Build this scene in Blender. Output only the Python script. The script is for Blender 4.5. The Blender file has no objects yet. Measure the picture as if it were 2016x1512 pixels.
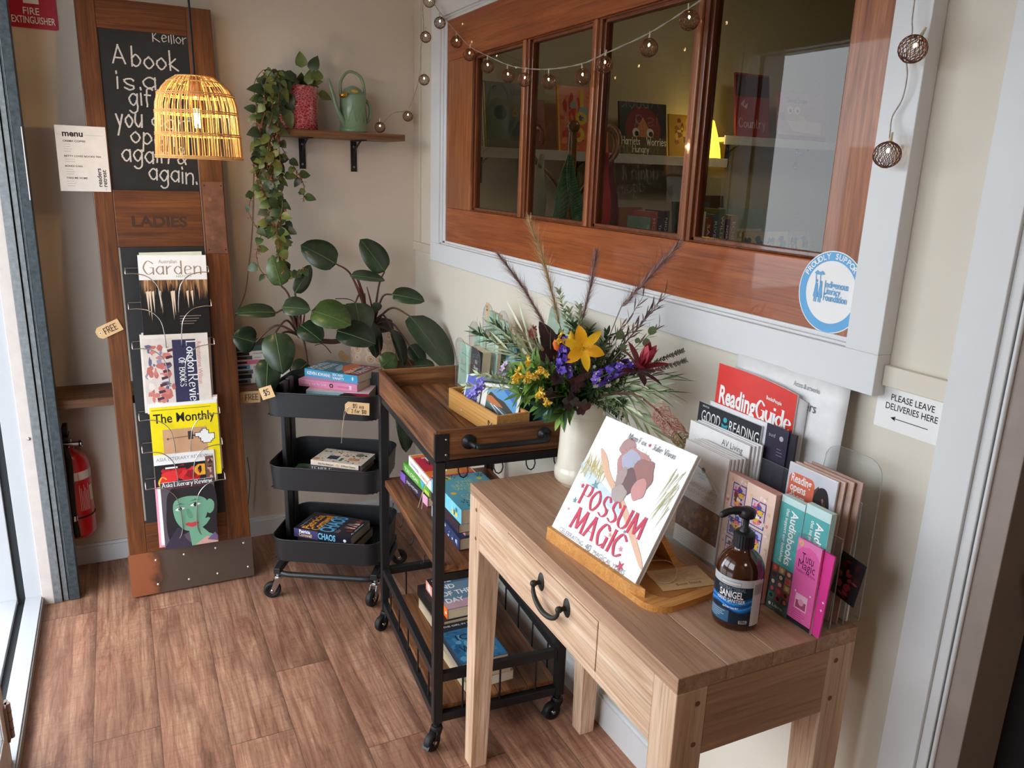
import bpy, math, random
from mathutils import Vector, Matrix
SC = bpy.context.scene
COL = SC.collection
random.seed(7)
# ---------------------------------------------------------------- camera, world, light, exposure
cam_d = bpy.data.cameras.new('camera'); cam = bpy.data.objects.new('camera', cam_d); COL.objects.link(cam)
cam_d.sensor_width = 36; cam_d.lens = 1537.8 / 2016 * 36; cam_d.clip_start = .02
EX, EY, EZ = (0.8958, -0.0866, 0.43594), (-0.44322, -0.24711, 0.86168), (0.0331, -0.96511, -0.25974)
m = Matrix.Identity(4)
for r_, e_ in enumerate((EX, EY, EZ)):
    m[r_][0], m[r_][1], m[r_][2] = e_[0], -e_[1], -e_[2]
m.translation = (0, 0, 1.53)
cam.matrix_world = m
SC.camera = cam
SC.view_settings.view_transform = 'Standard'; SC.view_settings.look = 'None'
SC.view_settings.gamma = 1; SC.view_settings.exposure = 0.76
W = bpy.data.worlds.new('overcast_sky'); SC.world = W; W.use_nodes = True
W.node_tree.nodes['Background'].inputs[0].default_value = (.86, .93, 1, 1)
W.node_tree.nodes['Background'].inputs[1].default_value = 5.2
SC.cycles.max_bounces = 8; SC.cycles.transparent_max_bounces = 24; SC.cycles.caustics_reflective = False; SC.cycles.caustics_refractive = False
SC.cycles.sample_clamp_indirect = 6
def lamp(name, kind, loc, energy, color=(1, 1, 1), size=.1, rot=(0, 0, 0), size_y=None, portal=False):
    l = bpy.data.lights.new(name, kind); l.energy = energy; l.color = color
    if kind == 'AREA':
        l.size = size
        if size_y: l.shape = 'RECTANGLE'; l.size_y = size_y
        l.cycles.is_portal = portal
    elif kind == 'POINT': l.shadow_soft_size = size
    o = bpy.data.objects.new(name, l); COL.objects.link(o); o.location = loc; o.rotation_euler = rot
    return o
lamp('doorway_portal', 'AREA', (-.52, 1.77, 1.08), 1, size=2.15, size_y=2.4, rot=(0, -math.pi/2, 0), portal=True)
lamp('shop_fill', 'AREA', (.3, -1.2, 2.66), 5, (1, .86, .70), size=.5)  # added warm fill behind the camera, no fixture built
lamp('next_room_fill', 'AREA', (2.6, 2.0, 2.6), 3.4, (1, .86, .68), size=.5)  # unseen fill lamp added to brighten the room beyond the glass
# ---------------------------------------------------------------- materials
def lin(c):
    return tuple(((v/255)/12.92 if v/255 <= .04045 else ((v/255+.055)/1.055)**2.4) for v in c) + (1,)
class NT:
    def __init__(s, name):
        s.m = bpy.data.materials.new(name); s.m.use_nodes = True; s.t = s.m.node_tree; s.n = s.t.nodes
        s.b = s.n['Principled BSDF']
    def new(s, t, **k):
        n = s.n.new(t)
        for a, v in k.items(): setattr(n, a, v)
        return n
    def ln(s, a, b): s.t.links.new(a, b)
    def coords(s, scale=(1, 1, 1), rot=(0, 0, 0)):
        tc = s.new('ShaderNodeTexCoord'); mp = s.new('ShaderNodeMapping')
        s.ln(tc.outputs['Object'], mp.inputs[0]); mp.inputs['Scale'].default_value = scale; mp.inputs['Rotation'].default_value = rot
        return mp.outputs[0]
    def noise(s, co, scale, detail=4, rough=.6, dist=0):
        n = s.new('ShaderNodeTexNoise'); s.ln(co, n.inputs['Vector'])
        n.inputs['Scale'].default_value = scale; n.inputs['Detail'].default_value = detail
        n.inputs['Roughness'].default_value = rough; n.inputs['Distortion'].default_value = dist
        return n.outputs['Fac']
    def ramp(s, fac, stops, const=False):
        r = s.new('ShaderNodeValToRGB'); s.ln(fac, r.inputs[0]); cr = r.color_ramp
        if const: cr.interpolation = 'CONSTANT'
        while len(cr.elements) < len(stops): cr.elements.new(.5)
        for e, (p, c) in zip(cr.elements, stops): e.position = p; e.color = c
        return r.outputs[0]
    def math(s, op, a, b=None):
        n = s.new('ShaderNodeMath', operation=op)
        for i, v in enumerate((a, b)):
            if v is None: continue
            if isinstance(v, (int, float)): n.inputs[i].default_value = v
            else: s.ln(v, n.inputs[i])
        return n.outputs[0]
    def mix(s, fac, a, b, mode='MIX'):
        n = s.new('ShaderNodeMix', data_type='RGBA', blend_type=mode)
        for sock, v in ((n.inputs[0], fac), (n.inputs[6], a), (n.inputs[7], b)):
            if isinstance(v, (int, float)): sock.default_value = v
            elif isinstance(v, tuple): sock.default_value = v
            else: s.ln(v, sock)
        return n.outputs[2]
    def bump(s, fac, strength, dist=.002):
        n = s.new('ShaderNodeBump'); s.ln(fac, n.inputs['Height']); n.inputs['Strength'].default_value = strength; n.inputs['Distance'].default_value = dist
        s.ln(n.outputs[0], s.b.inputs['Normal'])
    def set(s, **k):
        for a, v in k.items(): s.b.inputs[a.replace('_', ' ')].default_value = v
MC = {}
def mat(c, rough=.55, metal=0, spec=.4, noise=.06, scale=25, emit=0, coat=0, trans=0, bump=0, name=None):
    """A plain painted, printed, metal or plastic surface with faint mottling."""
    key = (tuple(c), rough, metal, spec, noise, scale, emit, coat, trans, bump)
    if key in MC: return MC[key]
    t = NT(name or 'surface_%d_%d_%d' % tuple(c)); L = lin(c)
    t.set(Roughness=rough, Metallic=metal)
    t.b.inputs['Specular IOR Level'].default_value = spec
    if coat: t.b.inputs['Coat Weight'].default_value = coat; t.b.inputs['Coat Roughness'].default_value = .08
    f = t.noise(t.coords(), scale)
    lo = tuple(v*(1-noise) for v in L[:3]) + (1,); hi = tuple(min(1, v*(1+noise)) for v in L[:3]) + (1,)
    col = t.ramp(f, [(.3, lo), (.7, hi)])
    t.ln(col, t.b.inputs['Base Color'])
    if emit: t.ln(col, t.b.inputs['Emission Color']); t.b.inputs['Emission Strength'].default_value = emit
    if trans: t.b.inputs['Subsurface Weight'].default_value = trans; t.b.inputs['Subsurface Radius'].default_value = (.01, .01, .005)
    if bump: t.bump(t.noise(t.coords(), scale*4), bump)
    MC[key] = t.m
    return t.m
def wood(name, dark, midc, light, axis=1, grain=60, rough=.5, along=3, knots=.0, bump=.15, coat=0, rings=False):
    t = NT(name); sc = [grain]*3; sc[axis] = along
    co = t.coords(tuple(sc)); f = t.noise(co, 1, 6, .65, .6)
    col = t.ramp(f, [(.3, lin(dark)), (.5, lin(midc)), (.72, lin(light))])
    sc2 = [6]*3; sc2[axis] = 1.1
    f2 = t.noise(t.coords(tuple(sc2)), 1.3, 3, .5, 1.5)
    col = t.mix(t.ramp(f2, [(.35, (.55, .55, .55, 1)), (.65, (0, 0, 0, 1))]), col, lin(dark))
    sc3 = [grain*3.5]*3; sc3[axis] = along*2.2
    f3 = t.noise(t.coords(tuple(sc3)), 1, 2, .5)
    col = t.mix(t.ramp(f3, [(.52, (0, 0, 0, 1)), (.75, (.5, .5, .5, 1))]), col, lin(tuple(v*.62 for v in dark)))
    t.ln(col, t.b.inputs['Base Color']); t.set(Roughness=rough)
    t.b.inputs['Specular IOR Level'].default_value = .35
    if coat: t.b.inputs['Coat Weight'].default_value = coat
    t.bump(f, bump, .001)
    return t.m
def clear(name, tint=(1, 1, 1), amount=.92, rough=.01, haze=None, glossy=1.0):
    t = NT(name); t.n.remove(t.b)
    out = t.n['Material Output']; tr = t.new('ShaderNodeBsdfTransparent'); gl = t.new('ShaderNodeBsdfGlossy'); gl.inputs['Roughness'].default_value = rough
    tr.inputs[0].default_value = tuple(v*amount for v in tint) + (1,)
    gl.inputs[0].default_value = (glossy, glossy, glossy, 1)
    lw = t.new('ShaderNodeFresnel'); lw.inputs[0].default_value = 1.5; geo = t.new('ShaderNodeNewGeometry')
    ff = t.math('MULTIPLY', lw.outputs[0], t.math('SUBTRACT', 1, geo.outputs['Backfacing']))      # reflect at the outer face only
    mx = t.new('ShaderNodeMixShader'); t.ln(ff, mx.inputs[0]); t.ln(tr.outputs[0], mx.inputs[1]); t.ln(gl.outputs[0], mx.inputs[2])
    sh = mx.outputs[0]
    if haze:
        d = t.new('ShaderNodeBsdfDiffuse'); d.inputs[0].default_value = lin(haze[0]); m2 = t.new('ShaderNodeMixShader'); m2.inputs[0].default_value = haze[1]
        t.ln(sh, m2.inputs[1]); t.ln(d.outputs[0], m2.inputs[2]); sh = m2.outputs[0]
    t.ln(sh, out.inputs[0])
    return t.m
def floor_mat():
    t = NT('plank_vinyl'); tc = t.new('ShaderNodeTexCoord'); sp = t.new('ShaderNodeSeparateXYZ'); t.ln(tc.outputs['Object'], sp.inputs[0])
    x, y = sp.outputs[0], sp.outputs[1]
    u = t.math('DIVIDE', t.math('ADD', x, .18 + .168*40), .168); idx = t.math('FLOOR', u); fu = t.math('FRACT', u)
    k = t.math('SUBTRACT', idx, 36)
    offs = [.3, .9, .31, .37, .87, .30, .71, .99, .55, .38, .8, .12, .6]      # joint offsets of the planks, x from -.85
    off = t.ramp(t.math('DIVIDE', t.math('ADD', k, .5), 13), [(i/13, (o, o, o, 1)) for i, o in enumerate(offs)], True)
    v = t.math('DIVIDE', t.math('SUBTRACT', t.math('ADD', y, 24.4), t.math('MULTIPLY', off, 1.0)), 1.22)
    vi = t.math('FLOOR', v); fv = t.math('FRACT', v)
    cb = t.new('ShaderNodeCombineXYZ'); t.ln(idx, cb.inputs[0]); t.ln(vi, cb.inputs[1])
    wn = t.new('ShaderNodeTexWhiteNoise'); t.ln(cb.outputs[0], wn.inputs[0])
    va = t.new('ShaderNodeVectorMath', operation='MULTIPLY_ADD'); t.ln(wn.outputs['Color'], va.inputs[0]); va.inputs[1].default_value = (7, 7, 7); t.ln(tc.outputs['Object'], va.inputs[2])
    def mapped(s, rot=0):
        mp = t.new('ShaderNodeMapping'); t.ln(va.outputs[0], mp.inputs[0]); mp.inputs['Scale'].default_value = s; mp.inputs['Rotation'].default_value = (0, 0, rot); return mp.outputs[0]
    g = t.noise(mapped((24, 2.4, 1)), 1, 9, .75, .9)
    col = t.ramp(g, [(.28, lin((98, 64, 50))), (.44, lin((156, 109, 87))), (.57, lin((184, 138, 111))), (.76, lin((216, 174, 146)))])
    pt = t.noise(mapped((5, 1.6, 1)), 1, 4, .6, 1.2)
    col = t.mix(t.ramp(pt, [(.3, (.55, .55, .55, 1)), (.56, (0, 0, 0, 1))]), col, lin((92, 60, 48)))
    wv = t.new('ShaderNodeTexWave', wave_type='BANDS', bands_direction='X'); t.ln(mapped((1, .12, 1)), wv.inputs[0]); wv.inputs['Scale'].default_value = 14; wv.inputs['Distortion'].default_value = 7; wv.inputs['Detail'].default_value = 3; wv.inputs['Detail Scale'].default_value = 1.4
    col = t.mix(t.ramp(wv.outputs['Fac'], [(.0, (.3, .3, .3, 1)), (.3, (0, 0, 0, 1))]), col, lin((110, 74, 58)))
    hl = t.noise(mapped((60, 6, 1)), 1, 4, .7, 1.5); col = t.mix(t.ramp(hl, [(.6, (0, 0, 0, 1)), (.82, (.55, .55, .55, 1))]), col, lin((222, 184, 160)))
    saw = t.noise(mapped((10, 150, 1), .3), 1, 3, .6, .5)
    col = t.mix(t.ramp(saw, [(.5, (0, 0, 0, 1)), (.8, (.45, .45, .45, 1))]), col, lin((105, 72, 58)))
    gr = t.noise(mapped((150, 7, 1)), 1, 3, .6, .3)
    col = t.mix(t.ramp(gr, [(.53, (0, 0, 0, 1)), (.78, (.5, .5, .5, 1))]), col, lin((84, 56, 46)))
    wear = t.math('MULTIPLY', t.math('SMOOTH_MIN', t.math('MAXIMUM', t.math('SUBTRACT', fu, .72), 0), 1), t.noise(mapped((20, 5, 1)), 1, 5, .75, 1))      # darker rubbed strip along some plank edges
    col = t.mix(t.ramp(wear, [(.06, (0, 0, 0, 1)), (.16, (.7, .7, .7, 1))]), col, lin((84, 58, 46)))
    tone = t.math('ADD', t.math('MULTIPLY', wn.outputs['Value'], .34), .82)
    cc = t.new('ShaderNodeCombineXYZ')
    for i in range(3): t.ln(tone, cc.inputs[i])
    col = t.mix(1.0, col, cc.outputs[0], 'MULTIPLY')
    e1 = t.math('LESS_THAN', fu, .012); e2 = t.math('LESS_THAN', fv, .002)
    ed = t.math('MAXIMUM', e1, e2)
    col = t.mix(t.math('MULTIPLY', ed, .65), col, lin((60, 40, 32)))
    t.ln(col, t.b.inputs['Base Color']); t.set(Roughness=.48); t.b.inputs['Specular IOR Level'].default_value = .35
    t.bump(t.math('SUBTRACT', gr, t.math('MULTIPLY', ed, 1.0)), .25, .001)
    return t.m
M_WALL = mat((220, 212, 197), .75, noise=.02, scale=3, bump=.03, name='cream_wall_paint')
M_WALLB = mat((212, 198, 182), .75, noise=.02, scale=3, bump=.03, name='beige_wall_paint')
M_TRIM = mat((218, 219, 220), .4, noise=.015, scale=6, name='white_gloss_paint')
M_CEIL = mat((228, 224, 216), .8, noise=.02, scale=4, name='ceiling_paint')
M_FLOOR = floor_mat()
M_CEDAR = wood('red_cedar', (128, 62, 26), (158, 82, 38), (180, 102, 52), 1, 70, .38, 3, bump=.05, coat=.25)
M_CEDARV = wood('red_cedar_upright', (118, 64, 32), (158, 92, 50), (186, 120, 74), 2, 70, .4, 4, bump=.08, coat=.2)
M_CEDARD = wood('dark_cedar_moulding', (92, 46, 24), (120, 64, 36), (146, 84, 50), 2, 70, .32, 4, bump=.05, coat=.4)
M_OLDW = wood('varnished_old_timber', (72, 38, 14), (112, 62, 26), (142, 84, 40), 1, 56, .42, 3, bump=.08, coat=.25)
M_OLDWH = wood('varnished_old_timber_crosswise', (72, 36, 14), (108, 58, 24), (136, 80, 38), 0, 56, .42, 3, bump=.08, coat=.25)
M_RUSTIC = wood('rustic_brown_board', (62, 34, 20), (132, 84, 52), (182, 128, 84), 1, 44, .5, 2.2, bump=.2)
M_RUSTICX = wood('rustic_brown_board_crosswise', (62, 34, 20), (136, 86, 52), (186, 130, 84), 0, 44, .5, 2.2, bump=.2)
M_TAB = wood('limewashed_acacia', (184, 144, 114), (220, 186, 156), (242, 220, 196), 1, 60, .55, 2.4, bump=.12)
M_TABTOP = wood('worn_acacia_top', (156, 118, 92), (186, 148, 120), (208, 174, 148), 1, 55, .42, 2.2, bump=.08)
M_TABV = wood('limewashed_acacia_upright', (186, 146, 116), (222, 188, 158), (244, 222, 198), 2, 64, .55, 2.6, bump=.12)
M_TABX = wood('limewashed_acacia_end', (160, 120, 92), (188, 148, 116), (208, 172, 140), 0, 45, .55, 2.6, bump=.12)
M_SHELF = wood('oiled_shelf_board', (84, 54, 34), (120, 82, 54), (146, 106, 74), 0, 60, .5, 2.5, bump=.1)
M_BAMBOO = wood('bamboo', (196, 138, 72), (222, 168, 98), (236, 190, 124), 1, 70, .42, 1.6, bump=.04)
M_BEECH = wood('honey_beech', (192, 128, 62), (214, 152, 84), (226, 170, 104), 1, 80, .4, 3, bump=.04)
M_BLK = mat((26, 26, 28), .42, noise=.1, name='black_powder_coat')
M_BLKS = mat((34, 35, 37), .38, noise=.05, name='black_satin_steel')
M_RUB = mat((22, 22, 23), .6, name='black_rubber')
M_CHR = mat((190, 190, 192), .22, 1, name='bright_chrome')
M_WIRE = mat((196, 194, 190), .25, 1, name='chrome_wire')
M_STEEL = mat((122, 126, 128), .5, .55, noise=.25, scale=60, name='galvanised_steel')
M_STEELD = mat((64, 72, 76), .55, .5, noise=.35, scale=70, name='dull_galvanised_steel')
M_PAPER = mat((240, 238, 236), .6, noise=.01, name='white_paper')
M_PAGE = mat((226, 208, 176), .8, noise=.08, scale=300, name='book_pages')
M_PAGEW = mat((238, 230, 216), .8, noise=.06, scale=300, name='white_book_pages')
M_KRAFT = mat((214, 176, 128), .75, noise=.06, scale=90, name='kraft_card')
M_INK = mat((24, 24, 26), .7, name='black_ink')
M_WHITE = mat((245, 244, 242), .5, noise=.01, name='white_ink')
M_TWINE = mat((200, 176, 140), .9, name='twine')
M_PANE = clear('window_glass', (.93, .93, .86), .88, glossy=.6)
M_ACR = clear('clear_acrylic', (.97, .98, .98), .96, .02, ((225, 230, 232), .03))
M_ACRE = clear('acrylic_edge', (.8, .84, .86), .8, .05, ((215, 222, 225), .35))
# ---------------------------------------------------------------- mesh building
def mtx(o, r, u):
    """Matrix with origin o, local x along r, local y along u (made square), local z their normal."""
    r = Vector(r).normalized(); u = Vector(u); u = (u - r*u.dot(r)).normalized(); n = r.cross(u)
    M = Matrix.Identity(4)
    for i in range(3): M[i][0], M[i][1], M[i][2], M[i][3] = r[i], u[i], n[i], o[i]
    return M
def T(x, y, z): return Matrix.Translation((x, y, z))
def RZ(a): return Matrix.Rotation(math.radians(a), 4, 'Z')
def RX(a): return Matrix.Rotation(math.radians(a), 4, 'X')
def RY(a): return Matrix.Rotation(math.radians(a), 4, 'Y')
def smooth_pts(pts, n=5, closed=False):
    P = [Vector(p) for p in pts]; out = []; L = len(P)
    if L < 3 and not closed: return P
    for i in range(L if closed else L-1):
        g = (lambda k: P[k % L]) if closed else (lambda k: P[max(0, min(L-1, k))])
        a, b, c, d = g(i-1), g(i), g(i+1), g(i+2)
        for k in range(n):
            t = k/n
            out.append(.5*((2*b) + (c-a)*t + (2*a-5*b+4*c-d)*t*t + (3*b-a-3*c+d)*t**3))
    if not closed: out.append(P[-1])
    return out
TXT = {}
def text_mesh(s, bold):
    key = (s, bold)
    if key not in TXT:
        c = bpy.data.curves.new('t', 'FONT'); c.body = s; c.size = 1; c.offset = bold; c.resolution_u = 3
        o = bpy.data.objects.new('t', c); COL.objects.link(o)
        dg = bpy.context.evaluated_depsgraph_get(); me = o.evaluated_get(dg).to_mesh()
        v = [(p.co.x, p.co.y) for p in me.vertices]; f = [tuple(p.vertices) for p in me.polygons]
        o.evaluated_get(dg).to_mesh_clear(); bpy.data.objects.remove(o); bpy.data.curves.remove(c)
        xs = [p[0] for p in v] or [0]
        TXT[key] = (v, f, min(xs), max(xs))
    return TXT[key]
GLY = {'A': '0e3o6e 1h5h', 'B': '0e0o ~0o4o5m4k0j ~0j4j6h4e0e', 'C': '~6m3o1m0j1g3e6g', 'D': '0e0o ~0o3o6l6h3e0e', 'E': '5o0o0e5e 0j4j', 'F': '5o0o0e 0j4j',
 'G': '~6m3o1m0j1g3e6g 6e6j4j', 'H': '0e0o 6e6o 0j6j', 'I': '1e1o', 'J': '~3o3h2e0f', 'K': '0e0o 5o0i6e', 'L': '0o0e5e', 'M': '0e1o4f7o8e', 'N': '0e0o6e6o', 'O': '~3o1m0j1g3e5g6j5m3o',
 'P': '0e0o ~0o4o5m4j0j', 'R': '0e0o ~0o4o5m4j0j 2j6e', 'S': '~5m3o1n1k4i5g3e0f', 'T': '3e3o 0o6o', 'U': '0o0h ~0h1f3e5f6h 6h6o', 'V': '0o3e6o', 'W': '0o2e4l6e8o', 'Y': '0o3j6o 3j3e',
 'a': '~4j2k0i0g2e4g 4k4e', 'b': '0o0e ~0i2k4i4g2e0f', 'c': '~4j2k0i0g2e4f', 'd': '4o4e ~4i2k0i0g2e4g', 'e': '~0h4i3k1k0h1e4f', 'f': '~4n3o1m1e 0k3k', 'g': '~4j2k0i0g2e4h ~4k4c2a0b',
 'h': '0o0e ~0i2k4j4e', 'i': '0k0e 0m0n', 'k': '0o0e 3k0h4e', 'l': '0o0e', 'm': '0k0e ~0i2k3j3e ~3i5k6j6e', 'n': '0k0e ~0i2k4j4e', 'o': '~2k0i0g2e4g4i2k', 'p': '0k0a ~0i2k4i4g2e0f',
 'r': '0k0e ~0i2k3k', 's': '~3j2k0j1h3g2e0f', 't': '~1n1g2e3f 0k3k', 'u': '~0k0g2e4h 4k4e', 'v': '0k2e4k', 'w': '0k1e3j5e6k', 'x': '0k4e 4k0e', 'y': '0k2f 4k1a', '.': '0e0f',
 '&': '~5e1m2o4m0g2e6i', '$': '~5m3o1n1k4i5g3e0f 3p3d', '0': '~2o0j2e4j2o', '1': '0m1o1e', '3': '~0n3o4m2j4g2e0f', '4': '3e3o0h5h', '5': '4o0o0j ~0j3k4h2e0f', '6': '~4n1l0g2e4g2j0h'}
def zl(z): return z*4 if z < 2e-4 else z+6e-4      # layering gap of printed areas
class MB:
    """Collects geometry for ONE mesh object."""
    def __init__(s): s.v, s.f, s.fm, s.fs, s.mats = [], [], [], [], []
    def mi(s, m):
        if m not in s.mats: s.mats.append(m)
        return s.mats.index(m)
    def add(s, vs, fs, m, M=None, sm=False):
        b = len(s.v); k = s.mi(m)
        s.v += [tuple(M @ Vector(p)) if M else tuple(p) for p in vs]
        for f in fs: s.f.append(tuple(b+i for i in f)); s.fm.append(k); s.fs.append(sm)
        return s
    def box(s, x0, x1, y0, y1, z0, z1, m, M=None):
        vs = [(x, y, z) for z in (z0, z1) for y in (y0, y1) for x in (x0, x1)]
        return s.add(vs, [(0, 2, 3, 1), (4, 5, 7, 6), (0, 1, 5, 4), (2, 6, 7, 3), (0, 4, 6, 2), (1, 3, 7, 5)], m, M)
    def quad(s, x0, x1, y0, y1, m, M, z=0):
        z = zl(z); return s.add([(x0, y0, z), (x1, y0, z), (x1, y1, z), (x0, y1, z)], [(0, 1, 2, 3)], m, M)
    def poly(s, pts, m, M=None, z=0): return s.add([(p[0], p[1], p[2] if len(p) > 2 else zl(z)) for p in pts], [tuple(range(len(pts)))], m, M)
    def disc(s, cx, cy, r, m, M, z=0, n=20, ry=None, rin=0):
        ry = ry or r; z = zl(z)
        P = [(cx+r*math.cos(2*math.pi*i/n), cy+ry*math.sin(2*math.pi*i/n), z) for i in range(n)]
        if not rin: return s.add(P, [tuple(range(n))], m, M)
        Q = [(cx+rin*math.cos(2*math.pi*i/n), cy+rin*math.sin(2*math.pi*i/n), z) for i in range(n)]
        return s.add(P+Q, [(i, (i+1) % n, n+(i+1) % n, n+i) for i in range(n)], m, M)
    def prism(s, out, z0, z1, m, M=None, m2=None):
        n = len(out)
        s.add([(p[0], p[1], z0) for p in out]+[(p[0], p[1], z1) for p in out], [tuple(range(n))[::-1], tuple(range(n, 2*n))], m, M)
        return s.add([(p[0], p[1], z0) for p in out]+[(p[0], p[1], z1) for p in out], [(i, (i+1) % n, n+(i+1) % n, n+i) for i in range(n)], m2 or m, M)
    def tube(s, pts, r, m, n=8, M=None, closed=False, caps=True):
        P = [Vector(p) for p in pts]; L = len(P); rs = r if isinstance(r, (list, tuple)) else [r]*L
        vs = []; up = None
        for i in range(L):
            a = P[(i-1) % L] if closed or i > 0 else P[i]; b = P[(i+1) % L] if closed or i < L-1 else P[i]
            t = (b-a).normalized() if (b-a).length > 1e-9 else Vector((0, 0, 1))
            if up is None: up = t.orthogonal().normalized()
            up = (up - t*up.dot(t)); up = up.normalized() if up.length > 1e-6 else t.orthogonal().normalized()
            w = t.cross(up)
            for k in range(n):
                an = 2*math.pi*k/n; vs.append(P[i] + (up*math.cos(an)+w*math.sin(an))*rs[i])
        fs = []
        for i in range(L if closed else L-1):
            j = (i+1) % L
            for k in range(n): fs.append((i*n+k, i*n+(k+1) % n, j*n+(k+1) % n, j*n+k))
        s.add(vs, fs, m, M, True)
        if caps and not closed: s.add([vs[k] for k in range(n)]+[vs[(L-1)*n+k] for k in range(n)], [tuple(range(n))[::-1], tuple(range(n, 2*n))], m, M)
        return s
    def lathe(s, prof, m, n=32, M=None, sm=True):
        vs = []; fs = []
        for r, z in prof: vs += [(r*math.cos(2*math.pi*k/n), r*math.sin(2*math.pi*k/n), z) for k in range(n)]
        for i in range(len(prof)-1):
            for k in range(n): fs.append((i*n+k, i*n+(k+1) % n, (i+1)*n+(k+1) % n, (i+1)*n+k))
        return s.add(vs, fs, m, M, sm)
    def ball(s, c, r, m, n=12, sz=1, M=None):
        pr = [(max(1e-5, r*math.sin(math.pi*i/(n//2+2))), -r*sz*math.cos(math.pi*i/(n//2+2))) for i in range(n//2+3)]
        return s.lathe(pr, m, n, (M or Matrix.Identity(4)) @ T(*c))
    def text(s, tx, size, m, M, x=0, y=0, al='l', width=None, bold=0.0, z=0, rot=0):
        z = zl(z); v, f, a, b = text_mesh(tx, bold); k = size*(1.3 if width else 1.12); kx = size*1.12
        if width: kx = width/max(1e-6, b-a)
        ox = x - a*kx - ((b-a)*kx*.5 if al == 'c' else (b-a)*kx if al == 'r' else 0)
        if rot:
            M = M @ T(x, y, 0) @ RZ(rot); ox -= x; y = 0
        return s.add([(p[0]*kx+ox, p[1]*k+y, z) for p in v], f, m, M)
    def arc_text(s, tx, size, m, M, cx, cy, r, mid, step, bold=.01):
        n = len(tx)
        for i, ch in enumerate(tx):
            if ch == ' ': continue
            a = mid - (i-(n-1)/2)*step
            s.text(ch, size, m, M @ T(cx, cy, 0) @ RZ(a) @ T(r, 0, 0) @ RZ(-90), al='c', bold=bold)
        return s
    def pen(s, tx, size, m, M, x=0, y=0, w=.1, h=None, serif=0, width=None, al='l', gap=.22, jit=0, z=0, rnd=None):
        """Stroke lettering: an elliptical nib w wide and h tall (fractions of size) follows each letter."""
        h = w if h is None else h; rnd = rnd or random.Random(3); z = zl(z); polys = []; cx = 0
        for ch in tx:
            if ch == ' ': cx += .45; continue
            mx = 0; jy = rnd.uniform(-jit, jit)
            for st in [q_ for s_ in GLY[ch].split() for q_ in ([s_] if s_[0] == '~' else [s_[i_:i_+4] for i_ in range(0, len(s_)-2, 2)])]:
                sm = st[0] == '~'; st = st.lstrip('~')
                pts = [(int(st[i])*.1, (ord(st[i+1])-101)*.1) for i in range(0, len(st), 2)]
                mx = max(mx, max(p[0] for p in pts))
                q = [(p.x, p.y) for p in smooth_pts([(a, b, 0) for a, b in pts], 5)] if sm else pts
                polys.append([(a+cx+rnd.uniform(-jit, jit)*.3, b+jy) for a, b in q])
                if serif and not sm:
                    for e, (a, b) in enumerate((pts[0], pts[-1])):
                        o_ = pts[1] if e == 0 else pts[-2]
                        if abs(o_[1]-b) > abs(o_[0]-a)*1.2 and b in (0, 1.0, .6000000000000001): polys.append([(a+cx-serif, b), (a+cx+serif, b)])
            cx += mx + gap
        kx = size if not width else width/max(.01, cx-gap)
        ox = x - (kx*(cx-gap)*.5 if al == 'c' else 0)
        for q in polys:
            vs = []; fs = []
            for i, (a, b) in enumerate(q):
                p0 = q[max(0, i-1)]; p1 = q[min(len(q)-1, i+1)]; dx, dy = (p1[0]-p0[0])*kx, (p1[1]-p0[1])*size; L = math.hypot(dx, dy) or 1e-6
                nx, ny = -dy/L, dx/L; wd = math.hypot(w*nx, h*ny)*size*.5
                ex = 0
                if i in (0, len(q)-1): ex = h*size*.5*(-1 if i == 0 else 1)
                bx, by = a*kx+ox+dx/L*ex, b*size+y+dy/L*ex
                vs += [(bx+nx*wd, by+ny*wd, z), (bx-nx*wd, by-ny*wd, z)]
                if i: k = 2*i; fs.append((k-2, k-1, k+1, k))
            s.add(vs, fs, m, M)
            z += 2e-6
        return s
    def leaf(s, base, d, up, L, Wd, m, bend=.2, fold=.25, n=6, shape=.42, tipsharp=1.0, full=.75):
        """A leaf blade with a folded midrib, arching along its length."""
        d = Vector(d).normalized(); up = Vector(up); up = up - d*up.dot(d)
        up = up.normalized() if up.length > 1e-5 else d.orthogonal().normalized(); sd = d.cross(up); vs = []; B = Vector(base)
        for i in range(n+1):
            t = i/n; p = B + d*(L*t*(1-.15*abs(bend)*t)) - up*(bend*L*t*t)
            e = t**(math.log(.5)/math.log(shape)); wd = .5*Wd*max(0, math.sin(math.pi*min(1, e)))**(full if t < shape else .8*tipsharp)
            vs += [p+sd*wd+up*(fold*wd), p, p-sd*wd+up*(fold*wd)]
        fs = []
        for i in range(n):
            a = 3*i; fs += [(a, a+1, a+4, a+3), (a+1, a+2, a+5, a+4)]
        return s.add(vs, fs, m, None, True)
    def build(s, name, parent=None, M=None, bevel=0, solid=0, local=False):
        me = bpy.data.meshes.new(name); vs = s.v; o = bpy.data.objects.new(name, me)
        if M is not None: o.matrix_basis = M
        elif parent is None and vs:
            xs, ys, zs = zip(*vs); off = Vector(((min(xs)+max(xs))/2, (min(ys)+max(ys))/2, min(zs)))
            vs = [tuple(Vector(p)-off) for p in vs]; o.location = off
        me.from_pydata(vs, [], s.f)
        for m_ in s.mats: me.materials.append(m_)
        me.polygons.foreach_set('material_index', s.fm); me.polygons.foreach_set('use_smooth', s.fs); me.update()
        COL.objects.link(o)
        if parent is not None:
            o.parent = parent
            if not local: o.matrix_parent_inverse = WM(parent).inverted()
        if solid:
            b = o.modifiers.new('thickness', 'SOLIDIFY'); b.thickness = solid; b.offset = 0
        if bevel:
            b = o.modifiers.new('bevel', 'BEVEL'); b.width = bevel; b.segments = 2; b.limit_method = 'ANGLE'; b.angle_limit = .7; b.use_clamp_overlap = True
        return o
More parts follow.
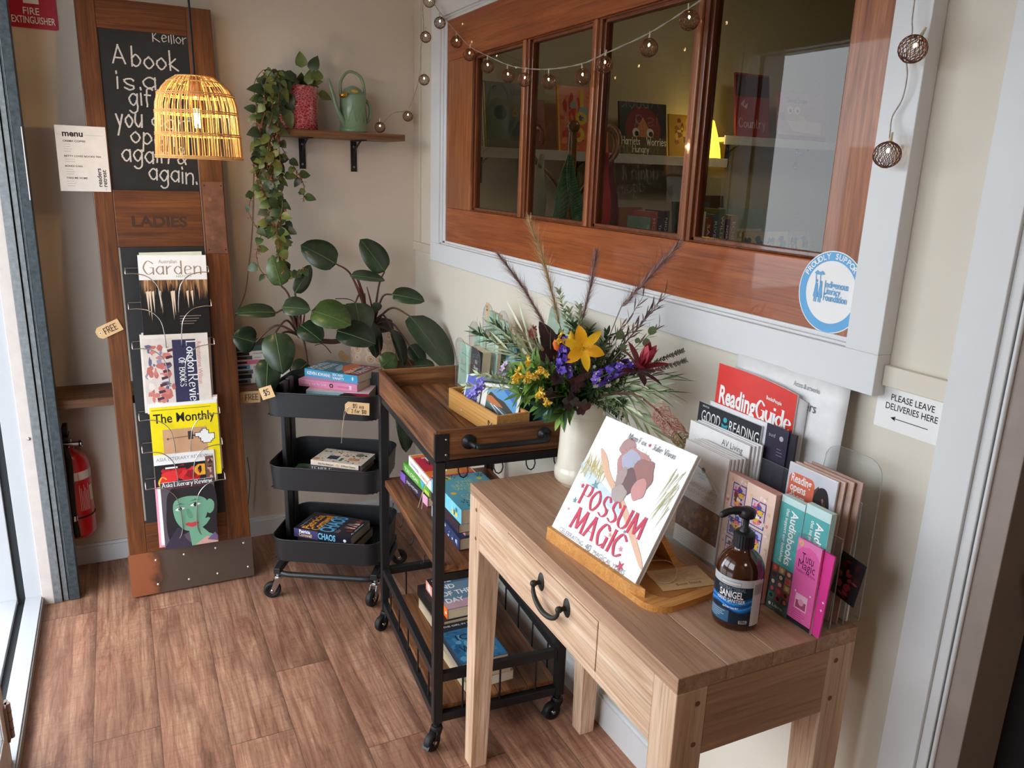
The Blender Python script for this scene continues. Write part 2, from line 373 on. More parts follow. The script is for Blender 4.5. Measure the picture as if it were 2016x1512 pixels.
def WM(o):
    M = o.matrix_basis.copy()
    if o.parent is not None: M = WM(o.parent) @ o.matrix_parent_inverse @ M
    return M
def tag(o, label, cat, group=None, kind=None):
    o['label'] = label; o['category'] = cat
    if group: o['group'] = group
    if kind: o['kind'] = kind
    return o
def struct(o): o['kind'] = 'structure'; return o
def thing(name, label, cat, M=(0, 0, 0), group=None):
    o = bpy.data.objects.new(name, None); o.empty_display_size = .05
    o.matrix_basis = M if isinstance(M, Matrix) else T(*M)
    COL.objects.link(o); tag(o, label, cat, group, 'thing')
    return o
def copy_tree(o, M=None, label=None):
    c = o.copy(); COL.objects.link(c)
    if M is not None: c.matrix_basis = M
    if label: c['label'] = label
    for ch in list(o.children):
        d = copy_tree(ch); d.parent = c; d.matrix_parent_inverse = ch.matrix_parent_inverse.copy()
    return c
EPS = .0004
def book(M, w, h, t, label, cover, front=None, spine=None, pages=None, group=None, name='paperback_book', cat='book', spinec=None, hard=0):
    """Local frame: spine along y at x=0, front cover on top at z=t."""
    o = thing(name, label, cat, M, group)
    c = MB(); k = .0012 + hard*.0015; e = hard*.004
    c.box(0, w, 0, h, 0, k, cover); c.box(0, w, 0, h, t-k, t, cover); c.box(0, k, 0, h, k, t-k, spinec or cover)
    if spinec: c.quad(0, h, 0, t, spinec, mtx((-.0002, h, 0), (0, -1, 0), (0, 0, 1)))
    if front: front(c, T(0, 0, t+EPS))
    if spine: spine(c, mtx((-EPS*1.5, h, 0), (0, -1, 0), (0, 0, 1)))
    c.build('cover', o, local=True)
    p = MB(); p.box(k, w-.001-e, .001+e, h-.001-e, k, t-k, pages or M_PAGE)
    p.build('page_block', o, local=True)
    return o
def lying(A, B, z):
    """Frame of a book lying flat, spine from A (head, left as seen) to B (tail), pages away from the viewer."""
    a = Vector((A[0], A[1], 0)); b = Vector((B[0], B[1], 0)); d = (b-a).normalized()
    M = mtx((b.x, b.y, z), (-d.y, d.x, 0), (-d.x, -d.y, 0))
    return M, (b-a).length
def sheet(name, label, cat, M, w, h, t, base, draw=None, group=None, curl=0, curlx=0, edge=None):
    """A flat or curled printed sheet or booklet; local x across, y up, front at z=t."""
    b = MB()
    if not curl and not curlx:
        b.box(0, w, 0, h, 0, t, edge or base); b.quad(0, w, 0, h, base, T(0, 0, t+EPS*.5))
        if draw: draw(b, T(0, 0, t+EPS))
    else:
        n = 10; tmp = MB(); tmp.box(0, w, 0, h, 0, t, base)
        if draw: draw(tmp, T(0, 0, t+EPS))
        grid = MB(); vs = []
        for z in (0, t):
            for j in range(n+1):
                for i in range(n+1): vs.append((w*i/n, h*j/n, z))
        N = (n+1)**2; fs = []
        for j in range(n):
            for i in range(n):
                a = j*(n+1)+i; fs += [(a, a+n+1, a+n+2, a+1), (N+a, N+a+1, N+a+n+2, N+a+n+1)]
        bd = [i for i in range(n+1)] + [j*(n+1)+n for j in range(1, n+1)] + [n*(n+1)+i for i in range(n-1, -1, -1)] + [j*(n+1) for j in range(n-1, 0, -1)]
        for q in range(len(bd)): a, c = bd[q], bd[(q+1) % len(bd)]; fs.append((a, c, N+c, N+a))
        b.add(vs, fs, base, None, True)
        k = tmp.mats.index(base)
        for f, m_ in list(zip(tmp.f, tmp.fm))[6:]:
            P = [Vector(tmp.v[i]) for i in f]; mm = tmp.mats[m_]
            if len(P) == 4 and max((P[0]-P[1]).length, (P[1]-P[2]).length) > w*.12:      # follow the curl
                vs = [(P[0].lerp(P[1], i/n)).lerp(P[3].lerp(P[2], i/n), j/n)+Vector((0, 0, .0006)) for j in range(n+1) for i in range(n+1)]
                b.add(vs, [(j*(n+1)+i, j*(n+1)+i+1, (j+1)*(n+1)+i+1, (j+1)*(n+1)+i) for j in range(n) for i in range(n)], mm)
            else: b.add([p+Vector((0, 0, .0012)) for p in P], [tuple(range(len(P)))], mm)
        b.v = [bendp(p, w, h, curl, curlx) for p in b.v]
    return tag(b.build(name, M=M), label, cat, group)
def bendp(p, w, h, curl, curlx):
    a = max(0, p[1]/h - .45)/.55; c = max(0, p[0]/w - .3)/.7
    return (p[0] - abs(curlx)*c*c*w*.25, p[1] - abs(curl)*a*a*h*.2 - abs(curlx)*c*c*a*h*.35, p[2] - curl*a*a*h*.5 - curlx*c*c*w*.5)
def marks(b, M, w, h, cols, n, seed, x0=0, y0=0, lo=.05, hi=.2, rnd=True):
    """Scattered blots of printed colour inside the rectangle."""
    r = random.Random(seed)
    for i in range(n):
        a = r.uniform(lo, hi)*w*.5; c = r.uniform(lo, hi)*w*.5
        x = x0+r.uniform(a, w-a); y = y0+r.uniform(c, max(c+1e-4, h-c))
        k = r.randint(5, 9); ph = r.uniform(0, 6)
        P = [(x+a*r.uniform(.6, 1)*math.cos(ph+6.283*i2/k), y+c*r.uniform(.6, 1)*math.sin(ph+6.283*i2/k)) for i2 in range(k)]
        b.poly(P, r.choice(cols), M, z=1e-6*i)
def lines(b, M, x, y, w, n, dy, m, th=.0009, seed=1):
    r = random.Random(seed)
    for i in range(n): b.quad(x, x+w*r.uniform(.6, 1), y-i*dy, y-i*dy+th, m, M)
# ---------------------------------------------------------------- the room
def sbox(name, boxes, m, bevel=0, kind='structure'):
    b = MB()
    for q in boxes: b.box(*q[:6], q[6] if len(q) > 6 else m)
    o = b.build(name, bevel=bevel); o['kind'] = kind; return o
def sub(parent, name, boxes, m, bevel=0):
    b = MB()
    for q in boxes: b.box(*q[:6], q[6] if len(q) > 6 else m)
    return b.build(name, parent, bevel=bevel)
b = MB(); b.add([(-.36, -2.6, 0), (4.4, -2.6, 0), (4.4, 3.4, 0), (-.36, 3.4, 0)], [(0, 1, 2, 3)], M_FLOOR); b.box(-.36, 4.4, -2.6, 3.4, -.1, -.002, M_FLOOR)
o = b.build('floor', M=Matrix.Identity(4)); struct(o)
sbox('ceiling', [(-.6, 4.5, -2.7, 3.5, 2.7, 2.8)], M_CEIL)
sbox('wall_back', [(-.36, 1.14, 3.212, 3.32, 0, 2.7)], M_WALLB)
sbox('wall_right', [(1.14, 1.24, .64, 3.212, 0, 1.25), (1.14, 1.24, .64, 3.212, 2.07, 2.7), (1.14, 1.24, .64, .93, 1.25, 2.07), (1.14, 1.24, 2.86, 3.212, 1.25, 2.07),
    (1.14, 1.24, -.3, .64, 2.1, 2.7), (1.14, 1.24, -2.6, -.3, 0, 2.7)], M_WALL)
sbox('wall_left', [(-.46, -.36, 2.99, 3.32, 0, 2.7), (-.46, -.36, .5, 2.99, 2.14, 2.7), (-.46, -.36, -2.6, .5, 0, 2.7)], M_WALLB)  # unseen near stretch closed off to cut light from behind
sbox('wall_front', [(-.46, 4.4, -2.7, -2.6, 0, 2.7)], M_WALLB)
sbox('wall_far', [(1.24, 4.4, 3.3, 3.4, 0, 2.7)], mat((196, 186, 160), .8, noise=.02, scale=3))
sbox('wall_side', [(4.4, 4.5, -2.6, 3.4, 0, 2.7)], mat((170, 158, 138), .8, noise=.02, scale=3))
def skirting(name, pts, h=.08):
    b = MB()
    (x0, y0), (x1, y1) = pts; d = Vector((x1-x0, y1-y0, 0)); L = d.length
    M = mtx((x0, y0, 0), d, (0, 0, 1))
    b.prism([(0, 0), (0, h)][:0] or [(0, 0), (L, 0), (L, h-.012), (0, h-.012)], 0, .014, M_TRIM, M)
    b.prism([(0, h-.012), (L, h-.012), (L, h), (0, h)], 0, .008, M_TRIM, M)
    return struct(b.build(name, bevel=.002))
skirting('baseboard_back', ((-.36, 3.212), (1.14, 3.212)))
skirting('baseboard_right', ((1.14, 3.212), (1.14, .736)), .1)
b = MB(); b.box(1.127, 1.14, .736, .855, 1.208, 1.243, M_WALL); struct(b.build('trim_1', bevel=.002))
b = MB(); b.box(1.127, 1.14, 2.955, 3.212, 1.205, 1.24, M_WALLB); b.box(1.13, 1.14, 3.145, 3.212, 1.24, 2.7, M_WALLB); struct(b.build('trim_2', bevel=.002))
# casing of the doorway on the right with its bead, lining and dark door
b = MB(); b.box(1.118, 1.14, .672, .736, 0, 2.19, M_TRIM); b.box(1.124, 1.14, .655, .672, 0, 2.12, M_TRIM); b.box(1.118, 1.14, -.4, .672, 2.11, 2.19, M_TRIM)
b.tube([(1.128, .649, 0), (1.128, .649, 2.1)], .004, M_TRIM, 8)
b.box(1.13, 1.235, .61, .65, 0, 2.1, mat((150, 136, 128), .5, name='taupe_gloss_paint')); struct(b.build('trim_3', bevel=.0015))
d = MB(); d.box(1.235, 1.275, -.3, .64, .005, 2.1, mat((9, 9, 10), .6, name='black_painted_door')); d = struct(d.build('door_2', bevel=.002))
b = MB(); b.box(1.2, 1.236, .592, .611, .955, 1.02, M_BLK); b.tube([(1.226, .575, .99), (1.18, .575, .99), (1.18, .49, .99)], .009, M_BLK); b.build('door_handle', d)
# ---- timber door laid on its side as a window, in a white frame
Y0, Y1, Z0, Z1 = .855, 2.952, 1.19, 2.135
w = MB(); fx = 1.108
for (ya, yb, za, zb) in ((Y0, Y1, Z0, Z0+.07), (Y0, Y1, Z1-.07, Z1), (Y0, Y0+.068, Z0+.07, Z1-.07), (Y1-.088, Y1, Z0+.07, Z1-.07)):
    w.box(fx, 1.14, ya, yb, za, zb, M_TRIM)
iy0, iy1, iz0, iz1 = Y0+.068, Y1-.088, Z0+.07, Z1-.07
for k, (dx, wd) in enumerate(((.008, .012), (.016, .028))):
    for (ya, yb, za, zb) in ((iy0, iy1, iz0, iz0+wd*.5), (iy0, iy1, iz1-wd*.5, iz1), (iy0, iy0+wd*.3, iz0, iz1), (iy1-wd, iy1, iz0, iz1)): w.box(fx+dx, 1.145, ya, yb, za, zb, M_TRIM)
win = struct(w.build('window_1', bevel=.0015))
ox = 1.128; gy = [(2.248, 2.612), (1.853, 2.204), (1.440, 1.812), (1.020, 1.400)]; gz0, gz1 = 1.398, 1.915
sub(win, 'bottom_rail', [(ox, ox+.04, .9, 2.85, 1.255, gz0)], M_CEDAR, .003)
sub(win, 'top_rail', [(ox, ox+.04, .9, 2.85, gz1, 2.06)], M_CEDAR, .003)
sub(win, 'left_stile', [(ox, ox+.04, 2.612, 2.85, gz0, gz1)], M_CEDARV, .003)
sub(win, 'right_stile', [(ox-.0008, ox+.04, .9, 1.020, 1.255, 2.06)], M_CEDARV, .003)
for k in range(3):
    ya, yb = gy[k+1][1], gy[k][0]
    b = MB(); b.box(ox, ox+.04, ya+.012, yb-.012, gz0, gz1, M_CEDARV)
    b.build('mullion', win, bevel=.004)
for k, (ya, yb) in enumerate(gy):
    b = MB(); g = [(ox+.006, .014), (ox+.014, .022)]
    for (xx, wd) in g:
        b.box(xx, ox+.036, ya-.012, ya-.012+wd, gz0, gz1, M_CEDARD); b.box(xx, ox+.036, yb+.012-wd, yb+.012, gz0, gz1, M_CEDARD)
        b.box(xx, ox+.036, ya, yb, gz0, gz0+wd-.01, M_CEDARD); b.box(xx, ox+.036, ya, yb, gz1-wd+.01, gz1, M_CEDARD)
    b.build('pane_moulding', win, bevel=.003)
    p = MB(); p.box(ox+.022, ox+.025, ya, yb, gz0, gz1, M_PANE); p.build('pane', win)
# ---- glazed white aluminium entrance on the left
ALU = mat((178, 180, 184), .4, noise=.02, scale=8, name='white_aluminium'); GAP = mat((30, 33, 36), .6, name='black_track'); TAU = mat((196, 186, 180), .5, name='offwhite_jamb_paint')
fr = MB()
for x0, x1, mm, lift in ((-.40, -.35, ALU, .035), (-.425, -.40, GAP, .02), (-.475, -.425, ALU, .035), (-.56, -.475, ALU, .02)):
    fr.box(x0, x1, .5, 2.935, 0 if x0 > -.41 else -.05, lift, mm); fr.box(x0, x1, 2.935 if lift > .03 else 2.95, 2.99, 0, 2.14, mm); fr.box(x0, x1, .5, 2.935, 2.14-lift-.02, 2.14, mm)
fr.box(-.35, -.345, .5, 2.93, .0, .031, mat((150, 148, 146), .5))
door = struct(fr.build('door_1', bevel=.0015))
sub(door, 'jamb', [(-.35, -.313, 2.925, 2.99, 0, 2.7)], TAU, .002)
for zz in (.62, 1.5, 2.1):
    b = MB(); b.lathe([(.0001, 0), (.006, 0), (.006, .002), (.0001, .003)], M_CHR, 12, mtx((-.325, 2.925, zz), (1, 0, 0), (0, 0, 1))); b.build('screw', door)
for (ya, yb) in ((1.30, 2.06), (.52, 1.28)):
    lf = MB()
    for q in ((ya, ya+.06, .03, 2.1), (yb-.06, yb, .03, 2.1), (ya+.06, yb-.06, .03, .14), (ya+.06, yb-.06, 2.03, 2.1)):
        lf.box(-.405, -.362, *q[:2], *q[2:], ALU)
        lf.box(-.362, -.3585, q[0]+.001, q[1]-.001, q[2]+.001, q[3]-.001, TAU)
    lf = lf.build('door_leaf', door, bevel=.002)
    p = MB(); p.box(-.388, -.382, ya+.055, yb-.055, .135, 2.04, clear('entrance_glass_%d' % (ya*100), (1, 1, 1), .95)); p.build('pane', lf)
b = MB(); b.tube([(-.352, 2.062, .10), (-.352, 2.062, .2)], .007, mat((150, 130, 118), .4, .6), 10)
for z_ in (.125, .15, .175): b.tube([(-.352, 2.062, z_), (-.352, 2.062, z_+.001)], .0078, M_BLK, 10)
b.box(-.36, -.353, 2.04, 2.08, .1, .2, mat((150, 130, 118), .4, .6)); b.build('hinge', door)
# galvanised post
b = MB()
b.box(-.313, -.2885, 2.922, 2.99, .002, 2.7, M_STEEL); b.box(-.2885, -.2845, 2.94, 2.99, .002, 2.7, M_BLK); b.box(-.2845, -.2695, 2.928, 2.99, .002, 2.7, M_STEEL)
b.box(-.2695, -.2665, 2.94, 2.99, .002, 2.7, M_BLK); b.box(-.2665, -.234, 2.924, 2.99, .002, 2.7, M_STEELD)
b.box(-.262, -.2605, 2.9225, 2.925, .1, 2.7, M_STEEL); b.box(-.237, -.234, 2.921, 2.925, 1.4, 1.62, mat((225, 222, 216), .6))
o = struct(b.build('trim_4', bevel=.0015))
# outside
b = MB(); b.box(-9, -.56, -9, 9, -.12, -.03, mat((150, 150, 150), .9, noise=.1, scale=8, name='outdoor_paving')); struct(b.build('ground'))
b = MB(); b.box(-1.7, -.47, -1.5, 5.5, 2.42, 2.5, mat((196, 194, 190), .7, name='sky_shade_lining')); struct(b.build('sky_shade_roof'))  # unseen roof added to keep high sky light off sill and walls
b = MB(); b.box(-8.3, -8, -8, 9, -.12, 2.1, mat((58, 60, 62), .9, noise=.25, scale=1.2, name='reflection_dimmer')); struct(b.build('wall_reflection_dimmer'))  # unseen dark wall added to dim the reflection in the panes
# ---------------------------------------------------------------- old door leaning on the back wall
MD = mtx((-.062, 2.846, .006), (1, 0, 0), (0, .129, .992))
D = thing('salvaged_door', 'narrow old varnished timber door leaning on the wall, with a chalkboard panel', 'door', MD)
M_BOARD = mat((38, 36, 35), .8, noise=.25, scale=9, name='dusty_chalkboard')
M_CHALK = mat((206, 196, 186), .9, noise=.45, scale=420, name='chalk')
M_BLKP = mat((33, 33, 35), .55, noise=.1, scale=12, name='black_painted_panel')
b = MB(); b.box(0, .06, 0, 2.055, -.04, 0, M_OLDW); b.box(.336, .418, 0, 2.055, -.04, 0, M_OLDW); b.build('stile', D, local=True, bevel=.003)
for v0, v1 in ((1.96, 2.055), (0, .268)): b = MB(); b.box(.06, .336, v0, v1, -.04, -.0005, M_OLDWH); b.build('rail', D, local=True, bevel=.0015)
b = MB(); b.box(.06, .336, 1.248, 1.44, -.04, -.0005, M_OLDWH)
b.text('LADIES', .038, mat((62, 34, 16), .6), T(0, 0, .0004), .198, 1.318, 'c', width=.176, bold=.035)
b.build('rail', D, local=True, bevel=.0015)
c = MB(); c.box(.058, .338, 1.438, 1.962, -.03, -.006, M_BOARD)
MCH = T(0, 0, -.0052); R = random.Random(5)
for tx, u, v, sz, wd in (('Keillor', .226, 1.932, .034, .105), ('A', .098, 1.852, .058, .036), ('book', .155, 1.846, .062, .142), ('is', .104, 1.772, .06, .05), ('a', .186, 1.776, .062, .034), ('gift', .137, 1.72, .062, .1),
        ('you', .09, 1.648, .066, .078), ('can', .2, 1.65, .056, .11), ('open', .132, 1.598, .06, .132), ('again', .1, 1.54, .062, .142), ('&', .272, 1.532, .056, .03), ('again.', .178, 1.474, .06, .15)):
    rot_ = random.Random(int(v*999)).uniform(-5, 2)
    for q in range(2): c.pen(tx, sz, M_CHALK, MCH @ T(u+q*.0009, v+q*.0008, 0) @ RZ(rot_), 0, 0, w=.07 if sz > .04 else .055, width=wd, jit=.07, rnd=random.Random(len(tx)+int(u*99)), z=q*2e-5)
c.build('chalkboard', D, local=True)
b = MB(); b.box(.066, .337, .266, 1.25, -.03, -.003, M_BLKP); b.build('lower_panel', D, local=True)
b = MB(); b.box(.345, .414, 1.222, 1.474, 0, .003, mat((116, 76, 56), .45, .1, noise=.3, scale=25, name='tarnished_plate'))
for (u, v) in ((.366, 1.412), (.366, 1.278)): b.disc(u, v, .007, mat((140, 100, 74), .4, .5), T(0, 0, .0035), n=6)
for (u, v) in ((.351, 1.46), (.407, 1.46), (.351, 1.236), (.407, 1.236)): b.disc(u, v, .0025, M_INK, T(0, 0, .0035), n=8)
b.build('push_plate', D, local=True, bevel=.001)
t = NT('worn_copper_plate'); f = t.noise(t.coords((1, 1, 1)), 14, 5, .6)
sx = t.new('ShaderNodeSeparateXYZ'); tc = t.new('ShaderNodeTexCoord'); t.ln(tc.outputs['Object'], sx.inputs[0])
edge = t.math('ADD', t.math('MULTIPLY', f, .12), sx.outputs[0])
col = t.ramp(edge, [(.12, lin((156, 92, 60))), (.155, lin((84, 60, 46))), (.175, lin((92, 78, 68)))]); t.ln(col, t.b.inputs['Base Color']); t.set(Metallic=.35, Roughness=.42)
b = MB(); b.box(-.004, .42, 0.002, .16, 0, .002, t.m); b.build('kick_plate', D, local=True)
for (u, v) in ((.085, .127), (.18, .131), (.29, .135), (.39, .137), (.085, .035), (.19, .033), (.29, .035), (.4, .04)):
    b = MB(); b.lathe([(.0045, 0), (.004, .0015), (.0001, .002)], mat((214, 206, 196), .35, .6), 12, T(u, v, .002)); b.build('screw', D, local=True)
# ---- wire magazine rack
RK = thing('wire_magazine_rack', 'chrome wire magazine rack with looped pockets on the leaning door', 'magazine rack', MD)
def rack_pocket(v, uL=.074, uR=.336, last=False):
    b = MB(); r = .0018; z0, z1 = .004, .08
    b.tube([(uL, v+.012, z0), (uL, v+.012, z1), (uL, v-.008, z1)], r, M_WIRE, 6); b.tube([(uR, v+.012, z0), (uR, v+.012, z1), (uR, v-.008, z1)], r, M_WIRE, 6)
    b.tube([(uL, v+.012, z0), (uR, v+.012, z0)], r, M_WIRE, 6)
    for s, u0 in ((1, uL), (-1, uR)):
        pts = [(u0, v-.008, z1), (u0+s*.03, v-.008, z1), (u0+s*.065, v-.018, z1), (u0+s*.094, v-.05, z1), (u0+s*.104, v-.1, z1-.004)]
        if last: pts += [(u0+s*.107, v-.15, z1-.008), (u0+s*.102, v-.19, z1-.012), (u0+s*.08, v-.222, z1-.02), (u0+s*.045, v-.236, z1-.03), (u0+s*.04, v-.236, .004)]
        else: pts += [(u0+s*.106, v-.14, z1-.02), (u0+s*.106, v-.17, .004)]
        b.tube(smooth_pts(pts, 5), r, M_WIRE, 6)
    b.build('pocket', RK, local=True)
for i, v in enumerate((1.165, 1.047, .912, .664, .55, .42)): rack_pocket(v, last=i == 5)
b = MB()
for u in (.12, .29): b.tube([(u, .26, .003), (u, 1.18, .003)], .0013, M_WIRE, 6)
b.build('upright_wire', RK, local=True)
# ---- magazines
def on_door(u, v, z, rot=0, tilt=0): return MD @ T(u, v, z) @ RZ(rot) @ RX(tilt)
def d_garden(b, M):
    b.quad(0, .218, 0, .205, mat((20, 17, 16), .4), M)
    b.text('Australian', .0135, mat((150, 130, 115)), M, .064, .262, width=.058, z=1e-5)
    b.pen('Garden', .046, mat((150, 128, 112)), M, .016, .224, w=.1, h=.035, width=.182, z=1e-5); b.text('HISTORY', .008, mat((150, 128, 112)), M, .118, .213, width=.05, z=1e-5)
    r = random.Random(2); th = [mat((150, 104, 62)), mat((112, 74, 44)), mat((182, 142, 98)), mat((84, 56, 36))]
    for i in range(170):
        u = r.uniform(.002, .212); L = r.uniform(.015, .06)*(1.25 if u < .06 or u > .13 else .8); b.poly([(u, .205-r.uniform(0, .004)), (u+.006, .205), (u+.003, .205-L)], r.choice(th), M, z=2e-5+i*1e-6)
    for u, L in ((.03, .1), (.022, .085), (.04, .075), (.062, .06), (.1, .1), (.106, .085), (.15, .06), (.165, .055)): b.poly([(u-.004, .165), (u+.004, .168), (u+.002, .165-L)], mat((232, 206, 180)), M, z=4e-4)
    for i in range(4): b.quad(.12, .12+.07-i*.008, .078-i*.009, .0795-i*.009, mat((170, 150, 140)), M, 3e-4)
sheet('magazine', 'history magazine with thatched roof cover in the top pocket of the wire rack', 'magazine', on_door(.112, .93, .036, -.8), .218, .29, .004, M_PAPER, d_garden, 'magazines in the wire rack')
sheet('magazine', 'pale green magazine showing just above the history magazine in the wire rack', 'magazine', on_door(.125, .932, .030, .6), .2, .296, .004, mat((214, 220, 196)), None, 'magazines in the wire rack')
def d_lrb(b, M):
    NV = mat((46, 46, 80)); b.quad(.0, .118, 0, .262, mat((218, 206, 198)), M)
    b.quad(.094, .17, .004, .255, NV, M, 1e-5); r = random.Random(8)
    marks(b, M @ T(0, 0, 2e-5), .1, .25, [mat((190, 108, 100)), mat((206, 128, 116)), mat((150, 140, 170)), mat((96, 98, 132)), mat((232, 224, 214))], 46, 4, lo=.1, hi=.42)
    for k in range(9): b.poly([(.03+k*.006, .02+k*.024), (.052+k*.006, .026+k*.024), (.048+k*.006, .034+k*.024), (.028+k*.006, .03+k*.024)], mat((86, 44, 62)), M, z=1.2e-4)
    Q = M @ T(.139, .25, 1.5e-4) @ RZ(-90)
    b.pen('London', .031, M_WHITE, Q, .003, .001, w=.13, h=.05, serif=.07, width=.106); b.pen('Review', .031, M_WHITE, Q, .122, .001, w=.13, h=.05, serif=.07, width=.118)
    b.pen('OF BOOKS', .02, M_WHITE, M @ T(.112, .25, 1.5e-4) @ RZ(-90), .06, 0, w=.14, h=.05, serif=.07, width=.1)
    b.text('Reputations Wilson', .015, mat((212, 120, 110)), M @ T(.174, .245, 1.5e-4) @ RZ(-90), .0, 0, width=.15)
sheet('magazine', 'folded book review paper with navy side banner in the wire rack', 'magazine', on_door(.103, .672, .044, -.6), .212, .275, .006, mat((226, 216, 206)), d_lrb, 'magazines in the wire rack')
for k, (du, dv, c_) in enumerate(((.0, .008, (198, 206, 214)), (-.008, .002, (226, 214, 200)), (.008, .01, (206, 190, 190)))):
    sheet('magazine', ('grey blue folded paper directly behind the navy banner paper in the rack', 'cream folded paper poking out left behind the navy banner paper', 'pinkish folded paper at the back behind the navy banner paper')[k], 'magazine', on_door(.103+du, .672+dv, .036-k*.007, -.6-k*.4), .212, .275, .004, mat(c_), None, 'magazines in the wire rack')
def d_month(b, M):
    b.quad(0, .222, 0, .262, mat((246, 224, 22), .4), M)
    b.text('The Monthly', .036, M_INK, M, .01, .205, width=.202, bold=.014, z=2e-5); b.quad(.006, .2, .25, .252, mat((120, 110, 20)), M, 1e-5)
    b.quad(.036, .182, .075, .18, mat((206, 160, 122)), M, 2e-5); b.quad(.06, .17, .15, .151, mat((140, 96, 60)), M, 3e-5)
    b.disc(.052, .146, .004, mat((120, 80, 50)), M, 4e-5); b.quad(.118, .135, .138, .168, mat((70, 50, 44)), M, 4e-5); b.tube([(.05, .146, 0), (.12, .15, .001)], .0008, M_STEEL, 5, M)
    px = ['....##....', '...####...', '#######...', '##########', '..########', '...#######', '...######.', '....####..']
    for (g, mm, z) in ((.0022, M_INK, 5e-5), (0, M_WHITE, 7e-5)):
        for j, row in enumerate(px):
            for i, ch in enumerate(row):
                if ch == '#': b.quad(.142+i*.0063-g, .142+i*.0063+.0063+g, .165-j*.0063-g, .165-j*.0063+.0063+g, mm, M, z)
        z += 1e-5
    b.quad(.122, .143, .149, .153, M_INK, M, 8e-5)
sheet('magazine', 'bright yellow magazine with a pixel hand on the cover in the wire rack', 'magazine', on_door(.106, .432, .05, -.5), .222, .274, .005, M_PAPER, d_month, 'magazines in the wire rack')
for k in range(2): sheet('magazine', ('white edged magazine directly behind the yellow one in the wire rack', 'magazine with pink edge furthest back behind the yellow one in the rack')[k], 'magazine', on_door(.11+.004*k, .44+.004*k, .043-k*.006, -.3+k*.5), .222, .274, .005, M_PAPER if k == 0 else mat((232, 206, 206)), None, 'magazines in the wire rack')
def d_alr2(b, M):
    b.text('ASIA LITERARY REVIEW', .013, mat((140, 140, 146)), M, .008, .092, width=.17, z=1e-5); b.quad(0, .168, 0, .078, mat((24, 18, 20)), M)
    marks(b, M, .15, .08, [mat((196, 24, 34)), mat((150, 18, 30)), mat((228, 48, 50))], 26, 9, .01, 0, .2, .42)
    b.pen('a', .06, mat((240, 176, 50)), M, .136, .03, w=.2, h=.07, z=3e-4); b.pen('G', .04, mat((240, 176, 50)), M, .012, -.006, w=.16, h=.06, z=3e-4); b.quad(.03, .12, .06, .07, M_INK, M, 1e-4); b.quad(.035, .075, .0625, .0685, M_WHITE, M, 2e-4)
    b.quad(.168, .196, -.005, .094, mat((110, 78, 66)), M); marks(b, M, .028, .09, [mat((60, 40, 36)), mat((170, 124, 104)), mat((206, 160, 140))], 10, 3, .168, 0, .3, .8); b.text('new', .014, mat((150, 150, 156)), M, .172, .094, z=1e-5)
sheet('magazine', 'literary review with red and black cover half hidden in the wire rack', 'magazine', on_door(.106, .41, .056, -.6), .2, .115, .005, M_PAPER, d_alr2, 'magazines in the wire rack')
for k in range(2): sheet('magazine', ('white magazine right behind the red and black literary review in the rack', 'white magazine standing tallest behind the red and black literary review')[k], 'magazine', on_door(.112+.006*k, .41, .049-k*.006, -.8), .195, .118+.008*k, .004, M_PAPER, None, 'magazines in the wire rack')
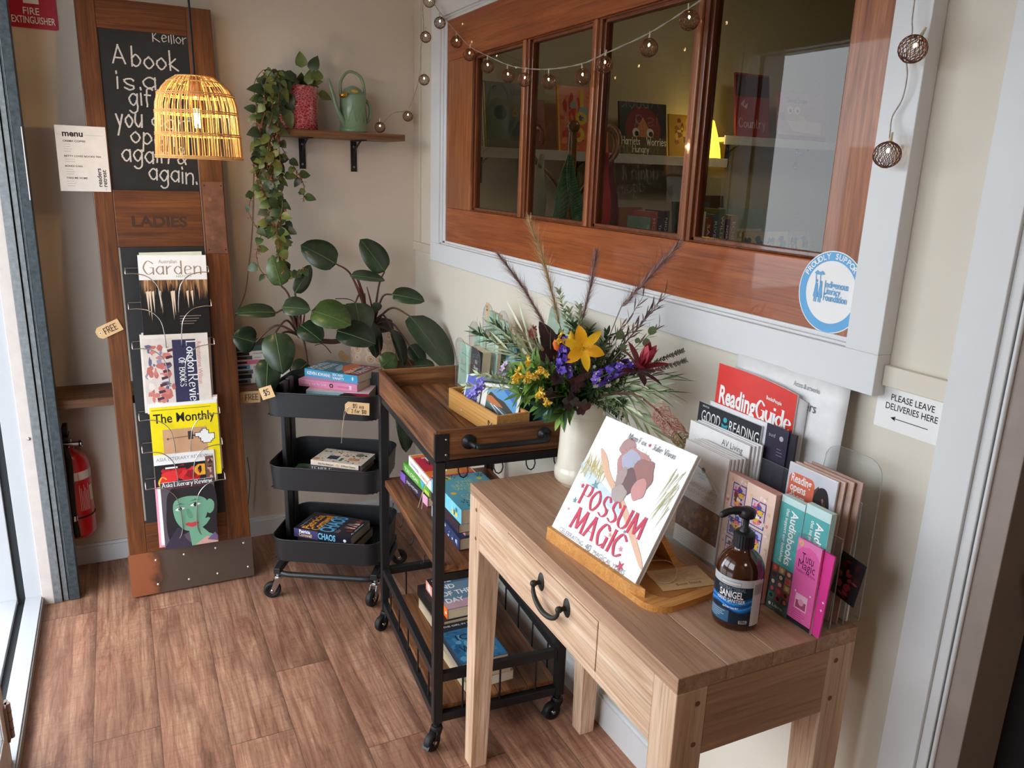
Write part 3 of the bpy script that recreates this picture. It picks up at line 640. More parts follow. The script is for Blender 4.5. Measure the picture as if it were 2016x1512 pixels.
def d_face(b, M):
    w, h = .178, .242
    b.quad(0, w, 0, h, mat((92, 82, 92)), M); GR = mat((116, 170, 140)); HR = mat((36, 30, 36)); z = [1e-5]
    def P(p, m_): z[0] += 1e-5; b.poly([(x*w, y*h) for x, y in p], m_, M, z=z[0])
    def S(p, m_): P([(q.x, q.y) for q in smooth_pts([(x, y, 0) for x, y in p], 5, True)], m_)
    S([(.08, .6), (.14, .84), (.4, .95), (.75, .94), (1, .85), (1, .4), (.7, .3), (.3, .16), (.12, .1), (.06, .3)], HR)
    S([(.0, .02), (.06, .0), (.5, 0), (.4, .12), (.28, .3), (.16, .2)], mat((58, 48, 66)))
    P([(.45, .34), (.85, .4), (1, .3), (1, .0), (.5, .0)], GR); P([(.55, .0), (.8, .12), (1, .05), (1, 0)], mat((206, 160, 150)))
    S([(.2, .62), (.22, .45), (.3, .32), (.42, .24), (.58, .24), (.74, .34), (.84, .5), (.84, .66), (.7, .74), (.45, .76), (.26, .72)], GR)
    S([(.8, .58), (.88, .68), (.97, .62), (.95, .5), (.86, .46)], GR)
    S([(.14, .7), (.3, .76), (.5, .78), (.72, .76), (.86, .7), (.9, .86), (.6, .95), (.2, .9)], HR)
    S([(.44, .56), (.47, .44), (.54, .42), (.56, .46), (.5, .56)], mat((98, 150, 122)))
    for (cx, cy, s_) in ((.33, .58, 1), (.62, .62, 1.1)):
        S([(cx-.09*s_, cy-.01), (cx-.02, cy+.028), (cx+.09*s_, cy+.01), (cx, cy-.022)], M_WHITE); b.disc(cx*w, cy*h, .0062*s_, HR, M, z[0]+1e-5)
        P([(cx-.11*s_, cy), (cx-.02, cy+.036), (cx+.1*s_, cy+.02), (cx-.02, cy+.026)], HR); P([(cx-.1*s_, cy+.055), (cx, cy+.085), (cx+.11, cy+.06), (cx, cy+.074)], HR)
    S([(.4, .335), (.47, .36), (.52, .35), (.6, .36), (.66, .335), (.54, .285)], mat((206, 60, 74)))
    P([(.88, .38), (1, .46), (1, .1), (.84, .16), (.72, .26), (.8, .3)], HR); P([(.8, .06), (.95, .16), (1, .1), (1, .02)], mat((112, 92, 130)))
    b.quad(0, w, h*.925, h, mat((70, 66, 72)), M, 3e-4); b.pen('Asia', .0155, M_WHITE, M, .006, .226, w=.15, h=.06, serif=.08, width=.032, z=4e-4); b.pen('Literary', .0155, M_WHITE, M, .046, .226, w=.15, h=.06, serif=.08, width=.06, z=4e-4); b.pen('Review', .0155, M_WHITE, M, .114, .226, w=.15, h=.06, serif=.08, width=.056, z=4e-4)
    b.quad(.02, .15, .219, .2202, mat((170, 40, 50)), M, 4e-4)
sheet('magazine', 'literary review with a green painted face on the cover in the lowest rack pocket', 'magazine', on_door(.118, .182, .06, -.5), .178, .242, .006, M_PAPER, d_face, 'magazines in the wire rack')
for k in range(3): sheet('magazine', ('white magazine close behind the green face cover in the lowest pocket', 'pink edged leaflet leaning out left behind the green face cover', 'white magazine furthest back in the lowest rack pocket')[k], 'magazine', on_door(.108-.008*(k == 1)+.004*(k == 2), .196-.01*(k == 1), .05-k*.007, -.8), .182-.06*(k == 1), .248+.012*(k == 2), .005, mat((226, 150, 170)) if k == 1 else M_PAPER, None, 'magazines in the wire rack')
def d_menu(b, M):
    b.text('menu', .021, M_INK, M, .02, .176, bold=.03, width=.06); b.quad(.005, .016, .181, .1815, mat((140, 120, 110)), M); b.quad(.083, .14, .181, .1815, mat((140, 120, 110)), M)
    for tx, y, wd, n in (('CREMA COFFEE', .158, .066, 4), ('BETTY LOVES BOOKS TEA', .11, .108, 2), ('BONDI CHAI', .078, .05, 3), ('TAKE ME HOME', .04, .062, 3)):
        b.text(tx, .0062, M_INK, M, .02, y, bold=.02, width=wd); lines(b, M, .021, y-.008, .03, n, .0075, mat((150, 144, 140)), .0008, n)
    b.text('readers', .014, M_INK, M, .123, .016, bold=.02, width=.06, rot=90); b.text('retreat', .014, M_INK, M, .138, .016, bold=.02, width=.055, rot=90); b.quad(.1335, .1342, .004, .012, M_INK, M)
sheet('menu_sheet', 'white printed menu sheet stuck on the left stile of the leaning door', 'menu', on_door(-.092, 1.432, .003, 0), .148, .21, .0006, mat((232, 224, 216), .6, noise=.05, scale=30), d_menu)
def card_tag(name_label, M, w, h, words, sizes, corner=.012, holeleft=True, group='kraft price tags', curl=0):
    b = MB(); c = corner
    out = [(0, c), (c, 0), (w, 0), (w, h), (c, h), (0, h-c)]
    b.prism(out, 0, .0008, M_KRAFT, M); b.disc(.012, h/2, .0045, mat((226, 214, 200)), M, .0012, 14); b.disc(.012, h/2, .002, M_INK, M, .0014, 10)
    for (tx, x, y, s_, wd) in words: b.pen(tx, s_, M_INK, M, x, y, w=.1, width=wd, jit=.05, z=.0013)
    return tag(b.build('price_tag'), name_label, 'tag', group)
card_tag('kraft tag with FREE handwritten, stuck on the left edge of the leaning door', on_door(-.022, .935, .004, 24), .082, .042, [('FREE', .026, .01, .021, .042)], None, .011)
# ---- pendant lamp
PB = (0.237, 2.550, 1.543); PT = (0.238, 2.550, 1.775)
px_, py_ = PB[0], 2.55; zb, zt = PB[2], PT[2]; H_ = zt-zb
L = thing('pendant_lamp', 'rattan dome pendant lamp with a glowing filament bulb on black flex', 'lamp', (px_, py_, zb))
M_CANE = mat((216, 166, 100), .5, noise=.2, scale=60, trans=.1, name='rattan_cane')
def prof(t): # t 0 bottom..1 top
    rr = .119*(1-.1*t) if t < .55 else .119*.945*math.sqrt(max(0, 1-((t-.55)/.465)**2.1))
    return max(.012, rr)
b = MB(); rl = random.Random(4)
for k in range(76):
    a = 2*math.pi*(k+rl.uniform(-.25, .25))/76; da = rl.uniform(-.05, .05)
    pts = [(px_+prof(t)*math.cos(a+da*t), py_+prof(t)*math.sin(a+da*t), zb+H_*t) for t in (0, .15, .3, .45, .55, .65, .75, .83, .9, .955)]
    b.tube(pts, (.00125 if k % 3 else .0019), M_CANE, 5)
for t, r_ in ((0, .0035), (.27, .003), (.53, .003), (.74, .003), (.9, .0028), (.965, .003)):
    for q in range(2 if t < .8 else 1): b.tube([(px_+(prof(t)+.001)*math.cos(2*math.pi*i/40), py_+(prof(t)+.001)*math.sin(2*math.pi*i/40), zb+H_*t+q*.005) for i in range(40)], r_*.7, M_CANE, 6, closed=True)
b.lathe([(.034, 0), (.0341, .003), (.01, .006)], M_CANE, 20, T(px_, py_, zb+H_*.965)); b.build('lamp_shade', L)
b = MB(); b.tube([(px_, py_, zt-.005), (px_-.003, py_, zt+.3), (px_-.006, py_, 2.695)], .0032, mat((18, 17, 16), .7), 8); b.build('flex', L)
b = MB(); b.lathe([(.006, .0), (.016, -.004), (.018, -.055), (.014, -.06), (.0001, -.061)][::-1], mat((150, 110, 70), .4, .5), 20, T(px_, py_, zt-.004)); b.build('lamp_holder', L)
zc = zb+H_*.5
b = MB(); b.lathe([(.0001, -.056), (.014, -.053), (.027, -.04), (.032, -.02), (.029, .0), (.018, .028), (.012, .046)], clear('bulb_glass', (1, .93, .8), .96), 20, T(px_, py_, zc)); b.build('bulb', L)
b = MB(); M_FIL = mat((255, 206, 120), .5, emit=60, name='glowing_filament')
for k in range(6):
    a = k*1.05; b.tube([(px_+.007*math.cos(a), py_+.007*math.sin(a), zc-.03), (px_+.009*math.cos(a+.4), py_+.009*math.sin(a+.4), zc+.022)], .0013, M_FIL, 5)
b.build('filament', L)
lamp('bulb_light', 'POINT', (px_, py_, zc-.005), 3.0, (1, .74, .42), .012)
# ---------------------------------------------------------------- back wall: sign, extinguisher, shelves, plants
b = MB(); MS = mtx((-.256, 3.209, 1.94), (1, 0, 0), (0, 0, 1)); RED = mat((178, 20, 48), .4, name='safety_red')
def rrect(w, h, r, n=5): return [(cx+r*math.cos(a), cy+r*math.sin(a)) for cx, cy, a0 in ((w-r, r, -90), (w-r, h-r, 0), (r, h-r, 90), (r, r, 180)) for a in [math.radians(a0+90*i/n) for i in range(n+1)]]
b.prism(rrect(.14, .21, .008), 0, .002, RED, MS)
b.text('FIRE', .0235, M_PAPER, MS, .066, .042, 'c', width=.046, z=.0025, bold=.008); b.text('EXTINGUISHER', .0235, M_PAPER, MS, .07, .015, 'c', width=.124, z=.0025, bold=.008)
b.quad(.046, .09, .075, .15, M_PAPER, MS, .0025); b.quad(.06, .078, .15, .165, M_PAPER, MS, .0025)
tag(b.build('extinguisher_sign'), 'red and white fire extinguisher sign high on the back wall', 'sign')
FX = (-0.166, 3.120, 0.303)[0]-.062; FZ = (-0.218, 3.060, 0.169)[2]
E = thing('fire_extinguisher', 'red fire extinguisher hung on the back wall behind the steel post', 'fire extinguisher', (FX, 3.12, FZ))
b = MB(); b.lathe([(.0001, 0), (.05, 0), (.061, .012), (.062, .03), (.062, .27), (.055, .3), (.035, .325), (.018, .332), (.018, .345), (.0001, .345)], mat((190, 22, 34), .3, coat=.4), 32, T(FX, 3.12, FZ)); b.build('cylinder', E)
b = MB(); M_ = T(FX, 3.12, FZ)
def wrap(b, M, r, a0, a1, z0, z1, m_, n=10):
    P = [(r*math.cos(a0+(a1-a0)*i/n), r*math.sin(a0+(a1-a0)*i/n), z) for z in (z0, z1) for i in range(n+1)]
    return b.add(P, [(i, i+1, n+2+i, n+1+i) for i in range(n)], m_, M, True)
def wrap_text(b, tx, size, m_, M, r, a, z, width, bold=.01, rot=0):
    """Text bent round an upright cylinder; a = angle of its middle."""
    tmp = MB(); tmp.text(tx, size, m_, Matrix.Identity(4), 0, 0, 'c', width, bold, rot=rot)
    b.add([(r*math.cos(a+x/r), r*math.sin(a+x/r), z+y) for x, y, _ in tmp.v], tmp.f, m_, M)
wrap(b, M_, .0625, -2.4, .3, .23, .262, mat((216, 206, 200)))
wrap(b, M_, .0626, -.55, -.2, .14, .2, mat((214, 208, 200)))
for k in range(7): wrap(b, M_, .0626, -1.2+k*.09, -1.17+k*.09, .11, .21-.012*(k % 3), mat((226, 190, 186)), 2)
b.build('label', E)
b = MB(); b.tube([(FX, 3.12, FZ+.345), (FX, 3.12, FZ+.375)], .013, M_CHR, 12); b.tube([(FX-.05, 3.1, FZ+.365), (FX+.035, 3.1, FZ+.36)], .009, M_CHR, 10); b.lathe([(.0001, 0), (.012, 0), (.012, .012), (.0001, .013)], M_CHR, 14, mtx((FX+.036, 3.1, FZ+.36), (0, 1, 0), (0, 0, 1))); b.build('valve', E)
b = MB(); b.box(FX-.012, FX+.008, 3.06, 3.14, FZ+.385, FZ+.4, M_BLK); b.box(FX-.012, FX+.006, 3.08, 3.13, FZ+.4, FZ+.435, M_BLK); b.build('handle', E, bevel=.003)
b = MB(); b.tube(smooth_pts([(FX-.03, 3.09, FZ+.36), (FX+.0, 3.055, FZ+.33), (FX-.002, 3.045, FZ+.2), (FX-.004, 3.045, FZ+.1), (FX+.002, 3.046, FZ+.02)], 6), .011, M_RUB, 10); b.tube([(FX-.003, 3.045, FZ+.085), (FX-.002, 3.045, FZ+.105)], .0125, M_CHR, 10); b.build('hose', E)
b = MB(); b.tube([(FX+.063*math.cos(i*.3), 3.12+.063*math.sin(i*.3), FZ+.085) for i in range(21)], .003, M_BLK, 6, closed=True); b.build('strap', E)
def bracket(x, yb, zt, drop, run, parent):
    b = MB(); w_ = .012
    b.box(x-w_, x+w_, yb-.004, yb, zt-drop, zt, M_BLK); b.box(x-w_, x+w_, yb-run, yb, zt-.004, zt, M_BLK)
    pts = smooth_pts([(x, yb-.004, zt-drop*.62), (x, yb-run*.18, zt-drop*.3), (x, yb-run*.7, zt-.004)], 6); b.tube(pts, .004, M_BLK, 6)
    for zz in (.2, .85): b.disc(0, 0, .0045, mat((150, 150, 150), .4, .8), mtx((x, yb-.0045, zt-drop*zz), (1, 0, 0), (0, 0, 1)), n=10)
    b.build('bracket', parent)
S = thing('wall_shelf', 'short oiled timber shelf high on the wall holding the watering can', 'shelf', (.78, 3.1, 1.637))
b = MB(); b.box(.52, 1.022, 3.0, 3.211, 1.637, 1.661, M_SHELF); b.build('board', S, bevel=.0015)
bracket(.673, 3.212, 1.637, .115, .15, S); bracket(.877, 3.212, 1.637, .12, .15, S)
S2 = thing('wall_shelf', 'long low timber shelf running behind the leaning door', 'shelf', (.4, 3.1, .69))
b = MB(); b.box(-.355, 1.12, 3.0, 3.211, .69, .72, M_SHELF); b.build('board', S2, bevel=.0015)
bracket(.40, 3.212, .69, .1, .16, S2); bracket(.95, 3.212, .69, .1, .16, S2)
o = card_tag('kraft tag with FREE handwritten, hanging on the low shelf edge', mtx((0.360, 2.996, 0.653), (1, 0, -.02), (.02, 0, 1)), .076, .046, [('FREE', .022, .012, .022, .046)], None, .006)
# ---- stack of free classics on the low shelf
fx0 = (0.358, 3.030, 0.724)[0]; z = .7205
GRN = mat((92, 120, 110))
specs = [((96, 104, 112), .018, 1, 'grey', 'lowest of the stack'), ((28, 28, 30), .018, 1, 'black', 'second from the bottom'), ((84, 94, 104), .017, 1, 'slate', 'third from the bottom'), ((86, 150, 178), .019, 1, 'sky blue', 'in the middle'), ((206, 110, 132), .018, 1, 'pink', 'above the sky blue one'), ((74, 56, 66), .016, 1, 'plum', 'near the top'), ((26, 26, 28), .016, 0, 'black', 'second from the top')]
for k, (c_, t_, two, nm, wh) in enumerate(specs):
    C1 = mat(c_); CW = mat((224, 214, 204))
    def sp(b, M, C1=C1, k=k, t_=t_):
        b.quad(0, .052+.003*(k % 3), .0008, t_-.0008, C1, M); b.text(('WISH YOU', 'THE GREAT', 'WAR', 'EMMA', 'THE END', 'NIGHT', 'WALDEN')[k], t_*.5, M_INK, M, .066, t_*.26, z=1e-5)
        b.quad(.004, .04, t_*.25, t_*.7, M_INK, M, 2e-5)
        if k == 4: b.quad(.052, .16, .0008, t_-.0008, C1, M, 1e-5)
    Mb, hh = lying((fx0-.0+.002*(k % 3), 3.03+.003*(k % 2)), (fx0+.198+.004*(k % 2), 3.03-.002*(k % 3)), z)
    book(Mb, .128, hh, t_, 'white spined paperback with %s end, %s in the free stack' % (nm, wh), CW, spine=sp, group='free books on the low shelf'); z += t_+.0005
Mb, hh = lying((fx0-.005, 3.04), (fx0+.19, 3.035), z)
book(Mb, .13, hh, .02, 'teal green paperback on top of the free stack', mat((60, 84, 84)), group='free books on the low shelf')
# ---- red pot with trailing plant
PX, PY = .632, 3.105
TP = thing('trailing_plant', 'leafy trailing plant in a red glazed pot spilling off the high shelf', 'plant', (PX, PY, 1.661))
t = NT('red_marbled_glaze'); w1 = t.new('ShaderNodeTexVoronoi', feature='DISTANCE_TO_EDGE'); t.ln(t.coords((1, 1, 1.6)), w1.inputs['Vector']); w1.inputs['Scale'].default_value = 75
nz = t.noise(t.coords((1, 1, 1)), 22, 5, .7, 3)
col = t.mix(t.ramp(w1.outputs['Distance'], [(.02, (1, 1, 1, 1)), (.1, (0, 0, 0, 1))]), t.ramp(nz, [(.35, lin((120, 22, 38))), (.5, lin((196, 52, 66))), (.66, lin((150, 44, 84)))]), lin((226, 150, 150)))
t.ln(col, t.b.inputs['Base Color']); t.set(Roughness=.18); t.b.inputs['Coat Weight'].default_value = .6
b = MB(); b.lathe([(.0001, 0), (.077, 0), (.0805, .004), (.082, .152), (.079, .154), (.076, .15), (.074, .02), (.0001, .02)], t.m, 40, T(PX, PY, 1.6615)); b.build('pot', TP)
b = MB(); b.lathe([(.0001, .135), (.07, .132)], mat((46, 34, 26), .95), 20, T(PX, PY, 1.6615)); b.build('soil', TP)
LG = [mat(c, .42, noise=.2, scale=40, spec=.5, trans=.05) for c in ((48, 68, 36), (62, 84, 40), (40, 56, 36), (88, 104, 50), (104, 112, 52))]
PKF = mat((150, 84, 62), .6); VST = mat((104, 78, 50), .7)
rp = random.Random(11); lv = MB(); st = MB(); fl = MB()
def hoya(lv, p, d, s=1.0):
    lv.leaf(p, d, (rp.uniform(-.4, .4), -1, .35), 0.042*s*rp.uniform(.7, 1.25), .031*s*rp.uniform(.85, 1.1), rp.choice(LG), rp.uniform(.1, .6), .2, 5, .36)
vines = [(-.09, .42), (-.11, .40), (-.125, .34), (-.08, .46), (-.085, .38), (-.1, .46), (-.072, .26), (-.14, .26), (-.078, .32), (-.12, .46), (-.066, .2), (-.15, .14), (-.1, .28), (-.085, .2)]
for k, (dx, L_) in enumerate(vines):
    x0 = PX+dx*.5; y0 = PY-.05+rp.uniform(-.02, .02); xx = PX+dx-.022+rp.uniform(-.02, .02); yy = 2.985-rp.uniform(0, .06)
    P = [(x0, y0, 1.8), (x0*.5+xx*.5, (y0+yy)/2-.02, 1.835+rp.uniform(0, .02)), (xx, yy, 1.8)]
    n = int(L_/.05)+2
    for i in range(n): xx += rp.uniform(-.024, .034) if P[-1][2] < 1.64 else rp.uniform(-.02, .008); yy += rp.uniform(-.008, .008); P.append((xx, yy, 1.76-(i+1)*L_*1.32/n))
    if k in (3, 5, 8): P.append((xx+.035, yy, P[-1][2]-.01)); P.append((xx+.07, yy, P[-2][2]+.02+rp.uniform(-.03, .03)))
    Q = smooth_pts(P, 4); st.tube(Q, .0014, VST, 5)
    for i in range(3, len(Q), 1):
        if rp.random() < .5:
            s_ = rp.choice((-1, 1)); hoya(lv, Q[i], (s_*rp.uniform(.3, 1)-(.5 if Q[i].x > PX-.03 and Q[i].z > 1.66 else 0), rp.uniform(-.7, .1), rp.uniform(-1, .15)), rp.uniform(.6, 1.25))
        if rp.random() < .6 and i > 8:
            for q in range(5): fl.leaf(Q[i], (rp.uniform(-1, 1), rp.uniform(-1, .2), rp.uniform(-.6, .6)), (0, 0, 1), rp.uniform(.01, .021), .0045, PKF, .3, .2, 3)
for k in range(46):
    a = rp.uniform(0, 6.28); r_ = rp.uniform(.02, .085)*(.55 if math.sin(a) < -.1 and math.cos(a) > -.5 else 1); p = (PX+r_*math.cos(a)*1.0, PY+r_*math.sin(a)*.9, 1.815+rp.uniform(-.01, .03)-.02*(r_ > .07))
    st.tube([(PX+r_*.4*math.cos(a), PY+r_*.4*math.sin(a), 1.79), p], .0014, VST, 5)
    hoya(lv, p, (math.cos(a), math.sin(a)*.6-.3, rp.uniform(-.5, .8)), rp.uniform(1, 1.5))
for (px, pz, s_) in ((-.055, 1.845, 2.0), (-.03, 1.86, 1.6), (.01, 1.87, 1.5), (.045, 1.86, 1.4), (-.075, 1.80, 2.3), (-.05, 1.79, 2.2), (.062, 1.83, 1.5), (.03, 1.815, 1.1), (-.1, 1.72, 2.5), (-.09, 1.77, 1.9), (-.055, 1.73, 1.6)):
    hoya(lv, (PX+px, 3.02, pz), (rp.uniform(-.4, .4), -.3, -1 if s_ > 1.5 else .8), s_)
lv.build('foliage', TP); st.build('stem', TP); fl.build('flower_bracts', TP)
# ---- watering can
CX, CY = .845, 3.09
WC = thing('watering_can', 'sage green watering can with curved handle on the high shelf', 'watering can', (CX, CY, 1.6615)); SG = mat((122, 146, 116), .35, noise=.03, coat=.2, name='sage_enamel')
b = MB(); b.lathe([(.0001, 0), (.051, 0), (.053, .004), (.0525, .012), (.05, .015), (.049, .13), (.051, .134), (.045, .14), (.03, .158), (.012, .168), (.0001, .17)], SG, 36, T(CX, CY, 1.6615))
for k in range(10):
    a = k*.628; b.tube([(CX+.0505*math.cos(a+q*.314), CY+.0505*math.sin(a+q*.314), 1.68+.055*abs(q-1)*1.0+.02) for q in (0, 1, 2)], .0012, SG, 5)
b.build('body', WC)
b = MB(); b.tube(smooth_pts([(CX-.035, CY-.02, 1.682), (CX-.07, CY-.03, 1.745), (CX-.085, CY-.03, 1.80), (CX-.1, CY-.03, 1.847)], 5), [.011, .0105, .01, .0095, .009, .0085, .008, .0075, .007, .007, .007, .0065, .0065, .006, .006, .006][:16], SG, 10); b.build('spout', WC)
b = MB(); b.tube(smooth_pts([(CX-.046, CY, 1.79), (CX-.044, CY, 1.845), (CX-.012, CY, 1.88), (CX+.03, CY, 1.865), (CX+.045, CY, 1.82), (CX+.044, CY, 1.782)], 6), .0055, SG, 10); b.build('handle', WC)
b = MB(); b.tube(smooth_pts([(CX+.048, CY, 1.785), (CX+.066, CY, 1.76), (CX+.064, CY, 1.72), (CX+.048, CY, 1.70)], 5), .006, SG, 10); b.build('rear_handle', WC)
b = MB(); b.lathe([(.004, 0), (.015, .006), (.017, .016), (.0001, .018)], mat((196, 150, 70), .25, .9), 20, T(CX-.045, CY-.05, 1.782) @ RY(-20)); b.build('rose', WC)
b = MB(); b.disc(0, 0, .013, mat((206, 160, 60), .4), mtx((CX-.005, CY-.047, 1.808), (1, .0, 0), (0, .6, .8)), ry=.008); b.build('emblem', WC)
# ---- large philodendron on the low shelf
BX, BY = (0.913, 3.040, 0.893)[0], 3.08
PH = thing('philodendron', 'large philodendron with broad dark leaves arching over the low shelf', 'plant', (BX, BY, .7205))
t = NT('patterned_pot'); co = t.coords((1, 1, 1)); vo = t.new('ShaderNodeTexVoronoi'); t.ln(co, vo.inputs['Vector']); vo.inputs['Scale'].default_value = 22; vo.inputs['Randomness'].default_value = .35
col = t.ramp(vo.outputs['Distance'], [(0, lin((206, 152, 112))), (.16, lin((232, 206, 176))), (.22, lin((210, 160, 120))), (.3, lin((226, 204, 184))), (.5, lin((214, 186, 166)))], True); t.ln(col, t.b.inputs['Base Color']); t.set(Roughness=.5)
b = MB(); b.lathe([(.0001, 0), (.075, 0), (.09, .02), (.094, .13), (.09, .17), (.086, .17), (.08, .15), (.0001, .15)], t.m, 36, T(BX, BY+.02, .7205)); b.build('pot', PH)
b = MB(); b.lathe([(.088, .168), (.08, .205), (.07, .206), (.065, .17), (.0001, .165)], mat((30, 30, 28), .6), 28, T(BX, BY+.02, .7205)); b.build('inner_pot', PH)
def philo_mat(name, base, vein):
    t = NT(name); co = t.coords(); f = t.noise(co, 12, 4); w_ = t.noise(t.coords((1, 1, 1)), 60, 2)
    t.ln(t.mix(t.ramp(w_, [(.5, (0, 0, 0, 1)), (.8, (.35, .35, .35, 1))]), t.ramp(f, [(.3, lin(tuple(v*.8 for v in base))), (.7, lin(base))]), lin(vein)), t.b.inputs['Base Color'])
    t.set(Roughness=.34); t.b.inputs['Specular IOR Level'].default_value = .55
    return t.m
PM = [philo_mat('philodendron_leaf', (44, 64, 38), (70, 90, 56)), philo_mat('philodendron_leaf_blue', (60, 78, 56), (84, 102, 74)), philo_mat('philodendron_leaf_light', (70, 94, 46), (120, 136, 60)), philo_mat('philodendron_leaf_deep', (34, 50, 32), (58, 76, 48))]
MID = mat((78, 98, 58), .5); PST = mat((84, 56, 44), .5, noise=.2); PSR = mat((112, 40, 40), .5)
def philo(i, b0, tip, wd, m_, upv=(0, -1, .45), stem=None, bend=.12, fold=.22):
    """One leaf: petiole from the crown, blade from b0 to tip."""
    B = Vector(b0); Tp = Vector(tip); d = Tp-B; L_ = d.length
    g = MB(); g.leaf(B, d, upv, L_*1.08, wd*1.1, m_, bend, fold, 12, .42, .68, .52)
    k = len(g.v); mid = [Vector(g.v[3*j+1]) + Vector(upv).normalized()*.001 for j in range(13)]
    g.tube(mid, [.0022*(1-j/14) for j in range(13)], MID, 5)
    o = g.build('leaf', PH, solid=.0012)
    if stem:
        P = [Vector(stem)]; c_ = Vector(stem); md = (c_+B)/2 + Vector((0, 0, .05)); s_ = MB(); s_.tube(smooth_pts([c_, md, B], 8), [.0052-.0022*q/16 for q in range(17)], PST, 7); s_.build('petiole', PH)
C1 = (0.851, 2.980, 0.989); C2 = (0.577, 2.930, 0.918); C3 = (0.893, 3.020, 0.923)
philo(1, (0.739, 2.980, 1.175), (0.623, 3.000, 1.247), .105, PM[0], stem=C1)
philo(2, (0.929, 2.980, 1.141), (0.847, 2.980, 1.262), .095, PM[0], stem=C3)
philo(3, (0.782, 2.940, 1.134), (0.898, 2.900, 1.131), .068, PM[1], (0, -.5, 1), C1)
philo(4, (0.520, 2.920, 1.107), (0.496, 2.920, 1.212), .072, PM[2], (0, -1, 0), C2)
philo(5, (0.567, 2.920, 1.079), (0.635, 2.940, 1.172), .055, PM[0], (.4, -.8, .3), C2)
philo(6, (0.494, 2.900, 1.012), (0.362, 2.880, 1.032), .072, PM[0], (0, -.6, 1), C2)
philo(7, (0.513, 2.880, 1.035), (0.598, 2.840, 1.036), .085, PM[1], (0, -.7, .8), C2)
philo(8, (0.615, 2.860, 1.021), (0.729, 2.780, 0.991), .125, PM[2], (.1, -.8, .7), C3)
philo(9, (0.576, 2.880, 0.966), (0.636, 2.820, 0.921), .09, PM[0], (0, -.8, .6), C2)
philo(10, (0.794, 2.920, 1.034), (0.788, 2.820, 0.946), .11, PM[1], (0, -.9, .5), C1)
philo(11, (0.701, 2.840, 0.944), (0.815, 2.760, 0.918), .125, PM[3], (.1, -.7, .8), C3)
philo(12, (0.831, 2.900, 0.964), (0.858, 2.840, 0.843), .09, PM[3], (.5, -.8, .3), C3)
philo(13, (0.938, 2.920, 1.060), (1.044, 2.860, 1.049), .075, PM[0], (0, -.7, .7), C3)
philo(14, (0.990, 2.860, 0.983), (1.098, 2.680, 0.825), .145, PM[0], (.35, -.8, .45), C3)
philo(15, (0.939, 2.920, 0.922), (0.970, 2.840, 0.802), .075, PM[3], (.6, -.8, .2), C3)
philo(16, (1.004, 2.900, 0.857), (1.053, 2.860, 0.789), .07, PM[3], (.2, -.8, .5), C3)
philo(17, (1.002, 2.860, 0.779), (1.073, 2.820, 0.795), .06, PM[0], (0, -.6, .8), C3)
philo(18, (0.859, 2.800, 0.804), (0.912, 2.800, 0.844), .075, PM[2], (0, -1, .1), C3)
philo(19, (0.461, 2.740, 0.971), (0.465, 2.660, 0.858), .1, PM[0], (-.1, -1, .35), C2, .2)
philo(20, (0.434, 2.760, 0.877), (0.417, 2.700, 0.772), .082, PM[0], (.1, -1, .3), C2, .15)
philo(21, (0.422, 2.940, 0.899), (0.348, 2.920, 0.930), .09, PM[3], (0, -1, .3), C2)
philo(22, (0.614, 2.960, 0.800), (0.555, 2.920, 0.774), .07, PM[3], (0, -.8, .6), C2)
philo(23, (0.980, 2.920, 0.643), (0.980, 2.840, 0.443), .085, PM[0], (.2, -1, .1), (0.943, 2.950, 0.745))
philo(24, (0.885, 2.950, 0.987), (0.864, 2.900, 1.026), .05, PM[1], (0, -1, .2), C3)
s_ = MB(); s_.tube(smooth_pts([(BX, BY+.01, .88), C3, C1], 8), .013, PST, 8); s_.tube(smooth_pts([C3, (0.762, 2.960, 0.885), (0.680, 2.950, 0.884), C2], 8), .01, PST, 8)
for q, (a, e_) in enumerate((((696, 545), C1), ((703, 556), C1), ((706, 530), C1), ((592, 580), C2), ((598, 600), C2), ((585, 590), C2))): pass
s_.build('creeping_stem', PH)
sh = MB()
for p, c_ in (((0.793, 2.950, 1.129), C1), ((0.817, 2.960, 1.121), C1), ((0.584, 2.920, 1.054), C2), ((0.599, 2.910, 1.013), C2), ((0.851, 2.960, 1.087), C3)):
    if c_ != C1 or p[0] > 0: sh = MB()
    sh.tube(smooth_pts([c_, Vector(c_)*.5+Vector(p)*.5+Vector((.006, 0, 0)), p], 4), [.006-.0045*q/8 for q in range(9)], PSR, 7); sh.build('new_shoot', PH)
for p, c_ in (((0.724, 2.950, 1.047), C1), ((0.848, 2.980, 1.060), C1), ((0.700, 2.940, 0.838), (0.639, 2.940, 0.873))):
    sh = MB(); sh.tube(smooth_pts([c_, Vector(c_)*.5+Vector(p)*.5+Vector((0, 0, .02)), p], 5), .0018, PST, 5); sh.build('aerial_root', PH)
# papers and card lying on the low shelf
b = MB(); b.box(-.11, .11, -.07, .07, 0, .004, mat((176, 120, 112)), T(.66, 3.1, .7205) @ RZ(8)); tag(b.build('notebook'), 'dusky red notebook lying on the low shelf behind the trolley', 'notebook')
card_tag('blank kraft tag on the low shelf behind the blue topped book stack', mtx((0.736, 2.990, 0.815), (.5, .2, -.5), (.4, .3, .6)), .055, .03, [], None, .006)
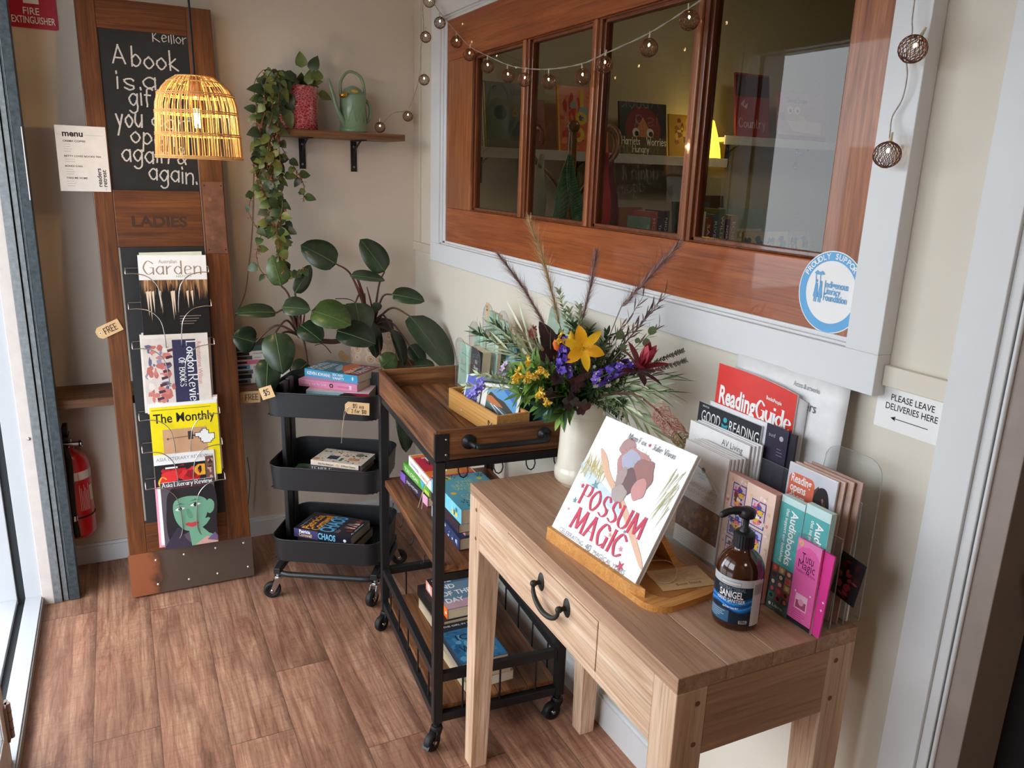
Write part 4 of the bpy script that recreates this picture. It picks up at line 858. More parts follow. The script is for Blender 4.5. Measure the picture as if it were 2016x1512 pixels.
# wire trailing down the wall from the high shelf
b = MB(); b.tube(smooth_pts([(.49, 3.205, 1.56), (0.472, 3.206, 1.311), (0.451, 3.206, 1.155), (0.429, 3.206, 1.036), (0.385, 3.200, 0.948), (0.371, 3.160, 0.925)], 6), .0016, mat((150, 130, 110), .6), 6)
tag(b.build('cable'), 'thin pale cable running down the back wall beside the leaning door', 'cable')
b = MB(); b.tube(smooth_pts([(0.401, 3.190, 0.364), (0.408, 3.200, 0.270), (0.400, 3.200, 0.191), (0.393, 3.200, 0.134)], 5), .0015, mat((60, 50, 44), .6), 6)
tag(b.build('cable'), 'short dark cable low on the back wall right of the leaning door', 'cable')
# ---------------------------------------------------------------- string lights
COP = mat((120, 78, 62), .3, .8, noise=.2, scale=80, name='copper_mesh'); LED = mat((255, 214, 150), .5, emit=14, name='tiny_lamp')
SLW = mat((170, 160, 146), .5, name='clear_cable'); CAP = mat((206, 190, 160), .4, trans=.2)
def mesh_ball():
    b = MB(); r = .0205
    for s_ in (1, -1):
        for k in range(18):
            a0 = 2*math.pi*k/18; P = []
            for i in range(11):
                th = .28+(math.pi-.5)*i/10; a = a0+s_*.9*i/10*1.6; P.append((r*math.sin(th)*math.cos(a), r*math.sin(th)*math.sin(a), r*math.cos(th)*.95))
            b.tube(P, .0006, COP, 3, caps=False)
    b.tube([(.0055*math.cos(i*.524), .0055*math.sin(i*.524), -.0187) for i in range(12)], .0011, COP, 5, closed=True)
    b.tube([(.0052*math.cos(i*.524), .0052*math.sin(i*.524), .0188) for i in range(12)], .001, COP, 5, closed=True)
    return b
def string(label, wire, balls, tilt=None):
    o = thing('string_lights', label, 'string lights', balls[0], 'strings of copper ball lights'); proto = None
    b = MB(); w_ = smooth_pts(wire, 6)
    for ph in (0, math.pi):
        b.tube([(p.x+.0012*math.cos(ph+i*1.1), p.y+.0012*math.cos(ph+i*1.1), p.z+.0012*math.sin(ph+i*1.1)) for i, p in enumerate(w_)], .0009, SLW, 4)
    b.build('cable', o)
    for i, c in enumerate(balls):
        M = T(*c) @ (RX(tilt[i][0]) @ RY(tilt[i][1]) if tilt else RX(12*math.sin(i*2)))
        if string.proto is None:
            q = mesh_ball().build('ball', None, M=M); l_ = MB(); l_.ball((0, 0, .006), .0024, LED, 8, 1.6); lo = l_.build('bulb', q, local=True)
            k_ = MB(); k_.tube([(0, 0, .017), (0, 0, .034)], [.003, .0016], CAP, 8); k_.build('cap', q, local=True); string.proto = q
        else:
            q = string.proto.copy(); COL.objects.link(q); q.matrix_basis = M
            for ch in string.proto.children:
                d = ch.copy(); COL.objects.link(d); d.parent = q; d.matrix_parent_inverse = ch.matrix_parent_inverse.copy()
        q.parent = o; q.matrix_parent_inverse = WM(o).inverted()
string.proto = None
bw = [(0.938, 3.050, 1.685), (1.081, 3.140, 1.738), (1.090, 2.978, 1.862), (1.090, 2.963, 2.010), (1.085, 2.914, 2.122), (1.085, 2.805, 2.036), (1.100, 2.684, 1.960), (1.100, 2.571, 1.907), (1.100, 2.422, 1.856), (1.100, 2.272, 1.815), (1.100, 2.160, 1.795), (1.100, 2.015, 1.778), (1.100, 1.834, 1.775), (1.100, 1.734, 1.794), (1.100, 1.555, 1.812), (1.100, 1.418, 1.849)]
wr = [(0.921, 3.080, 1.679), (0.949, 3.060, 1.700), (1.016, 3.120, 1.746), (1.083, 3.150, 1.764), (1.100, 3.103, 1.830), (1.100, 3.056, 1.890), (1.100, 3.046, 1.973), (1.100, 3.013, 2.040), (1.100, 3.024, 2.112), (1.090, 2.981, 2.153), (1.090, 2.891, 2.116), (1.090, 2.809, 2.067), (1.100, 2.680, 1.987), (1.100, 2.564, 1.931), (1.100, 2.424, 1.888), (1.100, 2.271, 1.846), (1.100, 2.152, 1.825), (1.100, 2.009, 1.810), (1.100, 1.845, 1.807), (1.100, 1.730, 1.820), (1.100, 1.561, 1.842), (1.100, 1.423, 1.873), (1.100, 1.327, 1.898)]
string('long string of copper mesh ball lights looping from the high shelf across the window', wr, bw)
rb = [(1.085, 0.861, 1.729), (1.085, 0.878, 1.578)]
string('short tail of string lights with two copper balls on the white frame', [(1.095, 0.882, 1.842), (1.095, 0.879, 1.800), (1.095, 0.878, 1.772), (1.088, 0.869, 1.752), (1.100, 0.881, 1.719), (1.098, 0.874, 1.693), (1.100, 0.878, 1.661), (1.100, 0.891, 1.636), (1.095, 0.887, 1.614), (1.088, 0.881, 1.603)], rb, [(10, 25), (0, 8)])
# ---------------------------------------------------------------- black three tier trolley
UX, UY = Vector((.862, -.507, 0)), Vector((.507, .862, 0))
MT = mtx((.392, 2.660, 0), UX, UY)            # front left corner on the floor, x along the front, y to the back
TW, TD = .40, .335
TR = thing('utility_trolley', 'black three tier steel trolley on castors in the corner', 'trolley', MT)
def rpath(x0, x1, y0, y1, r, n=6):
    return [(cx+r*math.cos(a), cy+r*math.sin(a)) for cx, cy, a0 in ((x1-r, y0+r, -90), (x1-r, y1-r, 0), (x0+r, y1-r, 90), (x0+r, y0+r, 180)) for a in [math.radians(a0+90*i/n) for i in range(n+1)]]
def tray(z1, h, mesh=True):
    b = MB(); out = rpath(0, TW, 0, TD, .055); n = len(out)
    inn = rpath(.003, TW-.003, .003, TD-.003, .052)
    bo = rpath(.006, TW-.006, .006, TD-.006, .05); bi = rpath(.009, TW-.009, .009, TD-.009, .047)
    for (P, zp, Q, zq) in ((out, z1, bo, z1-h), (inn, z1, bi, z1-h+.003)):
        b.add([(p[0], p[1], zp) for p in P]+[(p[0], p[1], zq) for p in Q], [(i, (i+1) % n, n+(i+1) % n, n+i) for i in range(n)], M_BLKS, None, True)
    b.add([(p[0], p[1], z1) for p in out]+[(p[0], p[1], z1) for p in inn], [(i, (i+1) % n, n+(i+1) % n, n+i) for i in range(n)], M_BLKS)
    b.tube([(p[0], p[1], z1) for p in out], .0028, M_BLKS, 6, closed=True)
    if mesh:   # perforated base: a frame with a grid of bars
        for i in range(34): x = .012+i*(TW-.024)/33; b.box(x-.002, x+.002, .02, TD-.02, z1-h, z1-h+.002, M_BLKS)
        for i in range(28): y = .012+i*(TD-.024)/27; b.box(.02, TW-.02, y-.002, y+.002, z1-h, z1-h+.002, M_BLKS)
        b.prism(bo, z1-h-.0012, z1-h-.0002, mat((14, 14, 15), .7))
    b.build('tray', TR, local=True)
tray(.785, .085); tray(.515, .085); tray(.238, .085)
for x0 in (.022, TW-.022):
    b = MB()
    for y0 in (.15, .215): b.box(x0-.008, x0+.008, y0-.022, y0+.022, .12, .785, M_BLKS)
    b.box(x0-.004, x0+.004, .15, .215, .12, .78, M_BLKS); b.build('upright', TR, local=True, bevel=.003)
    b = MB()
    for zz in (.2, .47, .74):
        for y0 in (.16, .205): b.disc(0, 0, .0045, M_CHR, mtx((x0+(.0085 if x0 < .2 else -.0085), y0, zz), (0, 1 if x0 < .2 else -1, 0), (0, 0, 1)), n=10)
    b.build('screw', TR, local=True)
b = MB()
for y0 in (.012, TD-.012): pass
loop = [(p[0], p[1], .1) for p in rpath(.004, TW-.004, .004, TD-.004, .06)]
b.tube(loop, .0105, M_BLKS, 10, closed=True)
for x0 in (.022, TW-.022): b.box(x0-.012, x0+.012, .0, TD, .1, .122, M_BLKS)
b.build('base_frame', TR, local=True, bevel=.002)
def caster(parent, x, y, z1, rw, ang, chrome=True, local=True, brake=False):
    """Swivel castor under (x, y); wheel trails in direction ang."""
    M = T(x, y, 0) @ RZ(ang); c = MB(); mm = M_CHR if chrome else M_BLK; tr_ = rw*.75
    c.tube([(0, 0, z1), (0, 0, z1-.012)], .009, mm, 12, M); c.lathe([(.0001, z1-.01), (.015, z1-.012), (.017, z1-.02), (.0001, z1-.024)][::-1], mm, 16, M)
    for s in (-1, 1):
        c.prism([(-.012, z1-.02), (.012, z1-.02), (tr_+.009, rw-.004), (tr_+.002, rw-.011), (tr_-.009, rw-.006)], s*.0125-.001, s*.0125+.001, mm, M @ mtx((0, 0, 0), (1, 0, 0), (0, 0, 1)))
    c.box(-.012, .014, -.0125, .0125, z1-.024, z1-.02, mm, M)
    if brake: c.prism([(tr_+.01, rw+.012), (tr_+rw-.004, rw+.004), (tr_+rw+.004, rw-.006), (tr_+.008, rw+.007)], -.011, .011, mm, M @ mtx((0, 0, 0), (1, 0, 0), (0, 0, 1)))
    o = c.build('castor', parent, local=local, bevel=.0008)
    w = MB(); Mw = M @ mtx((tr_, 0, rw), (1, 0, 0), (0, 0, 1))
    w.lathe([(.004, -.009), (rw*.55, -.008), (rw*.62, -.0105), (rw*.9, -.0105), (rw, -.006), (rw, .006), (rw*.9, .0105), (rw*.62, .0105), (rw*.55, .008), (.004, .009)], M_RUB, 28, Mw)
    w.lathe([(.0001, -.0155), (.0055, -.015), (.0055, .015), (.0001, .0155)], M_CHR, 12, Mw); w.build('wheel', o, local=local)
for x, y, a in ((.02, .02, 200), (TW-.02, .02, 250), (.02, TD-.02, 160), (TW-.02, TD-.02, 20)): caster(TR, x, y, .098, .031, a)
# tags on the trolley
def loop_tag(*a): return card_tag(*a)
g0 = (0.406, 2.656, 0.765); card_tag('kraft tag marked $5 on the left front corner of the black trolley', mtx(Vector(g0)+Vector((-.012, -.012, -.004)), UX*.93+Vector((0, 0, .33)), Vector((0, 0, .95))-UX*.2), .046, .042, [('$5', .012, .013, .02, .02)], None, .002)
g1 = (0.630, 2.462, 0.745); Mg = mtx(Vector(g1)-UY*.012+Vector((0, 0, -.0)), UX*.99-Vector((0, 0, .03)), (0, 0, 1))
card_tag('kraft tag offering three for $10 tied to the top tray front', Mg, .082, .042, [('$5 ea', .026, .023, .013, .036), ('3 for $10', .022, .005, .013, .05)], None, .01)
b = MB(); b.tube(smooth_pts([Mg @ Vector((.012, .021, .002)), Mg @ Vector((.002, -.0, .004)), Mg @ Vector((-.006, -.04, .004)), Mg @ Vector((-.009, -.085, .002)), Mg @ Vector((-.011, -.105, .002))], 5), .0007, M_TWINE, 5); b.tube(smooth_pts([Mg @ Vector((.012, .021, .002)), Mg @ Vector((.0, .01, .006)), Mg @ Vector((-.005, -.045, .005))], 5), .0007, M_TWINE, 5)
tag(b.build('twine'), 'loose twine hanging from the three for $10 tag', 'string')
# ---- books on the trolley
G1 = 'books on the black trolley'
BLU = mat((72, 170, 210), .35, coat=.2)
def sp_kk(b, M): b.text('KEVIN KWAN', .014, M_WHITE, M, .012, .0085, width=.098, bold=.025); b.text('SEX AND', .0095, M_WHITE, M, .125, .0165, width=.048, bold=.02); b.text('VANITY', .0105, M_WHITE, M, .125, .0035, width=.052, bold=.02); b.disc(.114, .014, .0035, mat((226, 170, 180)), M, ry=.008); b.disc(.214, .015, .0035, M_WHITE, M, ry=.007)
def fr_kk(b, M):
    b.poly([(0, .0), (.153, 0), (.153, .235), (0, .235)], mat((60, 120, 140), .35), M); r = random.Random(3)
    b.poly([(0, 0), (.153, 0), (.153, .09), (.09, .12), (.03, .06), (0, .05)], mat((150, 44, 58), .35), M, z=1e-5); b.poly([(0, .055), (.04, .09), (.1, .135), (.153, .12), (.153, .085), (.1, .07), (.05, .04)], mat((226, 112, 70), .35), M, z=2e-5); b.poly([(.0, .05), (.03, .04), (.09, .06), (.13, .05), (.1, .02), (.02, .015)], mat((60, 34, 44)), M, z=3e-5); b.poly([(.02, .1), (.06, .14), (.12, .15), (.1, .13), (.05, .1)], mat((150, 180, 190)), M, z=4e-5)
    b.text('KEVIN', .034, M_WHITE, M, .012, .198, width=.1, z=6e-5, bold=.01); b.text('KWAN', .034, M_WHITE, M, .012, .158, width=.1, z=6e-5, bold=.01); b.text('SEX AND', .026, M_WHITE, M, .02, .05, width=.11, z=6e-5, bold=.01); b.text('VANITY', .034, M_WHITE, M, .02, .012, width=.12, z=6e-5, bold=.01)
Mb, h = lying((0.579, 2.921, 0.765), (0.745, 2.732, 0.765), .765)
book(Mb, .153, .235, .029, 'blue paperback with a sunset cover on top of the upper trolley stack', BLU, fr_kk, sp_kk, group=G1)
PNK = mat((238, 150, 190), .4)
def sp_pk(b, M): b.text('looking out for love', .011, mat((250, 222, 236)), M, .014, .009, width=.1, bold=.015); b.disc(.135, .013, .008, M_INK, M, rin=.004); b.text('SOPHIE COUSENS', .006, mat((220, 90, 150)), M, .16, .01, width=.05); b.quad(.208, .218, .006, .02, mat((252, 226, 236)), M)
Mb, h = lying((0.555, 2.879, 0.738), (0.738, 2.714, 0.738), .738)
book(Mb, .153, .24, .0265, 'pink paperback under the blue one on the upper trolley tray', PNK, None, sp_pk, group=G1)
def sp_b3(b, M): b.quad(0, .14, 0, .03, mat((150, 200, 206)), M); b.quad(.14, .236, 0, .03, mat((150, 24, 56)), M); b.poly([(.1, .004), (.13, .024), (.16, .03), (.19, .02), (.185, .002)], mat((40, 28, 30)), M, z=1e-5); b.text('LIANE 12', .01, mat((110, 120, 130)), M, .02, .012, width=.06, z=1e-5)
Mb, h = lying((0.559, 2.818, 0.737), (0.776, 2.690, 0.737), .7035)
book(Mb, .153, .236, .0335, 'pale blue and crimson spined paperback at the bottom of the upper trolley stack', mat((222, 196, 206)), None, sp_b3, group=G1)
def fr_bb(b, M):
    r = random.Random(6); cs = [mat(c) for c in ((206, 150, 110), (40, 50, 54), (70, 110, 60), (224, 160, 100), (90, 90, 80), (180, 60, 60), (120, 150, 150), (60, 44, 40))]
    b.disc(.02, .185, .013, cs[0], M); b.quad(.03, .065, .11, .15, mat((46, 64, 76)), M); b.quad(.02, .05, .088, .1, cs[2], M); b.quad(.035, .06, .03, .07, cs[3], M); b.disc(.095, .045, .016, mat((120, 120, 98)), M)
    marks(b, M @ T(0, 0, 1e-5), .125, .19, cs, 46, 5, .004, .01, .04, .12)
    b.text('Billy-Ray Belcourt', .008, M_INK, M, .12, .02, width=.08, rot=90)
def sp_bb(b, M): b.text('Billy-Ray Belcourt', .008, M_INK, M, .03, .005, width=.06); b.disc(.105, .0085, .005, mat((230, 160, 100)), M, rin=.003); b.text('A Minor Chorus', .008, M_INK, M, .12, .005, width=.055); b.quad(.188, .197, 0, .018, M_INK, M)
CRM = mat((238, 218, 198), .45)
Mb, h = lying((0.551, 2.728, 0.478), (0.714, 2.593, 0.478), .478)
book(Mb, .13, .198, .0185, 'cream paperback covered in small objects on the middle trolley tray', CRM, fr_bb, sp_bb, pages=M_PAGEW, group=G1)
def sp_te(b, M): b.pen('TEMPLE', .015, mat((214, 210, 214)), M, .008, .004, w=.2, h=.06, serif=.08, width=.08); b.text('The Broken Shore', .009, mat((150, 130, 90)), M, .096, .006, width=.08)
Mb, h = lying((0.545, 2.723, 0.456), (0.712, 2.593, 0.456), .456)
book(Mb, .132, .2, .0215, 'dark grey paperback under the cream one on the middle trolley tray', mat((66, 64, 68)), None, sp_te, group=G1)
def fr_gn(b, M): marks(b, M, .15, .215, [mat((60, 90, 60)), mat((150, 60, 40)), mat((200, 160, 90)), mat((60, 50, 44))], 40, 3, lo=.1, hi=.4)
Mb = MT @ T(.13, .035, .4365) @ RZ(-2)
book(MT @ T(.06, .05, .4335) @ RZ(-90) @ T(-.17, 0, 0), .17, .24, .009, 'floral patterned paperback lying at the bottom of the middle trolley tray', mat((96, 110, 80)), fr_gn, group=G1)
book(MT @ T(.05, .04, .4432) @ RZ(-90) @ T(-.16, 0, 0), .16, .215, .012, 'green paperback with leaf pattern beneath the dark grey one on the middle tray', mat((84, 112, 84)), fr_gn, group=G1)
def fr_ch(b, M):
    b.text('THE INTERNATIONAL', .006, mat((190, 190, 196)), M, .02, .215, width=.08, z=1e-5)
    OR = mat((240, 160, 60)); TU = mat((90, 176, 220))
    for tx, y, s_, m_, wd in (('Patricia', .178, .04, OR, .122), ('Cornwell', .142, .04, OR, .128), ('CHAOS', .085, .07, TU, .134)): b.text(tx, s_*.9, m_, M, .01, y, width=wd, z=2e-5, bold=.022)
    r = random.Random(2)
    for i in range(22): u = r.uniform(.03, .14); b.poly([(u-.004, .02), (u+.004, .02), (u+r.uniform(-.01, .01), .02+r.uniform(.02, .05))], r.choice((mat((190, 84, 50)), mat((230, 200, 190)), mat((120, 50, 40)))), M, z=1e-5+i*1e-6)
    b.text('A thriller', .006, M_WHITE, M, .02, .008, width=.1, z=2e-5); lines(b, M @ T(0, 0, 2e-5), .015, .075, .03, 3, .006, mat((200, 200, 200)), .0012)
def sp_ch(b, M): b.quad(0, .1, 0, .034, mat((72, 66, 112)), M); b.text('Patricia', .014, M_WHITE, M, .022, .019, width=.046, z=1e-5, bold=.03); b.text('Cornwell', .014, mat((240, 190, 130)), M, .02, .005, width=.054, z=1e-5, bold=.03); b.text('CHAOS', .026, mat((120, 200, 236)), M, .1, .007, width=.072, z=1e-5, bold=.03); b.disc(.21, .016, .006, M_WHITE, M)
Mb, h = lying((0.494, 2.741, 0.228), (0.668, 2.579, 0.228), .1945)
book(Mb, .153, .236, .034, 'dark thriller with large orange and blue lettering on the lowest trolley tray', mat((34, 32, 44), .35), fr_ch, sp_ch, group=G1)
Mb, h = lying((0.504, 2.746, 0.222), (0.687, 2.588, 0.222), .1575)
book(Mb, .153, .236, .036, 'thick paperback hidden under the dark thriller on the lowest trolley tray', mat((60, 54, 50)), group=G1)
# ---------------------------------------------------------------- industrial serving cart
CA = math.radians(-4.4)
MCt = T(.653, 1.692, 0) @ Matrix.Rotation(CA, 4, 'Z')
CW, CL, PS = .392, .64, .026
K = thing('serving_cart', 'rustic brown serving cart with black metal frame on castors', 'cart', MCt)
for x, y in ((0, 0), (CW-PS, 0), (0, CL-PS), (CW-PS, CL-PS)):
    b = MB(); b.box(x, x+PS, y, y+PS, .078, .835, M_BLK); b.build('post', K, local=True, bevel=.002)
def rails(z0, z1, name):
    b = MB(); e = .003
    b.box(PS, CW-PS, e, PS-e, z0, z1, M_BLK); b.box(PS, CW-PS, CL-PS+e, CL-e, z0, z1, M_BLK); b.box(e, PS-e, PS, CL-PS, z0, z1, M_BLK); b.box(CW-PS+e, CW-e, PS, CL-PS, z0, z1, M_BLK)
    b.build(name, K, local=True, bevel=.0015)
rails(.815, .837, 'top_rail'); rails(.205, .23, 'guard_rail'); rails(.08, .105, 'bottom_rail')
for y0 in (.003, CL-PS+.003):
    b = MB(); b.box(PS, CW-PS, y0, y0+PS-.006, .505, .527, M_BLK); b.build('middle_rail', K, local=True, bevel=.0015)
for x, y in [(x, PS+(CL-2*PS)*(i+.6)/5.2) for i in range(5) for x in (.013, CW-.013)] + [(PS+(CW-2*PS)*(i+.55)/3.1, y) for i in range(3) for y in (.013, CL-.013)]:
    b = MB(); b.tube([(x, y, .105), (x, y, .205)], .0028, M_BLK, 6); b.build('guard_rod', K, local=True)
def board(name, x0, x1, y0, y1, z0, z1, n):
    b = MB(); w_ = (x1-x0)/n
    for i in range(n): b.box(x0+i*w_+.0008, x0+(i+1)*w_-.0008, y0, y1, z0, z1, M_RUSTIC)
    b.build(name, K, local=True, bevel=.0012)
board('lower_shelf', .02, CW-.02, .02, CL-.02, .106, .12, 4)
board('middle_shelf', .012, CW-.012, .006, CL-.006, .528, .55, 2)
board('tray_base', .012, CW-.012, .012, CL-.012, .848, .862, 3)
b = MB(); b.box(0, .013, .0, CL, .84, .918, M_RUSTIC); b.box(CW-.013, CW, 0, CL, .84, .918, M_RUSTIC); b.box(.013, CW-.013, 0, .013, .84, .918, M_RUSTICX); b.box(.013, CW-.013, CL-.013, CL, .84, .918, M_RUSTICX); b.build('tray_side', K, local=True, bevel=.0015)
for x, y, sx, sy in ((0, 0, 1, 1), (CW, 0, -1, 1), (0, CL, 1, -1), (CW, CL, -1, -1)):
    b = MB(); b.box(min(x, x+sx*.034), max(x, x+sx*.034), y-sy*.0018, y, .84, .91, M_BLK); b.box(min(x-sx*.0018, x), max(x-sx*.0018, x), min(y, y+sy*.012), max(y, y+sy*.012), .84, .91, M_BLK)
    for zz in (.855, .895): b.lathe([(.003, 0), (.002, .0012), (.0001, .0014)], M_CHR, 8, mtx((x+sx*.026, y-sy*.0018, zz), (1, 0, 0), (0, 0, 1)))
    b.build('corner_plate', K, local=True)
b = MB()
for x in (.085, .29):
    b.lathe([(.0001, 0), (.019, 0), (.019, .004), (.008, .006), (.008, .012)], M_BLK, 20, mtx((x, 0, .884), (1, 0, 0), (0, 0, 1)))
    for q in range(4): b.disc(.0135*math.cos(q*1.57+.78), .0135*math.sin(q*1.57+.78), .0022, M_INK, mtx((x, -.0045, .884), (1, 0, 0), (0, 0, 1)), n=8)
b.tube(smooth_pts([(.085, -.008, .884), (.087, -.026, .884), (.094, -.038, .883), (.11, -.042, .882), (.265, -.042, .882), (.281, -.038, .883), (.288, -.026, .884), (.29, -.008, .884)], 5), .0075, M_BLK, 12); b.build('handle', K, local=True)
for x, z_, yy in ((.075, .806, .013), (.17, .806, .013), (.26, .806, .013), (.34, .806, .013)):
    b = MB(); b.tube([(x-.012, yy, z_+.008), (x-.0125, yy-.004, z_-.004), (x-.008, yy-.006, z_-.015), (x, yy-.007, z_-.019), (x+.008, yy-.006, z_-.015), (x+.0125, yy-.004, z_-.004), (x+.012, yy, z_+.008)], .0018, M_BLK, 6); b.build('hook', K, local=True)
for y in (.12, .24, .36, .48):
    b = MB(); b.tube([(.008, y, .528), (.006, y, .512), (.001, y-.004, .502), (-.004, y-.004, .506)], .0018, M_BLK, 6); b.build('hook', K, local=True)
for x, y, a, br in ((.013, .013, 215, True), (CW-.013, .013, 190, True), (.013, CL-.013, 215, False), (CW-.013, CL-.013, 60, False)): caster(K, x, y, .078, .027, a, False, True, br)
# ---- books on the cart
G2 = 'paperbacks on the cart shelves'
z = .551
def A_(x, y): v = MCt @ Vector((x, y, 0)); return (v.x, v.y)
def sp_pp(b, M): b.quad(0, .05, 0, .03, mat((130, 90, 180)), M); b.text('JOJO MOYES', .01, M_WHITE, M, .06, .01, width=.1, z=1e-5); b.quad(.2, .245, 0, .03, mat((240, 170, 200)), M)
Mb, h = lying((.763, 2.297), (.768, 2.052), z)
book(Mb, .155, .245, .029, 'purple spined paperback at the bottom of the rear pile on the cart middle shelf', mat((52, 38, 60)), None, sp_pp, group=G2); z += .0295
def sp_tj(b, M): b.text('TONI JORDAN', .015, mat((232, 236, 210)), M, .014, .008, width=.13, bold=.01); b.poly([(.16, .03), (.18, .004), (.2, .03)], mat((90, 170, 200)), M); b.quad(.2, .24, .004, .014, mat((200, 214, 60)), M)
Mb, h = lying((.772, 2.292), (.772, 2.05), z)
book(Mb, .155, .242, .03, 'green spined paperback in the middle of the rear pile on the cart', mat((90, 164, 60)), None, sp_tj, group=G2); z += .0305
def sp_wa(b, M): b.text('THE WOMAN', .011, mat((170, 120, 170)), M, .02, .008, width=.09); b.text('A NOVEL', .011, mat((230, 120, 60)), M, .13, .008, width=.08)
def fr_wa(b, M):
    b.quad(.004, .149, .006, .228, mat((242, 122, 40)), M); b.quad(.006, .147, .09, .205, mat((206, 30, 72)), M, 1e-5); b.disc(.07, .06, .045, mat((246, 170, 90)), M, 2e-5); b.quad(.006, .147, .08, .1, mat((206, 40, 30)), M, 2e-5)
    b.text('THE', .034, M_WHITE, M, .03, .168, width=.09, z=4e-5, bold=.03); b.text('WOMAN', .03, mat((70, 14, 30)), M, .03, .13, width=.11, z=4e-5, bold=.03); b.text('A NOVEL', .018, mat((250, 170, 60)), M, .07, .105, width=.06, z=4e-5); b.quad(.006, .147, .012, .034, mat((206, 24, 110)), M, 4e-5); b.text('TYLER NOVELS', .012, mat((250, 170, 60)), M, .02, .018, width=.1, z=6e-5)
Mb, h = lying((.78, 2.262), (.769, 2.028), z)
book(Mb, .153, .234, .031, 'white spined paperback with orange and crimson cover topping the rear pile on the cart', mat((244, 240, 238), .4), fr_wa, sp_wa, group=G2); z += .031
tg = card_tag('kraft tag tied to the orange covered book on the cart', mtx((.772, 2.03, z+.006), (.3, -.62, .5), (.5, .1, .7)), .075, .042, [], None, .01)
b = MB()
for q in (0, 1): b.tube(smooth_pts([(.772, 2.035, z+.01), (.754, 2.05, z-.03), (.742+q*.006, 2.06-q*.012, z-.085), (.736+q*.004, 2.07-q*.02, z-.118)], 4), .0009, M_TWINE, 5)
tag(b.build('twine'), 'twine ends dangling from the tag on the orange covered book', 'string')
z = .551; G3 = G2
def fr_tl(b, M):
    b.quad(0, .153, 0, .235, mat((96, 172, 190), .35), M); r = random.Random(9); YE = mat((236, 200, 60)); GN = mat((44, 84, 66))
    for tx, y, wd in (('THE', .172, .05), ('SECRET', .148, .09), ('WORLD', .124, .09), ('OF', .1, .03), ('CONNIE', .076, .09), ('STARR', .052, .08)): b.text(tx, .02, mat((206, 206, 110)), M, .078, y, 'c', width=wd, z=2e-5)
    b.text('ROBBI NEAL', .016, mat((28, 56, 96)), M, .078, .014, 'c', width=.1, z=2e-5)
    for (x, y, s_) in ((.03, .05, 1), (.02, .22, 1.2), (.06, .225, 1), (.1, .22, .8), (.14, .215, 1), (.14, .04, .8)):
        for q in range(5): b.poly([(x, y), (x+.014*s_*math.cos(q*1.2), y+.014*s_*math.sin(q*1.2)), (x+.012*s_*math.cos(q*1.2+.5), y+.012*s_*math.sin(q*1.2+.5))], GN, M, z=1e-5)
    for (x, y) in ((.035, .215), (.045, .218), (.02, .11), (.13, .19)): b.disc(x, y, .009, YE, M, 1.5e-5, 8)
def sp_tl(b, M): marks(b, M, .235, .04, [mat((60, 120, 110)), mat((236, 200, 80)), mat((150, 210, 220))], 16, 4, lo=.03, hi=.1)
def sp_nv(b, M): b.quad(.0, .1, 0, .034, mat((150, 170, 190)), M); b.disc(.21, .016, .006, mat((200, 210, 220)), M); marks(b, M, .23, .034, [mat((110, 150, 180)), mat((190, 200, 210)), mat((50, 66, 110))], 18, 7, lo=.03, hi=.12)
Mb, h = lying((.757, 1.99), (.747, 1.755), z); book(Mb, .155, .235, .034, 'navy spined paperback at the base of the front pile on the cart', mat((40, 52, 92)), None, sp_nv, group=G2); z += .0345
Mb, h = lying((.768, 1.985), (.768, 1.765), z); book(Mb, .14, .22, .018, 'slim paperback with pale pink spine second from the base of the front cart pile', mat((206, 150, 150)), None, None, group=G2); z += .0185
Mb, h = lying((.752, 1.985), (.742, 1.75), z); book(Mb, .153, .235, .026, 'maroon black paperback under the teal one in the front cart pile', mat((50, 28, 40)), None, None, group=G2); z += .0265
Mb, h = lying((.752, 1.98), (.747, 1.745), z); book(Mb, .155, .235, .042, 'thick teal novel with yellow flowers topping the front pile on the cart', mat((120, 200, 220)), fr_tl, sp_tl, group=G2)
z = .1205
Mb, h = lying((.795, 2.205), (.792, 1.975), z); book(Mb, .153, .23, .034, 'cream paged paperback at the base of the rear pile on the cart floor shelf', mat((206, 190, 160)), None, None, group=G2); z += .0345
Mb, h = lying((.797, 2.225), (.797, 1.985), z); book(Mb, .155, .24, .036, 'thick black paperback in the middle of the rear pile on the lowest cart shelf', mat((32, 30, 32)), None, None, group=G2); z += .0365
def fr_ed(b, M):
    b.quad(0, .13, 0, .2, mat((96, 124, 144)), M); b.quad(0, .13, 0, .045, mat((190, 150, 156)), M, 1e-5); b.quad(0, .13, .15, .2, mat((56, 92, 120)), M, 1e-5); b.quad(0, .02, .12, .2, M_INK, M, 2e-5)
    for i, tx in enumerate(('THE', 'END', 'OF THE', 'DAY')): b.text(tx, .028, mat((232, 230, 230)), M, .012, .16-i*.042, z=3e-5, bold=.02, width=(.06, .06, .1, .06)[i])
def sp_ed(b, M): b.quad(0, .1, 0, .035, mat((236, 150, 130)), M); marks(b, M, .1, .034, [mat((250, 236, 230)), mat((240, 190, 170))], 16, 4, lo=.1, hi=.3); b.quad(.14, .2, 0, .035, mat((242, 110, 30)), M, 1e-5); b.disc(.185, .017, .005, M_WHITE, M, 2e-5)
Mb, h = lying((.815, 2.19), (.812, 1.99), z); book(Mb, .13, .2, .035, 'grey blue paperback with white title and orange spine on the lowest cart shelf', mat((90, 110, 126)), fr_ed, sp_ed, group=G2)
z = .1205
Mb, h = lying((.765, 1.955), (.765, 1.735), z); book(Mb, .15, .22, .03, 'white paged paperback at the base of the blue topped pile on the cart floor shelf', mat((200, 180, 150)), None, None, M_PAGEW, group=G2); z += .0305
